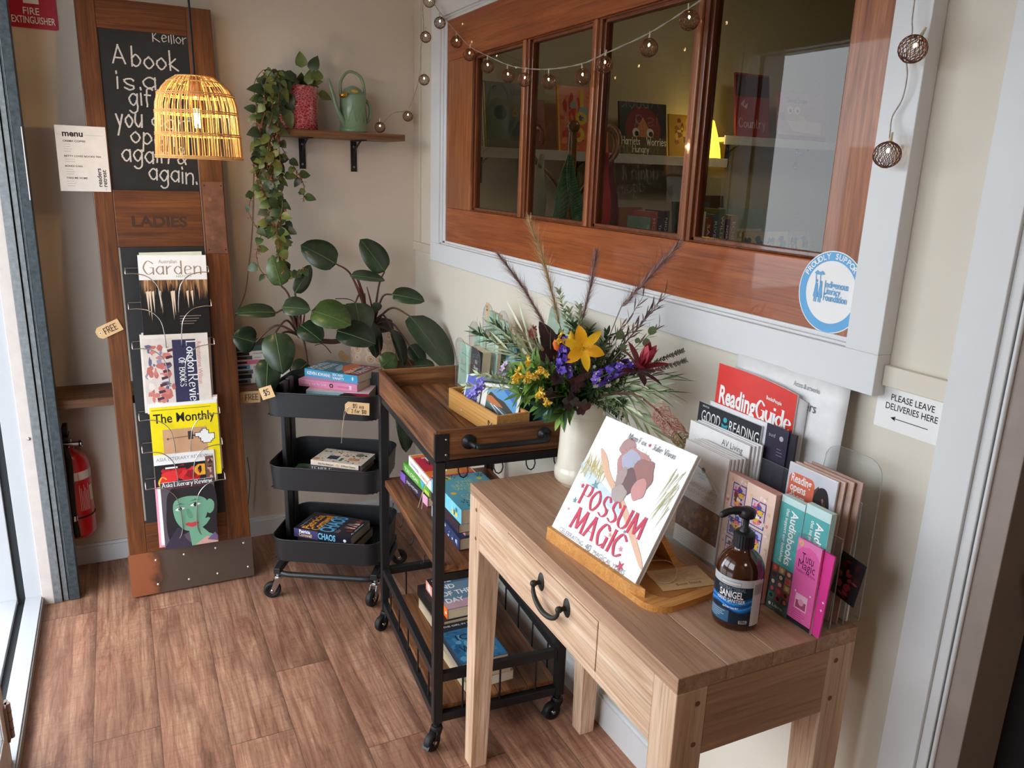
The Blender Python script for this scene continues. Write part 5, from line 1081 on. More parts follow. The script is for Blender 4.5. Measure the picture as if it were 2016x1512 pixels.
Mb, h = lying((.77, 1.95), (.759, 1.74), z); book(Mb, .145, .21, .03, 'paperback with patterned edge under the stormy blue one on the cart floor shelf', mat((190, 180, 160)), None, None, group=G2); z += .0305
def fr_gi(b, M):
    b.quad(0, .14, 0, .205, mat((40, 106, 146), .35), M); b.quad(0, .14, .165, .205, mat((26, 32, 40)), M, 1e-5); r = random.Random(8); marks(b, M @ T(0, 0, 1e-5), .14, .16, [mat((90, 150, 184)), mat((60, 124, 166)), mat((30, 84, 126))], 40, 4, lo=.1, hi=.3)
    for i in range(40): x, y = r.uniform(0, .06), r.uniform(.12, .165); b.poly([(x, y), (x+r.uniform(.01, .03), y+r.uniform(-.01, .01)), (x+.001, y+.001)], mat((26, 40, 56)), M, z=6e-5)
    b.text('THE GIRL IN THE', .009, mat((220, 224, 226)), M, .012, .185, width=.1, z=7e-5); b.text('ICE', .03, M_INK, M, .03, .11, width=.06, z=8e-5); b.text('WOOD', .034, M_INK, M, .022, .05, width=.1, z=8e-5); b.disc(.115, .09, .012, M_WHITE, M, 8e-5, rin=.008)
Mb, h = lying((.762, 1.95), (.756, 1.745), z); book(Mb, .143, .205, .024, 'stormy blue paperback with dark top band on the lowest cart shelf', mat((36, 60, 80)), fr_gi, None, group=G2)
# ---- things in the cart tray
MBx = MCt @ T(.18, .055, .863) @ RZ(7)
X = thing('bamboo_box', 'open bamboo card box marked $6 in the cart tray', 'box', MBx)
bw_, bl_, bh_ = .098, .30, .062
b = MB(); b.box(0, bw_, 0, bl_, 0, .006, M_BAMBOO); b.box(0, .008, 0, bl_, .006, bh_, M_BAMBOO); b.box(bw_-.008, bw_, 0, bl_, .006, bh_, M_BAMBOO); b.box(.008, bw_-.008, 0, .008, .006, bh_, M_BAMBOO); b.box(.008, bw_-.008, bl_-.008, bl_, .006, bh_, M_BAMBOO)
b.pen('$6', .02, M_INK, mtx((-.0006, .055, .012), (0, -1, 0), (0, 0, 1)), .004, .004, w=.12, width=.026)
b.build('box', X, local=True, bevel=.0012)
def d_cliff(b, M):
    w, h = .105, .105; b.quad(.008, w-.008, .01, h-.008, mat((86, 160, 220), .3), M)
    b.poly([(.05, .097), (.097, .097), (.097, .05)], mat((50, 110, 200), .3), M, z=5e-6)
    b.poly([(.008, .082), (.02, .084), (.04, .07), (.06, .062), (.09, .035), (.092, .02), (.07, .03), (.03, .055), (.008, .066)], mat((60, 56, 40)), M, z=1e-5); b.poly([(.008, .076), (.022, .074), (.05, .054), (.06, .044), (.03, .05), (.008, .062)], mat((206, 122, 60)), M, z=2e-5)
    b.poly([(.008, .066), (.05, .044), (.09, .022), (.09, .01), (.06, .01), (.008, .055)], mat((84, 120, 130)), M, z=1.5e-5); b.poly([(.008, .058), (.03, .042), (.062, .01), (.008, .01)], mat((74, 92, 84)), M, z=2e-5); b.poly([(.03, .05), (.034, .05), (.09, .012), (.086, .01)], M_WHITE, M, z=3e-5); b.poly([(.02, .054), (.024, .054), (.068, .01), (.062, .01)], mat((206, 214, 216)), M, z=3e-5)
def d_wren(b, M): b.quad(.004, .1, .0, .106, mat((80, 90, 190), .4), M); marks(b, M @ T(0, 0, 1e-5), .1, .1, [mat((110, 110, 214)), mat((60, 70, 170)), mat((150, 150, 220)), mat((90, 60, 50))], 26, 3, lo=.1, hi=.35)
def in_box(y, dz, lean, x=.004): return MBx @ T(x, y, .008) @ RZ(-24) @ RX(90-lean)
def card(M, nm, draw, col=(244, 242, 240), t=.002, w=.105, h=.105): return sheet('greeting_card', nm, 'card', M, w, h, t, mat(col), draw, 'greeting cards on the cart')
Mc0 = MBx @ T(.012, .052, .008)
for k, (nm, dr, c_, y, x) in enumerate((('square greeting card with a beach cliff photo in the bamboo box', d_cliff, (244, 242, 240), .055, 0), ('white greeting card right behind the beach cliff card', None, (238, 236, 232), .068, .0), ('dark edged greeting card behind the beach cliff card', None, (60, 56, 54), .078, .001), ('pale grey greeting card furthest back behind the beach cliff card', None, (216, 208, 200), .094, .002), ('greeting card with blue violet flowers in the middle of the bamboo box', d_wren, (236, 236, 240), .165, -.004))):
    card(mtx(MBx @ Vector((.004+x, y+.05, .016)), (.58, -.62, .0), (.30, .28, .95)) @ T(0, 0, 0), nm, dr, c_, .002)
b = MB(); MH = MCt @ T(.33, .36, .863) @ RZ(0)
ac = thing('acrylic_card_stand', 'stepped clear acrylic stand holding mint green cards in the cart tray', 'card stand', MCt @ T(.24, .34, .863))
cards = []
for k, (dx, z1, wv) in enumerate(((.0, .165, .27), (.045, .215, .27), (.09, .27, .27))):
    b = MB()
    for j in range(2):
        y0 = .02+j*.13; out = [(y0, 0), (y0+.1, 0), (y0+.1, z1*.62)] + [(y0+.05+.05*math.cos(a)*1.0, z1*.8+z1*.2*math.sin(a)) for a in [math.pi*i/10 for i in range(11)]] + [(y0, z1*.62)]
        b.prism(out, 0, .002, M_ACR, mtx((dx, 0, .002), (0, 1, 0), (0, 0, 1)), M_ACRE)
    b.box(dx, dx+.04, .01, .26, 0, .003, M_ACR); b.build('panel', ac, local=True)
AC = WM(ac); MINT = (188, 222, 200)
def d_mint(b, M): b.quad(.02, .09, .105, .107, mat((120, 150, 130)), M); b.text('Read', .018, mat((150, 180, 160)), M, .02, .07, width=.05); b.text('more', .018, mat((110, 140, 120)), M, .02, .045, width=.05); b.quad(0, .1, .052, .053, mat((160, 196, 176)), M)
def d_black(b, M): b.quad(0, .1, .03, .145, mat((32, 34, 38)), M); b.text('Kit', .014, M_WHITE, M, .04, .1, z=1e-5, bold=.02); b.text('Stuart', .014, M_WHITE, M, .03, .082, z=1e-5, bold=.02)
n_ = 0
for (dx, dy, w_, h_, nm, c_, dr, g) in ((.012, .16, .1, .14, 'mint green card in the front left slot of the acrylic stand', MINT, d_mint, 8), (.012, .05, .1, .145, 'black and white card block in the front slot of the acrylic stand', (236, 232, 230), d_black, 26),
      (.056, .15, .1, .185, 'mint card in the middle tier of the acrylic stand', MINT, None, 10), (.056, .04, .1, .175, 'pale mint card beside another in the middle tier of the stand', (200, 226, 208), None, 10), (.1, .17, .09, .235, 'mint card at the left of the rear tier of the acrylic stand', MINT, None, 14), (.1, .08, .09, .225, 'mint card in the centre of the rear tier of the acrylic stand', (176, 216, 196), None, 12), (.104, .0, .08, .2, 'cream edged card at the right of the rear tier of the stand', (226, 214, 190), None, 12)):
    sheet('greeting_card', nm, 'card', AC @ mtx((dx+g*.001, dy+w_, .004), (0, -1, 0), (.06, 0, 1)), w_, h_, g*.001, mat(c_), dr, 'cards in the acrylic stand', edge=mat((230, 210, 176)))
card_tag('small kraft tag clipped to the top of the acrylic card stand', AC @ mtx((.088, .19, .225), (0, 0, 1), (0, 1, 0)), .05, .024, [('$5', .022, .006, .012, .018)], None, .005)
# teal framed picture / tray standing behind
b = MB(); TQ = mtx(MCt @ Vector((.285, .30, .864)), (.06, -1, 0), (.12, 0, 1)); t = NT('teal_print'); f = t.noise(t.coords((1, 1, 1)), 9, 5, .6, 1.5)
t.ln(t.ramp(f, [(.32, lin((22, 46, 60))), (.5, lin((44, 96, 102))), (.64, lin((122, 158, 148)))]), t.b.inputs['Base Color']); t.set(Roughness=.3)
b.prism(rrect(.26, .2, .008), 0, .004, t.m, TQ); tag(b.build('art_print'), 'dark teal print standing in the cart tray behind the flowers', 'print')
b = MB(); TQ = mtx(MCt @ Vector((.36, .25, .864)), (.06, -1, 0), (.10, 0, 1)); b.prism([(0, 0), (.24, 0), (.24, .24), (.17, .3), (.05, .32), (.04, .31)], 0, .004, mat((150, 168, 150), .35, noise=.25, scale=12), TQ); tag(b.build('art_print'), 'sage green print leaning on the wall at the back of the cart tray', 'print')
# ---------------------------------------------------------------- limewashed console table
MTa = T(.702, .796, 0) @ RZ(-1.15)
TBW, TBL, TBH, SCL = .378, .832, .80, .9865
TB = thing('console_table', 'limewashed timber console table with one drawer against the right wall', 'table', MTa)
b = MB()
for i in range(4): w_ = TBW/4; b.box(i*w_+(.0003 if i else 0), (i+1)*w_-(.0003 if i < 3 else 0), 0, TBL, TBH-.028, TBH, M_TABTOP)
b.build('tabletop', TB, local=True, bevel=.0015)
def leg(x, y, sx, sy):
    b = MB(); a, c = .06, .045; z1 = TBH-.0285
    P = [(x, y), (x+sx*a, y), (x+sx*a, y+sy*a), (x, y+sy*a)]; Q = [(x, y), (x+sx*c, y), (x+sx*c, y+sy*c), (x, y+sy*c)]
    vs = [(p[0], p[1], 0) for p in Q]+[(p[0], p[1], .62) for p in P]+[(p[0], p[1], z1) for p in P]
    fs = [(0, 1, 2, 3), (8, 9, 10, 11)]
    for k in range(4): j = (k+1) % 4; fs += [(k, j, 4+j, 4+k), (4+k, 4+j, 8+j, 8+k)]
    if sx*sy < 0: fs = [f[::-1] for f in fs]
    fs[0] = fs[0][::-1]
    b.add(vs, fs, M_TABV)
    for zz in (.745, .67): b.disc(0, 0, .005, mat((120, 84, 60), .7), mtx((x+sx*.042, y-sy*.0006, zz), (1, 0, 0), (0, 0, 1)) if sy > 0 else mtx((x-sx*.0006, y+sy*.042, zz), (0, -1, 0), (0, 0, 1)), n=10)
    b.build('leg', TB, local=True, bevel=.002)
leg(0, 0, 1, 1); leg(TBW, 0, -1, 1); leg(0, TBL, 1, -1); leg(TBW, TBL, -1, -1)
AZ = .646
b = MB(); b.box(.0006, .022, .06, .228, AZ, TBH-.029, M_TAB); b.box(.0006, .022, .612, TBL-.06, AZ, TBH-.029, M_TAB); b.box(.0006, .022, .228, .612, AZ, .662, M_TAB); b.box(.0006, .022, .228, .612, .766, TBH-.029, M_TAB); b.build('front_apron', TB, local=True, bevel=.001)
b = MB(); b.box(.06, TBW-.06, .0006, .02, AZ, TBH-.029, M_TABX); b.build('end_apron', TB, local=True, bevel=.001)
b = MB(); b.box(.06, TBW-.06, TBL-.02, TBL-.0006, AZ, TBH-.029, M_TABX); b.build('end_apron', TB, local=True, bevel=.001)
b = MB(); b.box(TBW-.022, TBW-.0006, .06, TBL-.06, AZ, TBH-.029, M_TAB); b.build('rear_apron', TB, local=True, bevel=.001)
b = MB(); b.box(-.0008, .02, .2295, .6105, .6635, .7645, M_TAB); b.box(.02, .34, .24, .6, .67, .68, M_TAB); dr = b.build('drawer', TB, local=True, bevel=.0012)
b = MB(); M_IRON = mat((58, 58, 54), .5, .6, noise=.15, name='pewter_iron')
for y_ in (.446, .339):
    b.lathe([(.0001, -.004), (.011, -.003), (.016, .0), (.017, .003), (.016, .0035)][::-1], M_IRON, 20, mtx((-.0008-.0005, y_, .732), (0, -1, 0), (0, 0, 1)) @ T(0, 0, .0) @ Matrix.Diagonal((.85, 1.25, -1, 1)))
    b.tube([(-.002, y_, .732), (-.012, y_, .732), (-.016, y_, .732)], [.005, .0045, .007], M_IRON, 12); b.ball((-.019, y_, .732), .0068, M_IRON, 12)
b.tube(smooth_pts([(-.019, .446, .73), (-.02, .443, .718), (-.021, .432, .707), (-.022, .414, .70), (-.023, .3925, .6975), (-.022, .371, .70), (-.021, .353, .707), (-.02, .342, .718), (-.019, .339, .73)], 5), [.0035+.0022*abs(math.sin(i/40*math.pi)) for i in range(41)], M_IRON, 10); b.build('handle', dr, local=True)
TZ = TBH+.0005
# ---- book stand, book, tag
SA = Vector((0.743, 1.287, 0.800)); SB = Vector((0.768, 1.009, 0.800)); MSt = mtx(SA, SB-SA, Vector((.95, .1, 0))) @ Matrix.Scale(SCL, 4)
ST = thing('book_stand', 'beech book stand with front ledge holding the white picture book', 'stand', MSt)
b = MB(); out = [(0, 0), (.30, 0)] + [(.30+.045*math.cos(a), .045+.045*math.sin(a)) for a in [math.radians(-90+90*i/8) for i in range(9)]] + [(.345-.045+.045*math.cos(a), .165-.045+.045*math.sin(a)) for a in [math.radians(90*i/6) for i in range(7)]] + [(.05-.045+.0+.045*math.cos(a), .165-.045+.045*math.sin(a)) for a in [math.radians(90+90*i/6) for i in range(7)]]
out = [(max(0, x), y) for x, y in out]
b.prism(out, 0, .013, M_BEECH); b.prism([(x*.86+.024, y*.68+.03) for x, y in out], .013, .0135, mat((176, 116, 58), .5)); b.build('base', ST, local=True, bevel=.002)
b = MB(); b.prism([(.0, .0), (.27, .0), (.3, .012), (.0, .012)], .013, .03, M_BEECH); b.build('ledge', ST, local=True, bevel=.0025)
b = MB(); Ms = T(.06, .045, .013) @ RX(62); b.box(0, .14, 0, .2, -.011, 0, M_BEECH, Ms); b.build('back_rest', ST, local=True, bevel=.003)
b = MB(); b.prism([(.06, .0), (.215, .0), (.195, .11), (.08, .11)], -.006, .006, M_BEECH, T(.02, .15, .012) @ RX(118)); b.build('prop', ST, local=True, bevel=.002)
WB = mat((243, 243, 243), .35, noise=.01, coat=.25, name='white_laminated_cover'); CR = mat((204, 52, 84)); TE = mat((112, 150, 160)); GRY = mat((96, 92, 96))
def star(b, M, x, y, r, m_, n=5, z=1e-5, ri=.38, rot=0):
    P = []
    for i in range(2*n): a = rot+math.pi/2+math.pi*i/n; q = r if i % 2 == 0 else r*ri; P.append((x+q*math.cos(a), y+q*math.sin(a)))
    b.add([(x, y, z)]+[(p[0], p[1], z) for p in P], [(0, i+1, (i+1) % (2*n)+1) for i in range(2*n)], m_, M)
def fr_pm(b, M):
    r = random.Random(12); z = [1e-5]
    b.pen('Mem', .0115, GRY, M, .088, .246, w=.12, h=.05, width=.026, z=6e-4); b.pen('Fox', .0115, GRY, M, .12, .246, w=.12, h=.05, width=.02, z=6e-4); star(b, M, .15, .251, .005, CR, z=6e-4); b.pen('Julie', .0115, GRY, M, .16, .246, w=.12, h=.05, width=.026, z=6e-4); b.pen('Vivas', .0115, GRY, M, .192, .246, w=.12, h=.05, width=.03, z=6e-4)
    def S(P, m_):
        z[0] += 4e-6; b.poly([(q.x, q.y) for q in smooth_pts([(x, y, 0) for x, y in P], 5, True)], m_, M, z=z[0])
    S([(.005, .165), (.05, .15), (.1, .135), (.17, .12), (.2, .11), (.16, .105), (.1, .11), (.04, .128), (.0, .15)], mat((204, 220, 234)))
    YG = [mat((206, 184, 110)), mat((180, 170, 110)), mat((216, 200, 140))]
    for i in range(60): x = r.uniform(.004, .075); y = r.uniform(.135, .165); z[0] += 1e-6; b.poly([(x, y), (x+.0018, y), (x+r.uniform(-.02, .01), y+r.uniform(.02, .05))], r.choice(YG), M, z=z[0])
    for i in range(26): x = r.uniform(.235, .262); y = r.uniform(.15, .24); z[0] += 1e-6; b.poly([(x, y), (x+.0014, y), (x-r.uniform(.005, .02), y-r.uniform(.03, .07))], YG[1], M, z=z[0])
    S([(.03, .205), (.055, .195), (.09, .165), (.15, .135), (.22, .085), (.262, .05), (.262, .04), (.215, .072), (.145, .122), (.08, .155), (.045, .185)], mat((226, 180, 150)))
    # loose watercolour bouquet of rounded mauve and brown washes
    for (cx, cy, rx, ry, c_) in ((.1, .228, .022, .02, (178, 140, 136)), (.135, .2, .045, .036, (192, 140, 136)), (.122, .208, .024, .022, (176, 176, 196)), (.165, .19, .03, .036, (158, 112, 106)), (.135, .165, .026, .03, (112, 84, 84)), (.175, .165, .018, .022, (206, 146, 142)), (.132, .14, .02, .018, (176, 160, 156)), (.118, .172, .012, .02, (172, 150, 146))):
        P = [(cx+rx*(1+.1*math.sin(5*a+cx*90))*math.cos(a), cy+ry*(1+.1*math.cos(4*a+cy*80))*math.sin(a)) for a in [k*.524 for k in range(12)]]
        S(P, mat(c_))
        for k in range(26): a = k*.2417; z[0] += 1e-6; b.poly([(cx+rx*math.cos(a), cy+ry*math.sin(a)), (cx+rx*1.03*math.cos(a+.05), cy+ry*1.03*math.sin(a+.05)), (cx+rx*1.14*math.cos(a+.1), cy+ry*1.14*math.sin(a+.1))], GRY, M, z=z[0])
    for k in range(20): x = .19+k*.0035; y = .2-.09*abs(math.sin(k*.16)); b.disc(x, y, .0007, mat((190, 190, 190)), M, 8e-5, 6)
    for (x, y, r_, m_) in ((.063, .132, .012, TE), (.03, .118, .007, CR), (.028, .084, .008, TE), (.022, .062, .005, mat((220, 150, 160))), (.055, .072, .006, CR), (.15, .073, .006, TE), (.2, .05, .007, mat((220, 150, 160))), (.218, .022, .012, CR), (.16, .062, .006, mat((232, 150, 110))), (.172, .058, .005, CR), (.125, .1, .005, TE), (.19, .082, .005, TE)): star(b, M, x, y, r_, m_, z=6e-4, rot=x*9)
    b.pen('POSSUM', .042, CR, M, .042, .083, w=.15, h=.028, serif=.09, width=.186, z=7e-4); b.pen('MAGIC', .045, CR, M, .05, .032, w=.15, h=.028, serif=.09, width=.156, z=7e-4)
    b.text('CELEBRATING', .0105, mat((140, 138, 142)), M, .026, .013, width=.08, z=7e-4); b.text('40', .015, mat((130, 128, 132)), M, .113, .0115, width=.018, z=7e-4); b.text('MAGICAL YEARS', .0105, mat((140, 138, 142)), M, .14, .012, width=.096, z=7e-4)
MBk = MSt @ T(.006, .0135, .0138) @ RX(60.7)
book(MBk, .268, .27, .012, 'white picture book with red title standing on the beech book stand', WB, fr_pm, None, M_PAGEW, name='picture_book', hard=1, spinec=mat((222, 224, 228)))
def d_card(b, M): lines(b, M, .01, .06, .09, 8, .005, mat((120, 96, 70)), .0008, 3); b.text('Book Stand', .009, mat((110, 80, 50)), M, .035, .012, width=.05)
sheet('info_card', 'kraft information card with twine lying on the base of the book stand', 'card', MSt @ T(.30, .055, .0142) @ RZ(75), .11, .075, .0008, M_KRAFT, d_card)
b = MB(); b.tube(smooth_pts([MSt @ Vector(p) for p in ((.2, .09, .018), (.235, .12, .03), (.265, .12, .024), (.285, .085, .017), (.262, .06, .02), (.22, .075, .024))], 6, True), .0009, M_TWINE, 5, closed=True); tag(b.build('twine'), 'loop of twine on the kraft card under the picture book', 'string')
# ---- hand sanitiser
SX, SY = .894, .889; MSn = T(SX, SY, TZ) @ Matrix.Diagonal((.94, .94, 1.06, 1))
SN = thing('sanitiser_bottle', 'amber pump bottle of hand sanitiser with a blue label', 'bottle', (SX, SY, TZ))
t = NT('amber_plastic'); f = t.noise(t.coords((1, 1, 1)), 20, 2); t.ln(t.ramp(f, [(.3, lin((60, 26, 12))), (.7, lin((74, 32, 14)))]), t.b.inputs['Base Color']); t.set(Roughness=.12); t.b.inputs['Coat Weight'].default_value = .5; t.b.inputs['Transmission Weight'].default_value = .25
BR_ = .0425
b = MB(); b.lathe([(.0001, 0), (.035, 0), (.0405, .004), (BR_, .012), (BR_, .094), (.0408, .104), (.035, .115), (.025, .125), (.0175, .130), (.0165, .134), (.0165, .14), (.0001, .14)], t.m, 44, MSn); b.build('bottle', SN)
b = MB(); out = []
for i in range(48): a = 2*math.pi*i/48; out.append(((.0185+.0006*(i % 2))*math.cos(a), (.0185+.0006*(i % 2))*math.sin(a)))
b.prism(out, .134, .155, M_BLK, MSn); b.lathe([(.0185, .155), (.015, .159), (.0001, .159)], M_BLK, 24, MSn); b.build('collar', SN)
b = MB(); b.lathe([(.0105, .158), (.009, .164), (.0055, .166), (.0055, .186), (.0001, .186)], M_BLK, 16, MSn); dx, dy = -.86, .4
b.lathe([(.0001, .182), (.014, .183), (.0155, .187), (.0145, .195), (.009, .198), (.0001, .199)], M_BLK, 24, MSn)
b.tube(smooth_pts([(SX, SY, TZ+0.2025), (SX+dx*.015, SY+dy*.015, TZ+0.2046), (SX+dx*.032, SY+dy*.032, TZ+0.2025), (SX+dx*.043, SY+dy*.043, TZ+0.1961), (SX+dx*.044, SY+dy*.044, TZ+0.1929)], 5), [.0075]*8+[.006]*8+[.0045]*5, M_BLK, 10); b.build('pump', SN)
b = MB(); R1 = BR_+.0003; ang = lambda d: math.radians(d)
LB = mat((18, 36, 52), .3); wrap(b, MSn, R1, ang(-212), ang(-78), .014, .092, LB, 24); wrap(b, MSn, R1+.0001, ang(-212), ang(-78), .079, .092, mat((186, 188, 190), .35), 24)
wrap(b, MSn, R1+.0001, ang(-98), ang(-66), .012, .09, mat((206, 206, 206), .35), 10)
for i in range(26): a = ang(-95+i*1.0); wrap(b, MSn, R1+.0002, a, a+.0035*(1+i % 3), .066, .084, mat((120, 120, 120)), 1)
for k in range(9):
    P = []; c0 = .038+k*.002; am = .006-.0004*k
    for i in range(21): a = ang(-212+114*i/20); P.append((a, c0+am*math.sin(i*.3+k*.15)+.0035*i/20))
    vs = [((R1+.00012+k*1e-5)*math.cos(a), (R1+.00012+k*1e-5)*math.sin(a), zz+d) for d in (0, .0024-.0001*k) for a, zz in P]; b.add(vs, [(i, i+1, 22+i, 21+i) for i in range(20)], mat(((20, 80, 150), (30, 120, 200), (60, 160, 226), (24, 96, 176))[k % 4], .3), MSn, True)
wrap(b, MSn, R1+.0001, ang(-212), ang(-150), .016, .036, mat((52, 96, 128), .3), 12)
for i in range(5): wrap(b, MSn, R1+.0003, ang(-206), ang(-206+(46, 40, 44, 34, 26)[i]), .033-i*.0032, .0338-i*.0032, mat((190, 206, 216)), 10)
wrap(b, MSn, R1+.0003, ang(-178), ang(-128), .081, .087, mat((120, 118, 116), .4), 10); wrap(b, MSn, R1+.0004, ang(-177), ang(-129), .0818, .0862, mat((206, 202, 198), .4), 10)
wrap_text(b, 'ANTIBACTERIAL', .0068, mat((120, 130, 140)), MSn, R1+.0004, ang(-150), .0715, .052); wrap_text(b, 'SANIGEL', .0125, M_WHITE, MSn, R1+.0004, ang(-150), .0595, .044, .015); wrap_text(b, 'HAND SANITISER', .007, M_WHITE, MSn, R1+.0004, ang(-150), .0515, .052, .004); wrap_text(b, 'Re-Order Code 9817', .0036, M_WHITE, MSn, R1+.0006, ang(-148), .041, .028, .01)
wrap(b, MSn, R1+.0003, ang(-126), ang(-106), .0165, .0225, mat((180, 182, 184)), 6); wrap_text(b, '500mL', .0052, M_INK, MSn, R1+.0005, ang(-116), .0178, .012, .02)
b.build('label', SN)
# ---- acrylic brochure holder and its brochures
HY0, HY1 = .812, 1.235
HD = thing('brochure_holder', 'clear acrylic three tier brochure holder at the back of the table', 'brochure holder', (1.05*SCL, (HY0+HY1)/2*SCL, TZ))
def acr(pts, x, t_=.0025, name='panel', lean=0):
    b = MB(); b.prism(pts, 0, t_, M_ACR, mtx((x*SCL, HY1*SCL, TZ), (0, -1, 0), (lean, 0, 1)) @ Matrix.Scale(SCL, 4), M_ACRE); b.build(name, HD)
W_ = HY1-HY0
acr([(0, 0), (W_, 0), (W_, .12)] + [(q.x, q.y) for q in smooth_pts([(W_-.008, .155, 0), (W_-.035, .17, 0), (W_-.075, .155, 0), (W_-.11, .125, 0), (.24, .105, 0), (.19, .125, 0), (.15, .165, 0), (.1, .19, 0), (.06, .185, 0), (.03, .16, 0)], 4)] + [(0, .12)], .998, name='front_panel')
acr([(0, 0), (W_, 0), (W_, .17), (0, .17)], 1.040, name='middle_panel'); acr([(0, 0), (W_, 0), (W_, .23), (0, .23)], 1.072, name='rear_panel')
acr([(0, 0), (W_, 0), (W_, .25)] + [(W_-.03+.03*math.cos(a)-.0, .265+.03*math.sin(a)) for a in [math.pi*i/16 for i in range(9)]] + [(W_-.09+.03*math.cos(a), .265+.03*math.sin(a)) for a in [math.pi/2+math.pi*i/16 for i in range(9)]] + [(W_-.125, .22), (.12, .22), (0, .22)], 1.112, name='back_panel')
b = MB(); b.box(.998*SCL, 1.115*SCL, HY0*SCL, HY1*SCL, TZ, TZ+.003, M_ACR); b.box(.996*SCL, 1.001*SCL, HY0*SCL, HY1*SCL, TZ, TZ+.006, M_ACRE); b.build('base', HD)
def bro(label, x, yL, w, h, t_, col, draw=None, lean=.06, z0=.004, group='brochures in the acrylic holder', name='brochure', cat='brochure', curl=0, curlx=0, edge=None, rot=0):
    return sheet(name, label, cat, mtx((x*SCL, yL*SCL, TZ+z0), (0, -1, 0), (lean, 0, 1)) @ Matrix.Scale(SCL, 4) @ RZ(rot), w, h, t_, mat(col, .42), draw, group, curl, curlx, edge)
def d_photo(b, M):
    b.text('Gallery', .007, mat((170, 168, 170)), M, .05, .158, width=.022); b.pen('PHOTOGRAPHY', .009, mat((190, 176, 172)), M, .022, .132, w=.12, h=.04, serif=.08, width=.09) if False else b.text('PHOTOGRAPHY', .0095, mat((196, 182, 178)), M, .022, .134, width=.09); b.text('REIMAGINED', .0095, mat((196, 182, 178)), M, .026, .12, width=.08)
    for k, r_ in enumerate((.014,)): b.quad(.048, .078, .165, .167, mat((196, 192, 190)), M); b.disc(.063, .176, .006, mat((130, 128, 128)), M)
    b.quad(.0, .128, .038, .105, mat((120, 84, 62)), M); marks(b, M @ T(0, 0, 1e-5), .128, .066, [mat((150, 104, 74)), mat((92, 66, 56)), mat((176, 130, 90)), mat((110, 100, 110)), mat((134, 78, 50))], 70, 6, 0, .039, .04, .16)
    lines(b, M, .01, .03, .09, 5, .0055, mat((196, 194, 194)), .0008, 3)
def d_av(b, M): b.text('AV Living', .014, mat((80, 78, 80)), M, .1, .224, width=.06)
bro('white booklet with a brown painting on the lower half in the brochure holder front', 1.003, 1.195, .13, .222, .004, (240, 238, 236), d_photo, .05)
for k in range(4): bro(('second white booklet behind the brown painting one in the front of the holder', 'third white booklet behind the brown painting one in the front of the holder', 'fourth white booklet behind the brown painting one in the front of the holder', 'hindmost white booklet behind the brown painting one in the holder front')[k], 1.0085+k*.0055, 1.192-.003*k, .13, .222+.001*k, .003, (236-3*k, 234-3*k, 232-3*k), None, .055+.006*k)
bro('white leaflet with thin grey lettering in the middle row of the brochure holder', 1.046, 1.237, .178, .246, .003, (238, 237, 235), d_av, .04)
for k in range(3): bro(('white leaflet directly behind the thin lettered one in the middle row', 'next white leaflet back behind the thin lettered one', 'white leaflet furthest back in the middle row left of the holder')[k], 1.051+k*.0048, 1.232-.005*k, .178, .246+.002*k, .003, (232, 232, 233), None, .045)
def d_good(b, M): b.quad(0, .185, .205, .28, mat((30, 34, 42)), M); b.text('GOOD', .026, M_WHITE, M, .012, .242, width=.058, z=1e-5); TQ_ = mat((60, 176, 190)); b.disc(.084, .262, .0055, TQ_, M, 1e-5); b.poly([(.075, .254), (.084, .25), (.093, .254), (.093, .243), (.084, .239), (.075, .243)], TQ_, M, z=1e-5); b.text('READING', .026, M_WHITE, M, .097, .242, width=.084, z=1e-5); b.text('FEBRUARY 2024', .004, M_WHITE, M, .012, .272, width=.02, z=1e-5)
bro('magazine with black banner and white capitals in the rear row of the holder', 1.076, 1.252, .185, .28, .004, (236, 236, 238), d_good, .045, name='magazine', cat='magazine')
bro('white sheet standing behind the black bannered magazine in the holder', 1.0805, 1.225, .185, .288, .003, (228, 230, 234), None, .045)
def d_purp(b, M): marks(b, M, .052, .075, [mat((200, 60, 60)), mat((230, 180, 80)), mat((90, 150, 140)), mat((240, 210, 190))], 22, 5, 0, .06, .1, .3); b.text('sud', .008, mat((180, 170, 190)), M, .008, .27, width=.016); b.disc(.04, .272, .005, mat((180, 170, 190)), M); lines(b, M, .032, .25, .016, 3, .006, mat((150, 140, 170)), .001)
bro('narrow dark purple leaflet standing in front of the red guide', 1.0765, 1.052, .056, .292, .003, (44, 38, 60), d_purp, .03)
bro('second dark leaflet behind the purple one in front of the red guide', 1.0805, 1.036, .056, .288, .004, (30, 28, 40), None, .03)
def d_guide(b, M):
    b.quad(0, .21, 0, .372, mat((222, 52, 44), .4), M); b.quad(.034, .17, .0, .262, mat((44, 40, 42), .4), M, 1e-5)
    b.text('Reading', .04, M_WHITE, M, .012, .292, width=.104, z=2e-5, bold=.03); b.pen('Guide', .036, M_WHITE, M, .119, .292, w=.16, h=.05, serif=.09, width=.084, z=2e-5); b.text('BooksPeople', .008, M_WHITE, M, .14, .336, width=.038, z=2e-5, bold=.02); b.text('Magazine', .007, M_WHITE, M, .16, .16, width=.03, z=2e-5)
bro('tall red magazine with white title curling over at the top of the holder', 1.086, 1.213, .21, .372, .003, (236, 232, 230), d_guide, .03, name='magazine', cat='magazine', curlx=.12, curl=-.0)
bro('white paged magazine curled right behind the tall red one', 1.092, 1.2, .215, .365, .004, (226, 226, 230), lambda b, M: lines(b, M, .15, .3, .05, 40, .006, mat((150, 150, 156)), .001), .028, curlx=.16)
def d_art(b, M): b.text('Artists & artworks', .0105, mat((110, 110, 112)), M, .16, .368, width=.062); b.text('Elders', .02, mat((90, 90, 92)), M, .17, .33, width=.05)
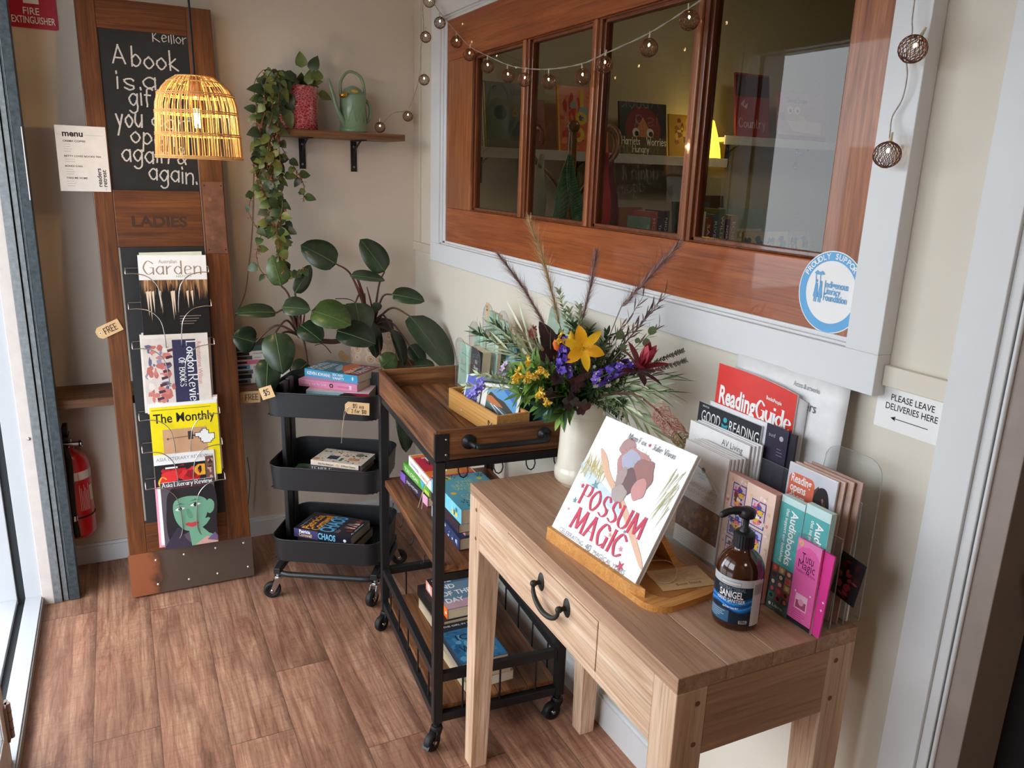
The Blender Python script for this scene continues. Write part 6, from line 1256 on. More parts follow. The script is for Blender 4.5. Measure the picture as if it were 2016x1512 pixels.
bro('large white sheet headed artists and artworks leaning on the wall', 1.104, 1.196, .285, .395, .0008, (230, 230, 231), d_art, .05, curlx=.03, curl=.0)
def d_pat(b, M):
    w = .072; marks(b, M, w, .2, [mat((240, 214, 176)), mat((244, 226, 210)), mat((230, 190, 150)), mat((246, 206, 190)), mat((220, 214, 170)), mat((226, 150, 130)), mat((250, 236, 226))], 110, 8, lo=.06, hi=.16)
    for k in range(3):
        y = .135-k*.055; b.quad(.016, .052, y, y+.05, mat((66, 70, 150)), M, 1e-4); b.quad(.018, .05, y+.002, y+.048, mat(((226, 200, 210), (200, 196, 226), (230, 210, 200))[k]), M, 1.1e-4)
        marks(b, M @ T(0, 0, 6e-4), .032, .044, [mat((214, 60, 60)), mat((240, 190, 60)), mat((70, 90, 180)), mat((230, 120, 150)), mat((250, 230, 220)), mat((120, 70, 60))], 34, 20+k, .018, y+.003, .2, .5); b.quad(.018, .05, y+.034, y+.036, mat((66, 70, 150)), M, 2.2e-4); b.quad(.033, .035, y+.036, y+.048, mat((66, 70, 150)), M, 2.2e-4)
    b.text('2 FREE', .006, mat((150, 100, 100)), M, .018, .014, width=.03, z=1e-4); b.text('BOOK', .006, mat((150, 100, 100)), M, .022, .006, width=.024, z=1e-4)
bro('pink booklet stack with three window pictures, left of the pair in the holder', 1.016, 1.062, .066, .2, .014, (240, 206, 190), d_pat, .04, edge=mat((206, 150, 140)))  # sides of both pink stacks coloured darker, painting a shadow gap
bro('pink booklet stack with three window pictures, right of the pair in the holder', 1.0008, .988, .07, .21, .02, (240, 206, 190), d_pat, .03, edge=mat((206, 150, 140)))
def d_aud(b, M):
    b.quad(0, .052, 0, .2, mat((84, 170, 170)), M); Q = M @ T(.026, .192, 1e-5) @ RZ(-90); b.text('Audiobooks', .017, M_WHITE, Q, 0, 0, width=.1, bold=.02); b.text('that support our bookshop', .0075, M_WHITE, Q, 0, -.011, width=.1, bold=.01)
    b.quad(0, .052, 0, .085, mat((70, 96, 96)), M, 1e-5); r = random.Random(5)
    for j in range(5):
        for i in range(3): b.quad(.003+i*.016, .017+i*.016, .018+j*.0135, .03+j*.0135, mat(r.choice(((176, 64, 50), (196, 150, 80), (90, 60, 56), (206, 110, 120), (76, 130, 110), (150, 70, 90), (60, 70, 80)))), M, 2e-5); b.disc(.01+i*.016, .024+j*.0135, .004, mat(r.choice(((230, 200, 170), (50, 40, 44), (220, 90, 70)))), M, 3e-5, 10)
    b.disc(.01, .008, .003, M_WHITE, M, 3e-5); b.text('Libro', .006, M_WHITE, M, .016, .006, width=.024, z=3e-5)
bro('teal leaflet stack with sideways white title, left of the pair in the holder', 1.003, .916, .0525, .212, .012, (196, 224, 222), d_aud, .04)
bro('teal leaflet stack with sideways white title, right of the pair behind the pink flyer', 1.0045, .863, .0525, .217, .012, (196, 224, 222), d_aud, .04)
def d_tutu(b, M):
    b.quad(0, .051, 0, .155, mat((232, 100, 170)), M); b.poly([(0, .155), (.051, .155), (.051, .13), (.04, .142), (.026, .146), (.012, .142), (0, .13)], mat((238, 130, 190)), M, z=1e-5); b.text('Tutu', .017, mat((70, 22, 54)), M, .0255, .118, 'c', width=.026, z=2e-5); b.text('Magic', .017, mat((70, 22, 54)), M, .0255, .104, 'c', width=.036, z=2e-5); b.text("Toddlers' First Ballet", .0055, mat((120, 30, 80)), M, .0255, .096, 'c', width=.042, z=2e-5)
    b.quad(.012, .038, .03, .058, mat((244, 190, 216)), M, 2e-5); b.quad(.014, .036, .032, .046, mat((170, 70, 110)), M, 3e-5); b.disc(.025, .044, .006, mat((230, 150, 180)), M, 4e-5); lines(b, M @ T(0, 0, 2e-5), .008, .026, .032, 5, .004, mat((150, 40, 100)), .0008); b.quad(0, .051, 0, .008, M_INK, M, 3e-5); b.disc(.008, .147, .005, mat((226, 200, 90)), M, 4e-5, rin=.0025)
    star(b, M, .01, .06, .0025, M_WHITE, 4, 4e-5); star(b, M, .042, .064, .0025, M_WHITE, 4, 4e-5)
bro('bright pink ballet flyer stack at the front right of the brochure holder', .9925, .862, .051, .155, .004, (236, 110, 176), d_tutu, .02, z0=.006)
bro('magenta flyer fanned out right behind the front pink ballet flyer', .9972, .846, .051, .152, .003, (226, 60, 150), lambda b, M: (star(b, M, .045, .05, .003, M_WHITE, 4), star(b, M, .046, .065, .003, M_WHITE, 4)), .02, z0=.006, rot=-2)
def d_doors(b, M):
    w, h = .108, .25; b.quad(0, w, 0, h, mat((206, 206, 214)), M); b.poly([(0, 0), (w, 0), (w, .17), (.07, .23), (.045, .2), (.03, .12)], mat((96, 66, 50)), M, z=1e-5)
    b.prism([(p[0]+.004, p[1]+.178) for p in rrect(.058, .058, .012)], 0, 2e-5, mat((224, 112, 84)), M @ T(0, 0, 1.2e-4))
    for i, tx in enumerate(('Reading', 'opens', 'doors')): b.text(tx, .0165, M_WHITE, M, .009, .219-i*.0165, width=(.046, .036, .036)[i], z=6e-5, bold=.02)
    b.poly([(p.x, p.y) for p in smooth_pts([(.06, .19, 0), (.07, .225, 0), (.088, .228, 0), (.098, .2, 0), (.096, .16, 0), (.075, .155, 0)], 4, True)], mat((36, 30, 30)), M, z=3e-5); b.poly([(p.x, p.y) for p in smooth_pts([(.058, .165, 0), (.07, .178, 0), (.085, .17, 0), (.085, .145, 0), (.065, .135, 0)], 4, True)], mat((120, 84, 66)), M, z=4e-5)
    for k in range(10): b.poly([(.08+k*.003, .21-k*.004), (.083+k*.003, .212-k*.004), (.104, .16-k*.008), (.1, .158-k*.008)], mat(((150, 110, 80), (60, 44, 36), (120, 86, 60))[k % 3]), M, z=5e-5)
bro('leaflet about reading with an orange speech patch on the right of the holder', 1.044, .957, .108, .252, .003, (226, 222, 220), d_doors, .045)
for k in range(3): bro(('copy of the reading leaflet directly behind the front one', 'copy of the reading leaflet offset to the right behind the others', 'rearmost copy of the reading leaflet on the right side of the holder')[k], 1.049+k*.006, .950-k*.012, .11, .254+.003*k, .003, (200-14*k, 170-16*k, 156-16*k), None, .05)
bro('small dark card with a red nebula picture standing at the right end of the holder', 1.055, .834, .05, .082, .0012, (30, 24, 30), lambda b, M: marks(b, M, .05, .08, [mat((110, 22, 30)), mat((70, 16, 26)), mat((150, 50, 60)), mat((40, 26, 40))], 24, 5, lo=.1, hi=.4), .02, z0=.06, rot=-8, name='business_card', cat='card')
bro('white folded brochure standing at the right rear end of the holder', 1.085, .905, .09, .11, .004, (226, 226, 228), None, .02)
# ---- signs on the right wall
def d_del(b, M):
    b.text('PLEASE LEAVE', .0118, M_INK, M, .066, .051, 'c', width=.08, bold=.008); b.text('DELIVERIES HERE', .0118, M_INK, M, .066, .035, 'c', width=.096, bold=.008); b.quad(.034, .1, .0205, .0218, M_INK, M); b.poly([(.03, .0212), (.04, .0253), (.038, .0212), (.04, .017)], M_INK, M)
sheet('delivery_sign', 'small white paper sign about deliveries on the wall by the doorway', 'sign', mtx((1.1385, .866, 1.1345), (0, -1, 0), (0, .0, 1)), .13, .073, .0006, M_PAPER, d_del)
b = MB(); LBL = mat((92, 164, 214), .4); MK = mtx((1.1272, .986, 1.345), (0, -1, 0), (0, 0, 1)); r_ = .073
n = 60; cut = .0605
def clipd(r): return [(max(-9, min(cut, r*math.cos(a))), r*math.sin(a)) for a in [2*math.pi*i/n for i in range(n)]]
b.prism(clipd(r_), 0, .0004, M_PAPER, MK); b.prism(clipd(r_*.975), .0004, .0006, LBL, MK); b.prism(clipd(r_*.76), .0006, .0008, M_PAPER, MK)
for i, ch in enumerate('PROUDLY SUPPOR'):
    if ch != ' ': a = 152-i*8.3; b.text(ch, .0125, M_WHITE, MK @ RZ(a) @ T(r_*.81, 0, .001) @ RZ(-90), al='c', bold=.02)
for i, (tx, wd) in enumerate((('Indigenous', .052), ('Literacy', .036), ('Foundation', .052))): b.text(tx, .0132, LBL, MK, -.014, .008-i*.0118, width=wd, bold=.018, z=.001)
for (x, s_) in ((-.0325, 1), (-.0225, .9)):
    b.disc(x, .016*s_+.001, .0025, LBL, MK, .001, 12); b.poly([(x-.0025, .013), (x+.0025, .013), (x+.004, -.004), (x+.0055, -.012), (x-.0055, -.012), (x-.004, -.002)], LBL, MK, z=.001); b.quad(x-.003, x-.001, -.021, -.012, LBL, MK, .001); b.quad(x+.001, x+.003, -.021, -.012, LBL, MK, .001); b.poly([(x-.0025, .012), (x-.0045, .028), (x-.003, .028), (x-.001, .013)], LBL, MK, z=.001)
b.poly([(-.04, .031), (-.034, .036), (-.028, .033), (-.022, .036), (-.016, .03), (-.02, .029), (-.028, .028), (-.036, .028)], LBL, MK, z=.001)
tag(b.build('round_sticker'), 'round blue and white supporter sticker at the lower right corner of the timber sash', 'sticker')
# ---------------------------------------------------------------- jug and flowers
VX, VY = .967, 1.528; MV = T(VX, VY, TZ); M_JUG = mat((232, 224, 206), .25, noise=.07, scale=14, coat=.45, name='crackled_cream_glaze')
J = thing('jug', 'tall cream crackle glazed jug with handle filled with flowers', 'jug', (VX, VY, TZ))
b = MB(); b.lathe([(.0001, 0), (.047, 0), (.048, .006), (.056, .01), (.0615, .016), (.063, .03), (.061, .042), (.0575, .046), (.057, .052), (.054, .1), (.0515, .16), (.0515, .18), (.053, .184), (.0525, .19), (.0545, .21), (.057, .215), (.0545, .216), (.051, .21), (.049, .18), (.05, .06), (.0001, .05)], M_JUG, 48, MV)
for k in range(3): b.tube([(VX+.0512*math.cos(i*.21), VY+.0512*math.sin(i*.21), TZ+.176+.0035*(k-1)) for i in range(30)], .0011, M_JUG, 5, closed=True)
b.lathe([(.0001, .003), (.008, .002), (.009, 0)][::-1], M_JUG, 16, mtx((VX-.0615*.52, VY-.0615*.85, TZ+.03), (.85, -.52, 0), (0, 0, 1))); b.build('body', J)
b = MB(); hd = Vector((.85, -.53, 0)); P = [Vector((VX, VY, TZ))+hd*a+Vector((0, 0, z_)) for a, z_ in ((.052, .205), (.072, .21), (.092, .2), (.1, .175), (.096, .14), (.082, .11), (.066, .09), (.054, .082))]
b.tube(smooth_pts(P, 5), .0085, M_JUG, 12); b.build('handle', J)
MOUTH = Vector((VX, VY, TZ+.2)); fr_ = random.Random(21); FG = 'flowers and foliage in the cream jug'
def flower(name, label): return thing(name, label, 'flower' if 'flower' in name or name in ('lily', 'delphinium', 'grevillea', 'leucadendron', 'kangaroo_paw') else 'foliage', MOUTH, FG)
G_ = lambda *c: mat(c, .5, noise=.15, scale=60, trans=.05)
def stem_pts(tip, lift=.5, n=8):
    T_ = Vector(tip); mid = MOUTH*.55+T_*.45+Vector((0, 0, .03*lift)); return smooth_pts([MOUTH+Vector((0, 0, -.05))+(T_-MOUTH)*.02, MOUTH+(T_-MOUTH)*.12+Vector((0, 0, .01)), mid, T_], n)
def sprig(o, pts, m_, L_, W_, n, ang=.9, start=.3, stemr=.0014, sm=None, bend=.15, jitter=.5, foldd=.25, nm='foliage', up=1.0):
    b = MB(); N = len(pts)
    st_ = MB(); st_.tube(pts, [stemr*(1-.6*i/N) for i in range(N)], sm or m_ if not isinstance(m_, list) else (sm or m_[0]), 5); st_.build('stem', o)
    for k in range(n):
        f = start+(1-start)*(k+fr_.random())/n; x = f*(N-1); i = min(N-2, int(x)); p = pts[i].lerp(pts[i+1], x-i); d = (pts[i+1]-pts[i]).normalized()
        s = d.orthogonal().normalized(); s.rotate(Matrix.Rotation(k*2.4+fr_.uniform(-.5, .5), 3, d)); v = d*math.cos(ang)+s*math.sin(ang)+Vector([fr_.uniform(-.2, .2)*jitter for _ in range(3)])
        mm = fr_.choice(m_) if isinstance(m_, list) else m_
        b.leaf(p, v, d+Vector((0, 0, .3)), L_*fr_.uniform(.7, 1.2), W_*fr_.uniform(.8, 1.2), mm, bend*fr_.uniform(-.5, 1.4), foldd, 3 if L_ < .03 else 5, .45)
    b.build(nm, o); return o
def plume(label, tip, foot, cols, fat, name='feather_grass'):
    o = flower(name, label); pts = stem_pts(foot, .2, 5)[:-1]+smooth_pts([foot, Vector(foot)*.5+Vector(tip)*.5+Vector((.004, 0, .004)), tip], 10); N = len(pts)
    s = MB(); s.tube(pts, .0011, G_(120, 104, 78), 5); s.build('stem', o); b = MB(); L0 = N-21
    for k in range(800):
        f = fr_.random(); x = L0+f*(N-1-L0); i = min(N-2, int(x)); p = pts[i].lerp(pts[i+1], x-i); d = (pts[i+1]-pts[i]).normalized(); v = d*1.0+Vector([fr_.gauss(0, .45) for _ in range(3)]); L_ = fat*fr_.uniform(.6, 1.3)*(.35+.9*math.sin(math.pi*min(1, .12+.8*f)))
        q = p+v.normalized()*L_; w = d.cross(v).normalized()*.00045; b.add([p+w, p-w, q], [(0, 1, 2)], fr_.choice(cols))
    b.build('plume', o)
GOLD = [G_(206, 176, 128), G_(190, 156, 108), G_(222, 198, 156)]; PUR = [G_(140, 100, 100), G_(170, 132, 126), G_(110, 74, 80), G_(206, 178, 164)]
plume('purple grey feather grass leaning left, outermost plume over the white frame', (0.760, 1.588, 1.353), (0.862, 1.548, 1.197), PUR, .034)
plume('tall golden feather grass reaching up over the timber rail', (0.838, 1.593, 1.425), (0.908, 1.558, 1.192), GOLD, .042)
plume('short upright purple feather grass in the middle of the bouquet', (0.974, 1.524, 1.362), (0.954, 1.535, 1.204), PUR, .03)
plume('long purple feather grass leaning right, its tip at the window mullion', (1.056, 1.337, 1.395), (0.998, 1.445, 1.248), PUR, .042)
# foliage
RG = [G_(94, 117, 79), G_(122, 143, 97), G_(74, 94, 66)]; SGn = [G_(192, 207, 168), G_(158, 179, 143), G_(220, 230, 194)]; DG = [G_(66, 94, 56), G_(89, 122, 66), G_(53, 76, 51)]; YGn = [G_(117, 156, 64), G_(148, 181, 84), G_(89, 128, 56)]; MAR = [G_(62, 30, 36), G_(84, 40, 44), G_(48, 26, 32)]; GRYG = [G_(202, 212, 181), G_(238, 243, 212)]; TWIG = [G_(107, 79, 76), G_(133, 102, 92), G_(97, 89, 74)]
def multi(name, label, tips, m_, L_, W_, n, **k):
    o = flower(name, label)
    for t_ in tips: sprig(o, stem_pts(t_, k.get('lift', .5)), m_, L_, W_, n, **{a: v for a, v in k.items() if a != 'lift'})
    return o
multi('rosemary_sprig', 'dark green needle leaved sprig reaching far left over the card stand', [(0.710, 1.591, 1.181), (0.752, 1.581, 1.197), (0.770, 1.549, 1.169)], RG+[G_(120, 132, 82)], .036, .0055, 80, ang=.75, start=.45)
multi('grass_spray', 'silvery narrow leaved spray at the left centre of the bouquet', [(0.757, 1.522, 1.150), (0.771, 1.526, 1.171), (0.795, 1.525, 1.187)], GRYG, .085, .0065, 26, ang=.5, start=.4)
multi('leafy_sprig', 'bright green leafy sprig with yellow bells at the left front of the jug', [(0.759, 1.510, 1.100), (0.780, 1.510, 1.051), (0.794, 1.481, 1.127), (0.821, 1.490, 1.052), (0.781, 1.477, 1.095)], YGn, .042, .0095, 80, ang=.9, start=.35)
multi('leafy_sprig', 'green sprig drooping over the jug rim at the front left', [(0.843, 1.479, 1.023), (0.875, 1.474, 1.003), (0.842, 1.502, 1.029)], YGn+DG, .05, .013, 26, ang=.5, start=.5)
multi('feathery_foliage', 'dense feathery dark green foliage in the centre of the bouquet', [(0.955, 1.445, 1.153), (0.971, 1.414, 1.123), (0.915, 1.431, 1.112), (0.963, 1.418, 1.076), (0.995, 1.424, 1.154), (0.938, 1.430, 1.069), (0.914, 1.454, 1.142), (0.992, 1.392, 1.097)], DG+[G_(84, 100, 74)], .022, .0044, 170, ang=1.0, start=.25)
multi('feathery_foliage', 'loose dark green foliage filling behind the yellow lily', [(0.897, 1.541, 1.172), (0.938, 1.543, 1.194), (0.970, 1.527, 1.183), (0.991, 1.482, 1.178), (0.868, 1.522, 1.142)], DG, .03, .009, 70, ang=.9, start=.3)
multi('herb_sprig', 'grey green herb sprig standing up right of the golden plume', [(0.917, 1.587, 1.271), (0.956, 1.556, 1.239), (0.936, 1.566, 1.226)], SGn, .019, .007, 80, ang=.8, start=.5)
multi('herb_sprig', 'pale grey sprig hanging left over the bamboo box', [(0.668, 1.545, 1.070), (0.687, 1.535, 1.096), (0.715, 1.521, 1.089)], SGn, .024, .006, 64, ang=.7, start=.5)
multi('twiggy_branch', 'fine purple brown twiggy branch at the upper right of the bouquet', [(1.035, 1.337, 1.294), (1.028, 1.351, 1.268), (1.016, 1.391, 1.279), (1.017, 1.413, 1.213), (1.003, 1.442, 1.209), (1.036, 1.347, 1.224), (1.029, 1.385, 1.240)], TWIG, .03, .0038, 30, ang=.55, start=.4)
multi('grass_spray', 'narrow silver green leaves arching down to the right of the jug', [(1.004, 1.353, 1.072), (1.020, 1.333, 1.087), (1.001, 1.365, 1.021), (1.019, 1.311, 0.994), (1.013, 1.348, 1.054), (0.992, 1.381, 1.083)], GRYG+SGn, .085, .0075, 20, ang=.35, start=.35, lift=1.2)
multi('grass_spray', 'dark wispy leaves fanning out at the far right of the bouquet', [(1.033, 1.293, 1.119), (1.026, 1.297, 1.090), (1.021, 1.321, 1.124)], DG, .075, .0035, 12, ang=.3, start=.5)
multi('herb_sprig', 'small grey green sprig drooping over the jug handle', [(0.988, 1.405, 1.011), (0.986, 1.395, 1.038)], SGn+DG, .018, .007, 60, ang=.9, start=.5)
o = flower('lavender_sprig', 'woolly grey flower spike pointing right behind the red flower')
for tp in ((1.059, 1.291, 1.179), (1.059, 1.280, 1.159)): sprig(o, stem_pts(tp), [G_(132, 132, 116), G_(150, 148, 130), G_(110, 112, 98)], .008, .005, 130, ang=1.1, start=.7)
# broad leaves
o = flower('maroon_foliage', 'broad dark maroon leaves at the upper left of the bouquet'); b = MB(); s = MB()
for base, tip, w in (((0.888, 1.534, 1.138), (0.851, 1.553, 1.206), .036), ((0.878, 1.517, 1.136), (0.828, 1.531, 1.172), .034), ((0.904, 1.538, 1.136), (0.905, 1.537, 1.178), .03), ((0.879, 1.505, 1.133), (0.817, 1.514, 1.136), .03)):
    d = Vector(tip)-Vector(base); b.leaf(base, d, (-.4, -.8, .3), d.length, w, fr_.choice(MAR), .15, .2, 7, .45); s.tube([MOUTH, base], .0015, MAR[0], 5)
b.build('foliage', o); s.build('stem', o)
o = flower('sedum', 'dark purple rounded succulent leaves drooping over the jug rim'); b = MB(); s = MB()
for c_ in ((0.845, 1.444, 1.101), (0.873, 1.419, 1.090), (0.868, 1.432, 1.046), (0.899, 1.428, 1.032), (0.830, 1.463, 1.053), (0.895, 1.419, 1.111)):
    s.tube(stem_pts(c_)[5:], .0018, MAR[1], 5)
    for q in range(6):
        a = q*1.05+fr_.random(); d = Vector((math.cos(a)*.9, -.35, math.sin(a)-.2)); b.leaf(c_, d, (0, -1, .2), fr_.uniform(.017, .026), fr_.uniform(.013, .019), fr_.choice(MAR+[G_(92, 62, 62), G_(70, 66, 60)]), .2, .15, 6, .5, .7)
b.build('foliage', o); s.build('stem', o)
o = flower('eucalyptus_sprig', 'round pale green eucalyptus leaves at the right above the red flower'); b = MB(); s = MB()
for c_, q in (((0.989, 1.438, 1.177), .024), ((1.018, 1.356, 1.201), .022), ((1.010, 1.360, 1.176), .02), ((0.987, 1.417, 1.156), .018), ((1.004, 1.386, 1.178), .014)):
    s.tube(stem_pts(c_)[6:], .001, SGn[0], 5); b.leaf(c_, (fr_.uniform(-.3, .6), -.2, .8), (0, -1, .3), q, q*1.0, G_(120, 142, 96), .1, .1, 6, .5, .6)
b.build('foliage', o); s.build('stem', o)
# flowers
o = flower('lily', 'large golden yellow lily in the middle of the bouquet'); C_ = Vector((0.885, 1.413, 1.171)); s = MB(); s.tube(stem_pts(C_), .0022, YGn[0], 6); s.build('stem', o); b = MB(); YL = [mat((248, 190, 30), .45, noise=.12, scale=40, trans=.1), mat((242, 170, 20), .45, noise=.12, scale=40, trans=.1)]
fd = Vector((-.35, -.85, .15)).normalized(); s1 = fd.cross(Vector((0, 0, 1))).normalized(); s2 = s1.cross(fd)
for q in range(6):
    a = q*1.047+.3; rd = s1*math.cos(a)+s2*math.sin(a); b.leaf(C_-fd*.012, rd*.85+fd*.62, fd-rd*.4, .05 if q % 2 else .054, .027 if q % 2 else .02, YL[q % 2], .45, .28, 8, .55, .9)
b.build('petals', o); s = MB()
for q in range(5): a = q*1.26; s.tube([C_, C_+fd*.02+(s1*math.cos(a)+s2*math.sin(a))*.004, C_+fd*.036+(s1*math.cos(a)+s2*math.sin(a))*.009], .0008, YL[1], 5)
s.build('stamens', o)
for lab, pts_ in (('yellow lily bud closed, just left above the open lily', ((0.895, 1.475, 1.150), (0.901, 1.494, 1.191))), ('orange lily bud low beside the upright violet spike', ((0.843, 1.445, 1.160), (0.829, 1.441, 1.187)))):
    o = flower('lily_flower', lab); b = MB(); A0, A1 = Vector(pts_[0]), Vector(pts_[1]); b.tube([A0, A0.lerp(A1, .3), A0.lerp(A1, .7), A1], [.003, .009, .008, .001], YL[0] if 'yellow' in lab else mat((236, 110, 40)), 8); b.build('bud', o); s = MB(); s.tube(stem_pts(A0), .0015, YGn[0], 5); s.build('stem', o)
VI = [mat(c, .5, noise=.15, scale=50) for c in ((84, 56, 168), (106, 76, 190), (70, 44, 140), (134, 108, 206))]
def spike(label, foot, tip, n, cols, rad=.0125, fs=.012):
    o = flower('delphinium', label); s = MB(); p0, p1 = Vector(foot), Vector(tip); s.tube(stem_pts(foot)+[p1], .0016, YGn[2], 5); s.build('stem', o); b = MB()
    for k in range(n):
        f = (k+fr_.random())/n; d = (p1-p0).normalized(); v = Vector([fr_.gauss(0, 1) for _ in range(3)]); v = (v-d*v.dot(d)).normalized(); c = p0.lerp(p1, f)+v*rad*(1.1-.5*f); sd = d.cross(v)
        for q in range(5): a = q*1.257+k; b.leaf(c, (d*math.cos(a)+sd*math.sin(a))*.9+v*.5, v, fs*fr_.uniform(.7, 1.1), fs*.75, fr_.choice(cols), .3, .1, 3, .55, .7)
        if k % 3 == 0: b.ball(c+v*.003, .0016, M_WHITE, 6)
    b.build('florets', o)
spike('upright violet delphinium spike left of the yellow lily', (0.852, 1.429, 1.104), (0.850, 1.442, 1.186), 34, VI)
spike('violet delphinium spike lying right towards the red flower', (0.907, 1.390, 1.102), (0.967, 1.348, 1.146), 30, VI)
spike('small violet blossom cluster drooping over the card box', (0.696, 1.508, 1.088), (0.667, 1.523, 1.046), 16, [mat((104, 92, 196)), mat((84, 70, 176)), mat((150, 140, 214))], .009, .009)
spike('pale lilac blossom cluster above the card box', (0.735, 1.511, 1.096), (0.753, 1.513, 1.123), 12, [mat((190, 170, 206)), mat((206, 190, 214))], .008, .008)
o = flower('leucadendron', 'dusky red pointed flower at the right of the bouquet'); C_ = Vector((0.981, 1.330, 1.140)); s = MB(); s.tube(stem_pts(C_), .0026, MAR[1], 6); s.build('stem', o); b = MB(); LR = [mat(c, .45, noise=.15, scale=40) for c in ((158, 44, 58), (176, 62, 74), (134, 34, 50), (190, 96, 100))]; ax = Vector((.2, -.35, .9)).normalized(); e1 = ax.orthogonal().normalized(); e2 = ax.cross(e1)
for ring, (n, tl, L_, w_) in enumerate(((5, .14, .046, .026), (6, .5, .062, .024), (6, .95, .07, .021), (6, 1.5, .06, .019))):
    for q in range(n): a = q*6.283/n+ring*.5; rd = e1*math.cos(a)+e2*math.sin(a); b.leaf(C_-ax*.004*ring, ax*math.cos(tl)+rd*math.sin(tl), ax*.5-rd, L_, w_, LR[ring] if ring < 3 else MAR[1], -.25 if ring < 2 else .1, .3, 6, .5)
b.build('bracts', o)
o = flower('grevillea', 'pink and cream grevillea spike drooping right towards the brochures'); P = smooth_pts([MOUTH+Vector((0, 0, .01)), (0.983, 1.385, 1.068), (1.010, 1.316, 1.052), (1.041, 1.278, 1.008), (1.066, 1.265, 0.978)], 8); s = MB(); s.tube(P, .002, G_(130, 90, 70), 6); s.build('stem', o); b = MB(); PK = [mat((232, 164, 148), .5), mat((242, 196, 178), .5), mat((214, 132, 122), .5)]; CRG = [mat((216, 190, 140), .5), mat((186, 170, 110), .5), mat((226, 206, 170), .5)]
for k in range(190):
    f = .5+.5*k/190; x = f*(len(P)-1); i = min(len(P)-2, int(x)); p = P[i].lerp(P[i+1], x-i); d = (P[i+1]-P[i]).normalized(); v = Vector([fr_.gauss(0, 1) for _ in range(3)]); v = (v-d*v.dot(d)).normalized()
    cols = PK if f < .78 else CRG; L_ = .024*(1-.5*(f-.5)); b.tube([p, p+v*L_*.6+d*L_*.2, p+v*L_+d*L_*.6, p+v*L_*.8+d*L_*.95], .00065, fr_.choice(cols), 3, caps=False); b.ball(p+v*L_*.8+d*L_*.95, .0014, fr_.choice(cols), 5)
b.build('styles', o)
o = flower('kangaroo_paw', 'small yellow tubular flowers scattered at the left front of the bouquet'); s = MB(); YB = [mat((244, 204, 60), .5, noise=.1), mat((236, 178, 40), .5, noise=.1), mat((250, 226, 120), .5)]
for c_ in ((0.756, 1.467, 1.113), (0.771, 1.459, 1.103), (0.797, 1.435, 1.128), (0.799, 1.445, 1.072), (0.779, 1.466, 1.138), (0.813, 1.438, 1.055), (0.837, 1.437, 1.191), (0.788, 1.451, 1.112), (0.754, 1.467, 1.099), (0.800, 1.433, 1.119)):
    C_ = Vector(c_); s.tube(stem_pts(C_)[8:], .001, YGn[0], 5); b = MB()
    for q in range(7):
        d = Vector((fr_.uniform(-1, .5), fr_.uniform(-1, 0), fr_.uniform(-.9, .6))).normalized(); b.tube([C_, C_+d*.006, C_+d*.013], [.0012, .0026, .0034], fr_.choice(YB), 6)
        for w_ in range(3): b.leaf(C_+d*.012, d+Vector([fr_.uniform(-.8, .8) for _ in range(3)]), (0, -1, 0), .007, .004, fr_.choice(YB), .4, .1, 3)
    b.build('bloom', o)
s.build('stem', o)
o = flower('wax_flower', 'tiny white starry flowers in front of the dark centre foliage'); b = MB(); s = MB(); WF = [mat((224, 220, 214)), mat((206, 200, 206))]
for k in range(16):
    c_ = Vector((0.900, 1.383, 1.096)).lerp(Vector((0.913, 1.376, 1.114)), fr_.random())+Vector((fr_.gauss(0, .012), fr_.gauss(0, .01), fr_.gauss(0, .014)))
    b = MB()
    if k > 10: c_ = Vector((0.967, 1.371, 1.023))+Vector((fr_.gauss(0, .004), fr_.gauss(0, .004), fr_.gauss(0, .01)))
    for q in range(5): a = q*1.257; b.leaf(c_, (math.cos(a), -.3, math.sin(a)), (0, -1, 0), .0055, .0035, fr_.choice(WF), .1, .1, 3)
    b.build('bloom', o)
    if k % 2 == 0: s.tube(stem_pts(c_)[9:], .0008, DG[0], 5)
s.build('stem', o)
o = flower('pink_flower', 'small pink blossoms tucked behind the maroon leaves on the left'); s = MB()
for c_ in ((0.831, 1.563, 1.178), (0.837, 1.549, 1.172), (0.842, 1.569, 1.184)):
    s.tube(stem_pts(c_)[8:], .001, DG[0], 5); b = MB()
    for q in range(9): b.leaf(c_, [fr_.uniform(-1, 1), fr_.uniform(-1, .2), fr_.uniform(-.6, 1)], (0, -1, 0), .013, .006, fr_.choice([mat((196, 110, 110)), mat((216, 150, 146))]), .3, .2, 4)
    b.build('bloom', o)
s.build('stem', o)
# ---------------------------------------------------------------- the dim shop room beyond the glass
def ledge(label, x0, x1, z1, y0=3.13):
    o = thing('picture_ledge', label, 'shelf', ((x0+x1)/2, 3.2, z1-.03)); b = MB(); W2 = mat((206, 204, 198), .5); b.box(x0, x1, y0, 3.299, z1-.022, z1, W2); b.box(x0, x1, y0-.008, y0, z1-.034, z1+.008, W2); b.build('board', o, bevel=.0015); bracket(x0+.17, 3.299, z1-.022, .12, .14, o); bracket(x0+.66, 3.299, z1-.022, .12, .14, o); return o
ledge('long white picture ledge in the next room under the orange book', 1.30, 2.73, 1.628)
ledge('higher white picture ledge in the next room holding the dark red book', 2.70, 3.72, 1.738)
G9 = 'children\'s books on the ledges in the next room'
def faced(label, x, z, w, h, col, draw=None, y=3.15, lean=.16, t_=.012, name='hardback_book'):
    return book(mtx((x, y, z), (1, 0, 0), (0, lean, 1)), w, h, t_, label, mat(col, .35, coat=.2), draw, None, M_PAGEW, group=G9, name=name, hard=1)
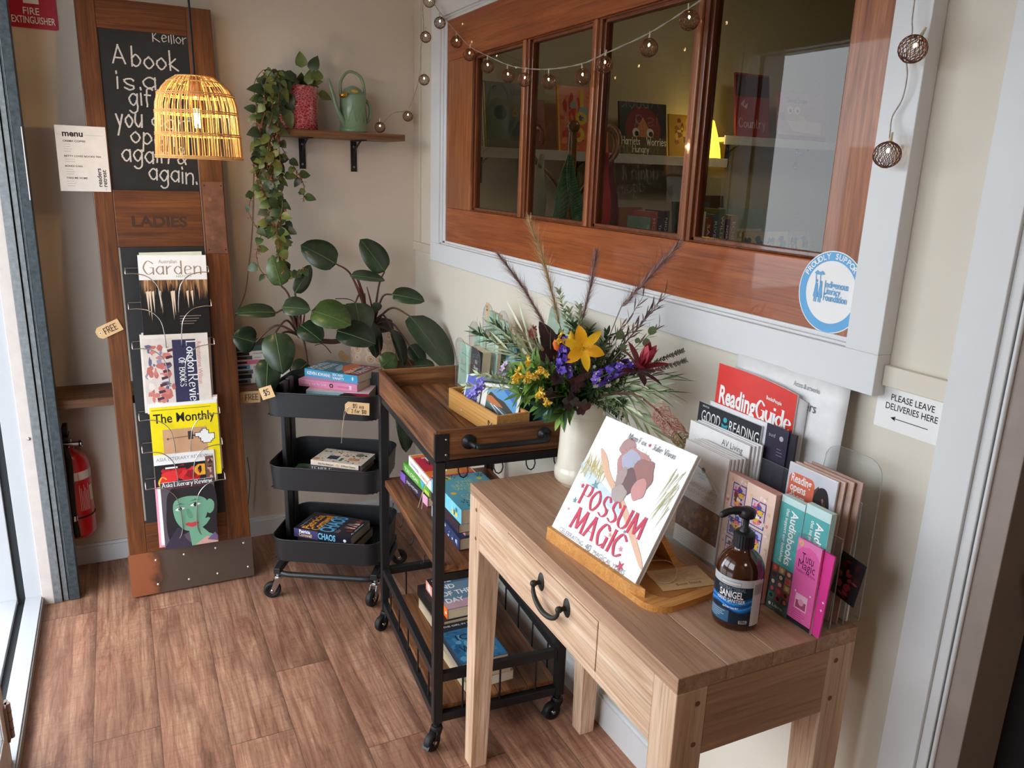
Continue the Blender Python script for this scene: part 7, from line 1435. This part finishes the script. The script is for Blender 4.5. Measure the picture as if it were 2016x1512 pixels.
def d_pr(b, M): b.text('P', .03, mat((60, 56, 50)), M, .05, .232, width=.016); b.text('RABBIT', .026, mat((60, 56, 50)), M, .13, .226, width=.07); b.disc(.08, .15, .03, mat((44, 48, 60)), M); b.disc(.15, .09, .035, mat((92, 100, 112)), M); b.disc(.15, .15, .014, mat((206, 160, 60)), M, rin=.009); b.quad(.005, .01, .0, .27, mat((206, 180, 90), .25, .9), M)
faced('grey green book with thin gold spine line at the left end of the ledge', 1.42, 1.629, .25, .275, (116, 116, 98), d_pr)
faced('narrow rust red book leaning beside the grey green one on the ledge', 1.68, 1.629, .05, .22, (140, 60, 40), None, 3.18)
def d_pop(b, M): marks(b, M, .25, .27, [mat((214, 60, 36)), mat((236, 130, 60)), mat((150, 170, 180)), mat((90, 70, 80)), mat((200, 40, 40))], 44, 7, lo=.08, hi=.3); YW = mat((240, 200, 50)); b.text('1', .08, YW, M, .115, .2, width=.02, z=1e-4, bold=.03); b.disc(.12, .15, .028, YW, M, 1e-4, rin=.014); b.disc(.1, .08, .034, YW, M, 1e-4, rin=.016); b.quad(0, .008, 0, .28, YW, M, 1e-4)
faced('vivid orange red number book on the ledge behind the coat stand', 1.78, 1.629, .26, .285, (226, 104, 60), d_pop)
def d_har(b, M):
    b.quad(0, .265, 0, .24, mat((58, 54, 52), .35), M); b.disc(.13, .12, .1, mat((124, 40, 28)), M, 1e-5); b.poly([(.13, .175), (.2, .07), (.06, .07)], mat((190, 116, 50)), M, z=2e-5); b.quad(0, .265, 0, .085, mat((92, 74, 36)), M, 3e-5)
    for x in (.09, .17): b.disc(x, .105, .02, mat((214, 206, 196)), M, 4e-5); b.disc(x+.004, .1, .012, M_INK, M, 5e-5)
    b.pen("Harriets", .034, M_WHITE, M, .01, .05, w=.1, width=.1, z=5e-5); b.pen('Worries', .034, M_WHITE, M, .15, .05, w=.1, width=.11, z=5e-5); b.pen('Hungry', .03, M_WHITE, M, .07, .016, w=.1, width=.09, z=5e-5)
faced('dark book with two round eyes and white hand lettering on the ledge', 2.105, 1.629, .265, .24, (50, 46, 44), d_har)
faced('mustard picture book at the right end of the ledge beside the lamp', 2.385, 1.629, .16, .2, (196, 150, 50), lambda b, M: marks(b, M, .16, .2, [mat((220, 180, 60)), mat((140, 90, 40)), mat((120, 60, 40))], 20, 3, lo=.1, hi=.4))
def d_cty(b, M): b.quad(0, .22, .2, .3, mat((70, 30, 26)), M); b.pen('Country', .046, mat((226, 190, 170)), M, .02, .05, w=.09, h=.04, width=.17); b.poly([(.03, .16), (.06, .19), (.05, .15), (.08, .17), (.07, .14)], mat((210, 160, 150)), M)
faced('dark red book with one large pale title word on the higher ledge', 2.78, 1.739, .22, .31, (150, 44, 34), d_cty)
def d_sn(b, M): b.text('Sweet Snake', .03, mat((60, 50, 56)), M, .06, .19, width=.14); GV = mat((120, 110, 130)); [b.disc(x, .155, .02, M_WHITE, M) for x in (.08, .13)]; [b.disc(x, .15, .01, M_INK, M, 2e-5) for x in (.083, .133)]; b.disc(.03, .12, .022, GV, M); b.disc(.16, .1, .03, mat((206, 180, 90)), M); b.poly([(.06, .1), (.3, .1), (.3, .04), (.1, .05)], mat((230, 200, 210)), M, z=1e-5); b.quad(0, .33, 0, .03, mat((150, 60, 50)), M, 2e-5)
faced('wide pink picture book with cartoon eyes on the higher ledge', 3.06, 1.739, .33, .24, (206, 150, 156), d_sn)
# cone lamp
LC = thing('cone_lamp', 'glowing yellow cone lamp at the right end of the white ledge', 'lamp', (2.665, 3.19, 1.6285)); b = MB(); b.lathe([(.058, .01), (.052, .05), (.034, .12), (.012, .185), (.0001, .19)], mat((250, 196, 60), .6, noise=.25, scale=70, emit=2.5, name='glowing_shade'), 24, T(2.665, 3.19, 1.6285)); b.build('lamp_shade', LC); b = MB(); b.lathe([(.0001, 0), (.05, 0), (.05, .01), (.0001, .0101)], M_SHELF, 20, T(2.665, 3.19, 1.6285)); b.build('base', LC)
lamp('cone_lamp_light', 'POINT', (2.6, 3.1, 1.75), .5, (1, .75, .3), .05)
# coat stand with hanging straps
BW = mat((126, 78, 46), .35, noise=.2, scale=30, coat=.3, name='bentwood'); HX, HY = 1.62, 2.75
CS = thing('coat_stand', 'bentwood coat stand just behind the glass with curved hooks', 'coat stand', (HX, HY, 0)); b = MB(); b.tube([(HX, HY, .02), (HX, HY, 1.66), (HX, HY, 1.70)], [.02, .018, .016], BW, 14); b.ball((HX, HY, 1.715), .026, BW, 14); b.build('post', CS)
for k in range(4):
    a = k*1.571+.25; c, s_ = math.cos(a), math.sin(a); P = [(HX+c*r_, HY+s_*r_, z_) for r_, z_ in ((.018, 1.4), (.05, 1.46), (.12, 1.53), (.19, 1.575), (.235, 1.62), (.24, 1.68), (.2, 1.715), (.165, 1.69), (.17, 1.65))]; b = MB(); b.tube(smooth_pts(P, 5), .0075, BW, 10); b.build('hook', CS)
for k in range(4): a = k*1.57+.5; b = MB(); b.tube(smooth_pts([(HX+math.cos(a)*.02, HY+math.sin(a)*.02, .5), (HX+math.cos(a)*.12, HY+math.sin(a)*.12, .3), (HX+math.cos(a)*.27, HY+math.sin(a)*.27, .015)], 6), .013, BW, 10); b.build('leg', CS)
def strap(label, top, bots, m_, w_):
    o = thing('tote_bag', label, 'bag', top)
    for bt in bots:
        b = MB(); A_, B_ = Vector(top), Vector(bt); n = 10; vs = []
        for i in range(n+1):
            t_ = i/n; p = A_.lerp(B_, t_)+Vector((0, .01*math.sin(t_*6), 0)); wd = w_*(.35+.65*min(1, t_*1.8)); vs += [p+Vector((-wd/2, -.008, 0)), p+Vector((0, .008, 0)), p+Vector((wd/2, -.008, 0))]
        b.add(vs, [f for i in range(n) for f in ((3*i, 3*i+1, 3*i+4, 3*i+3), (3*i+1, 3*i+2, 3*i+5, 3*i+4))], m_, None, True); b.build('handle', o, solid=.003)
    b = MB(); bx = sum(q[0] for q in bots)/len(bots); b.box(bx-.13, bx+.13, bots[0][1]-.02, bots[0][1]+.02, bots[0][2]-.36, bots[0][2], m_); b.build('bag_body', o, bevel=.01)
t = NT('green_check_cloth'); ck = t.new('ShaderNodeTexChecker'); t.ln(t.coords((1, 1, 1)), ck.inputs[0]); ck.inputs['Scale'].default_value = 240; ck.inputs[1].default_value = lin((40, 84, 56)); ck.inputs[2].default_value = lin((104, 150, 116)); t.ln(ck.outputs[0], t.b.inputs[0]); t.set(Roughness=.9)
yb = 2.62
strap('green checked cloth bag hanging by its straps from the coat stand', (1.544, 2.640, 1.604), [(1.472, 2.600, 1.341), (1.570, 2.600, 1.341)], t.m, .058)
strap('bright red bag strap hanging from the right hook of the coat stand', (1.645, 2.550, 1.618), [(1.619, 2.520, 1.339)], mat((186, 26, 36), .7), .066)
strap('dark red bag hanging behind the bright red strap', (1.755, 2.680, 1.614), [(1.762, 2.660, 1.332)], mat((96, 20, 26), .8), .05)
strap('beige cloth bag hanging from the left hook of the coat stand', (1.457, 2.700, 1.606), [(1.436, 2.680, 1.365)], mat((164, 152, 128), .9), .055)
# low bookcase with books under the ledge
t_top = 1.17
BC = thing('bookcase', 'dark low bookcase in the next room with rows of books on top', 'bookcase', (2.55, 3.0, 0)); b = MB(); DW = mat((50, 38, 30), .6)
b.box(1.9, 3.6, 2.8, 3.1, t_top-.03, t_top, DW); b.box(1.9, 1.93, 2.8, 3.1, 0, t_top-.03, DW); b.box(3.57, 3.6, 2.8, 3.1, 0, t_top-.03, DW); b.box(1.93, 3.57, 3.08, 3.1, 0, t_top-.03, DW); b.box(1.93, 3.57, 2.8, 3.08, .55, .58, DW); b.build('carcass', BC)
rb_ = random.Random(31); x = 2.06; names = ['mint', 'coral', 'navy', 'charcoal', 'cream', 'rust', 'slate', 'olive', 'plum', 'sand']; cols = [(150, 186, 176), (190, 96, 84), (40, 54, 84), (44, 44, 48), (206, 200, 180), (140, 76, 46), (92, 106, 118), (110, 112, 66), (96, 52, 72), (190, 160, 120)]
TTL = ['SEA', 'HOME', 'THE REEF', 'NIGHT', 'BLOOM', 'SALT', 'RIVER', 'WILD', 'NORTH', 'ECHO']
for k in range(10):
    w_ = rb_.uniform(.026, .045); h_ = rb_.uniform(.19, .235)
    if k == 4: x = 2.36
    def sp(b, M, k=k, w_=w_, h_=h_): b.text(TTL[k], w_*.45, M_WHITE, M, .03, w_*.3, width=.1)
    book(mtx((x, 2.84, t_top+.001), (0, 1, 0), (0, 0, 1)), .14, h_, w_, '%s spined book standing %s on the low bookcase in the next room' % (names[k], 'left of the mullion' if k < 4 else 'right of the mullion'), mat(cols[k]), None, sp, M_PAGEW, group='spines on the low bookcase'); x += w_+.002
def d_mb(b, M): b.quad(.02, .27, .06, .135, mat((214, 202, 176)), M); b.pen('MAGIC', .034, mat((84, 70, 60)), M, .03, .088, w=.1, h=.03, serif=.07, width=.11, z=1e-5); b.pen('BEACH', .034, mat((84, 70, 60)), M, .155, .088, w=.1, h=.03, serif=.07, width=.11, z=1e-5); lines(b, M, .09, .075, .1, 1, .01, mat((150, 130, 110)))
faced('pale picture book with a cream title panel standing on the low bookcase', 2.62, t_top+.001, .29, .235, (150, 170, 160), d_mb, 3.0)
def d_bd(b, M): marks(b, M, .13, .12, [mat((190, 70, 50)), mat((80, 110, 130)), mat((220, 200, 150)), mat((60, 60, 60))], 16, 5, lo=.15, hi=.5)
for k in range(3): faced(('board book with red and blue shapes, leftmost of three on the low bookcase', 'cream board book in the middle of three on the low bookcase', 'board book with grey shapes, rightmost of three on the low bookcase')[k], 2.66+k*.15, t_top+.001, .135, .13, ((206, 190, 160), (224, 214, 190), (200, 180, 170))[k], d_bd, 2.88, .1)
faced('dark slate picture book standing behind the spines on the low bookcase', 2.36, t_top+.001, .22, .26, (70, 84, 88), None, 3.02)
faced('brown picture book standing at the back of the low bookcase', 2.5, t_top+.001, .2, .29, (84, 62, 50), None, 3.06)
faced('terracotta book standing left of the spines on the low bookcase', 1.99, t_top+.001, .2, .23, (146, 84, 54), d_bd, 3.03)
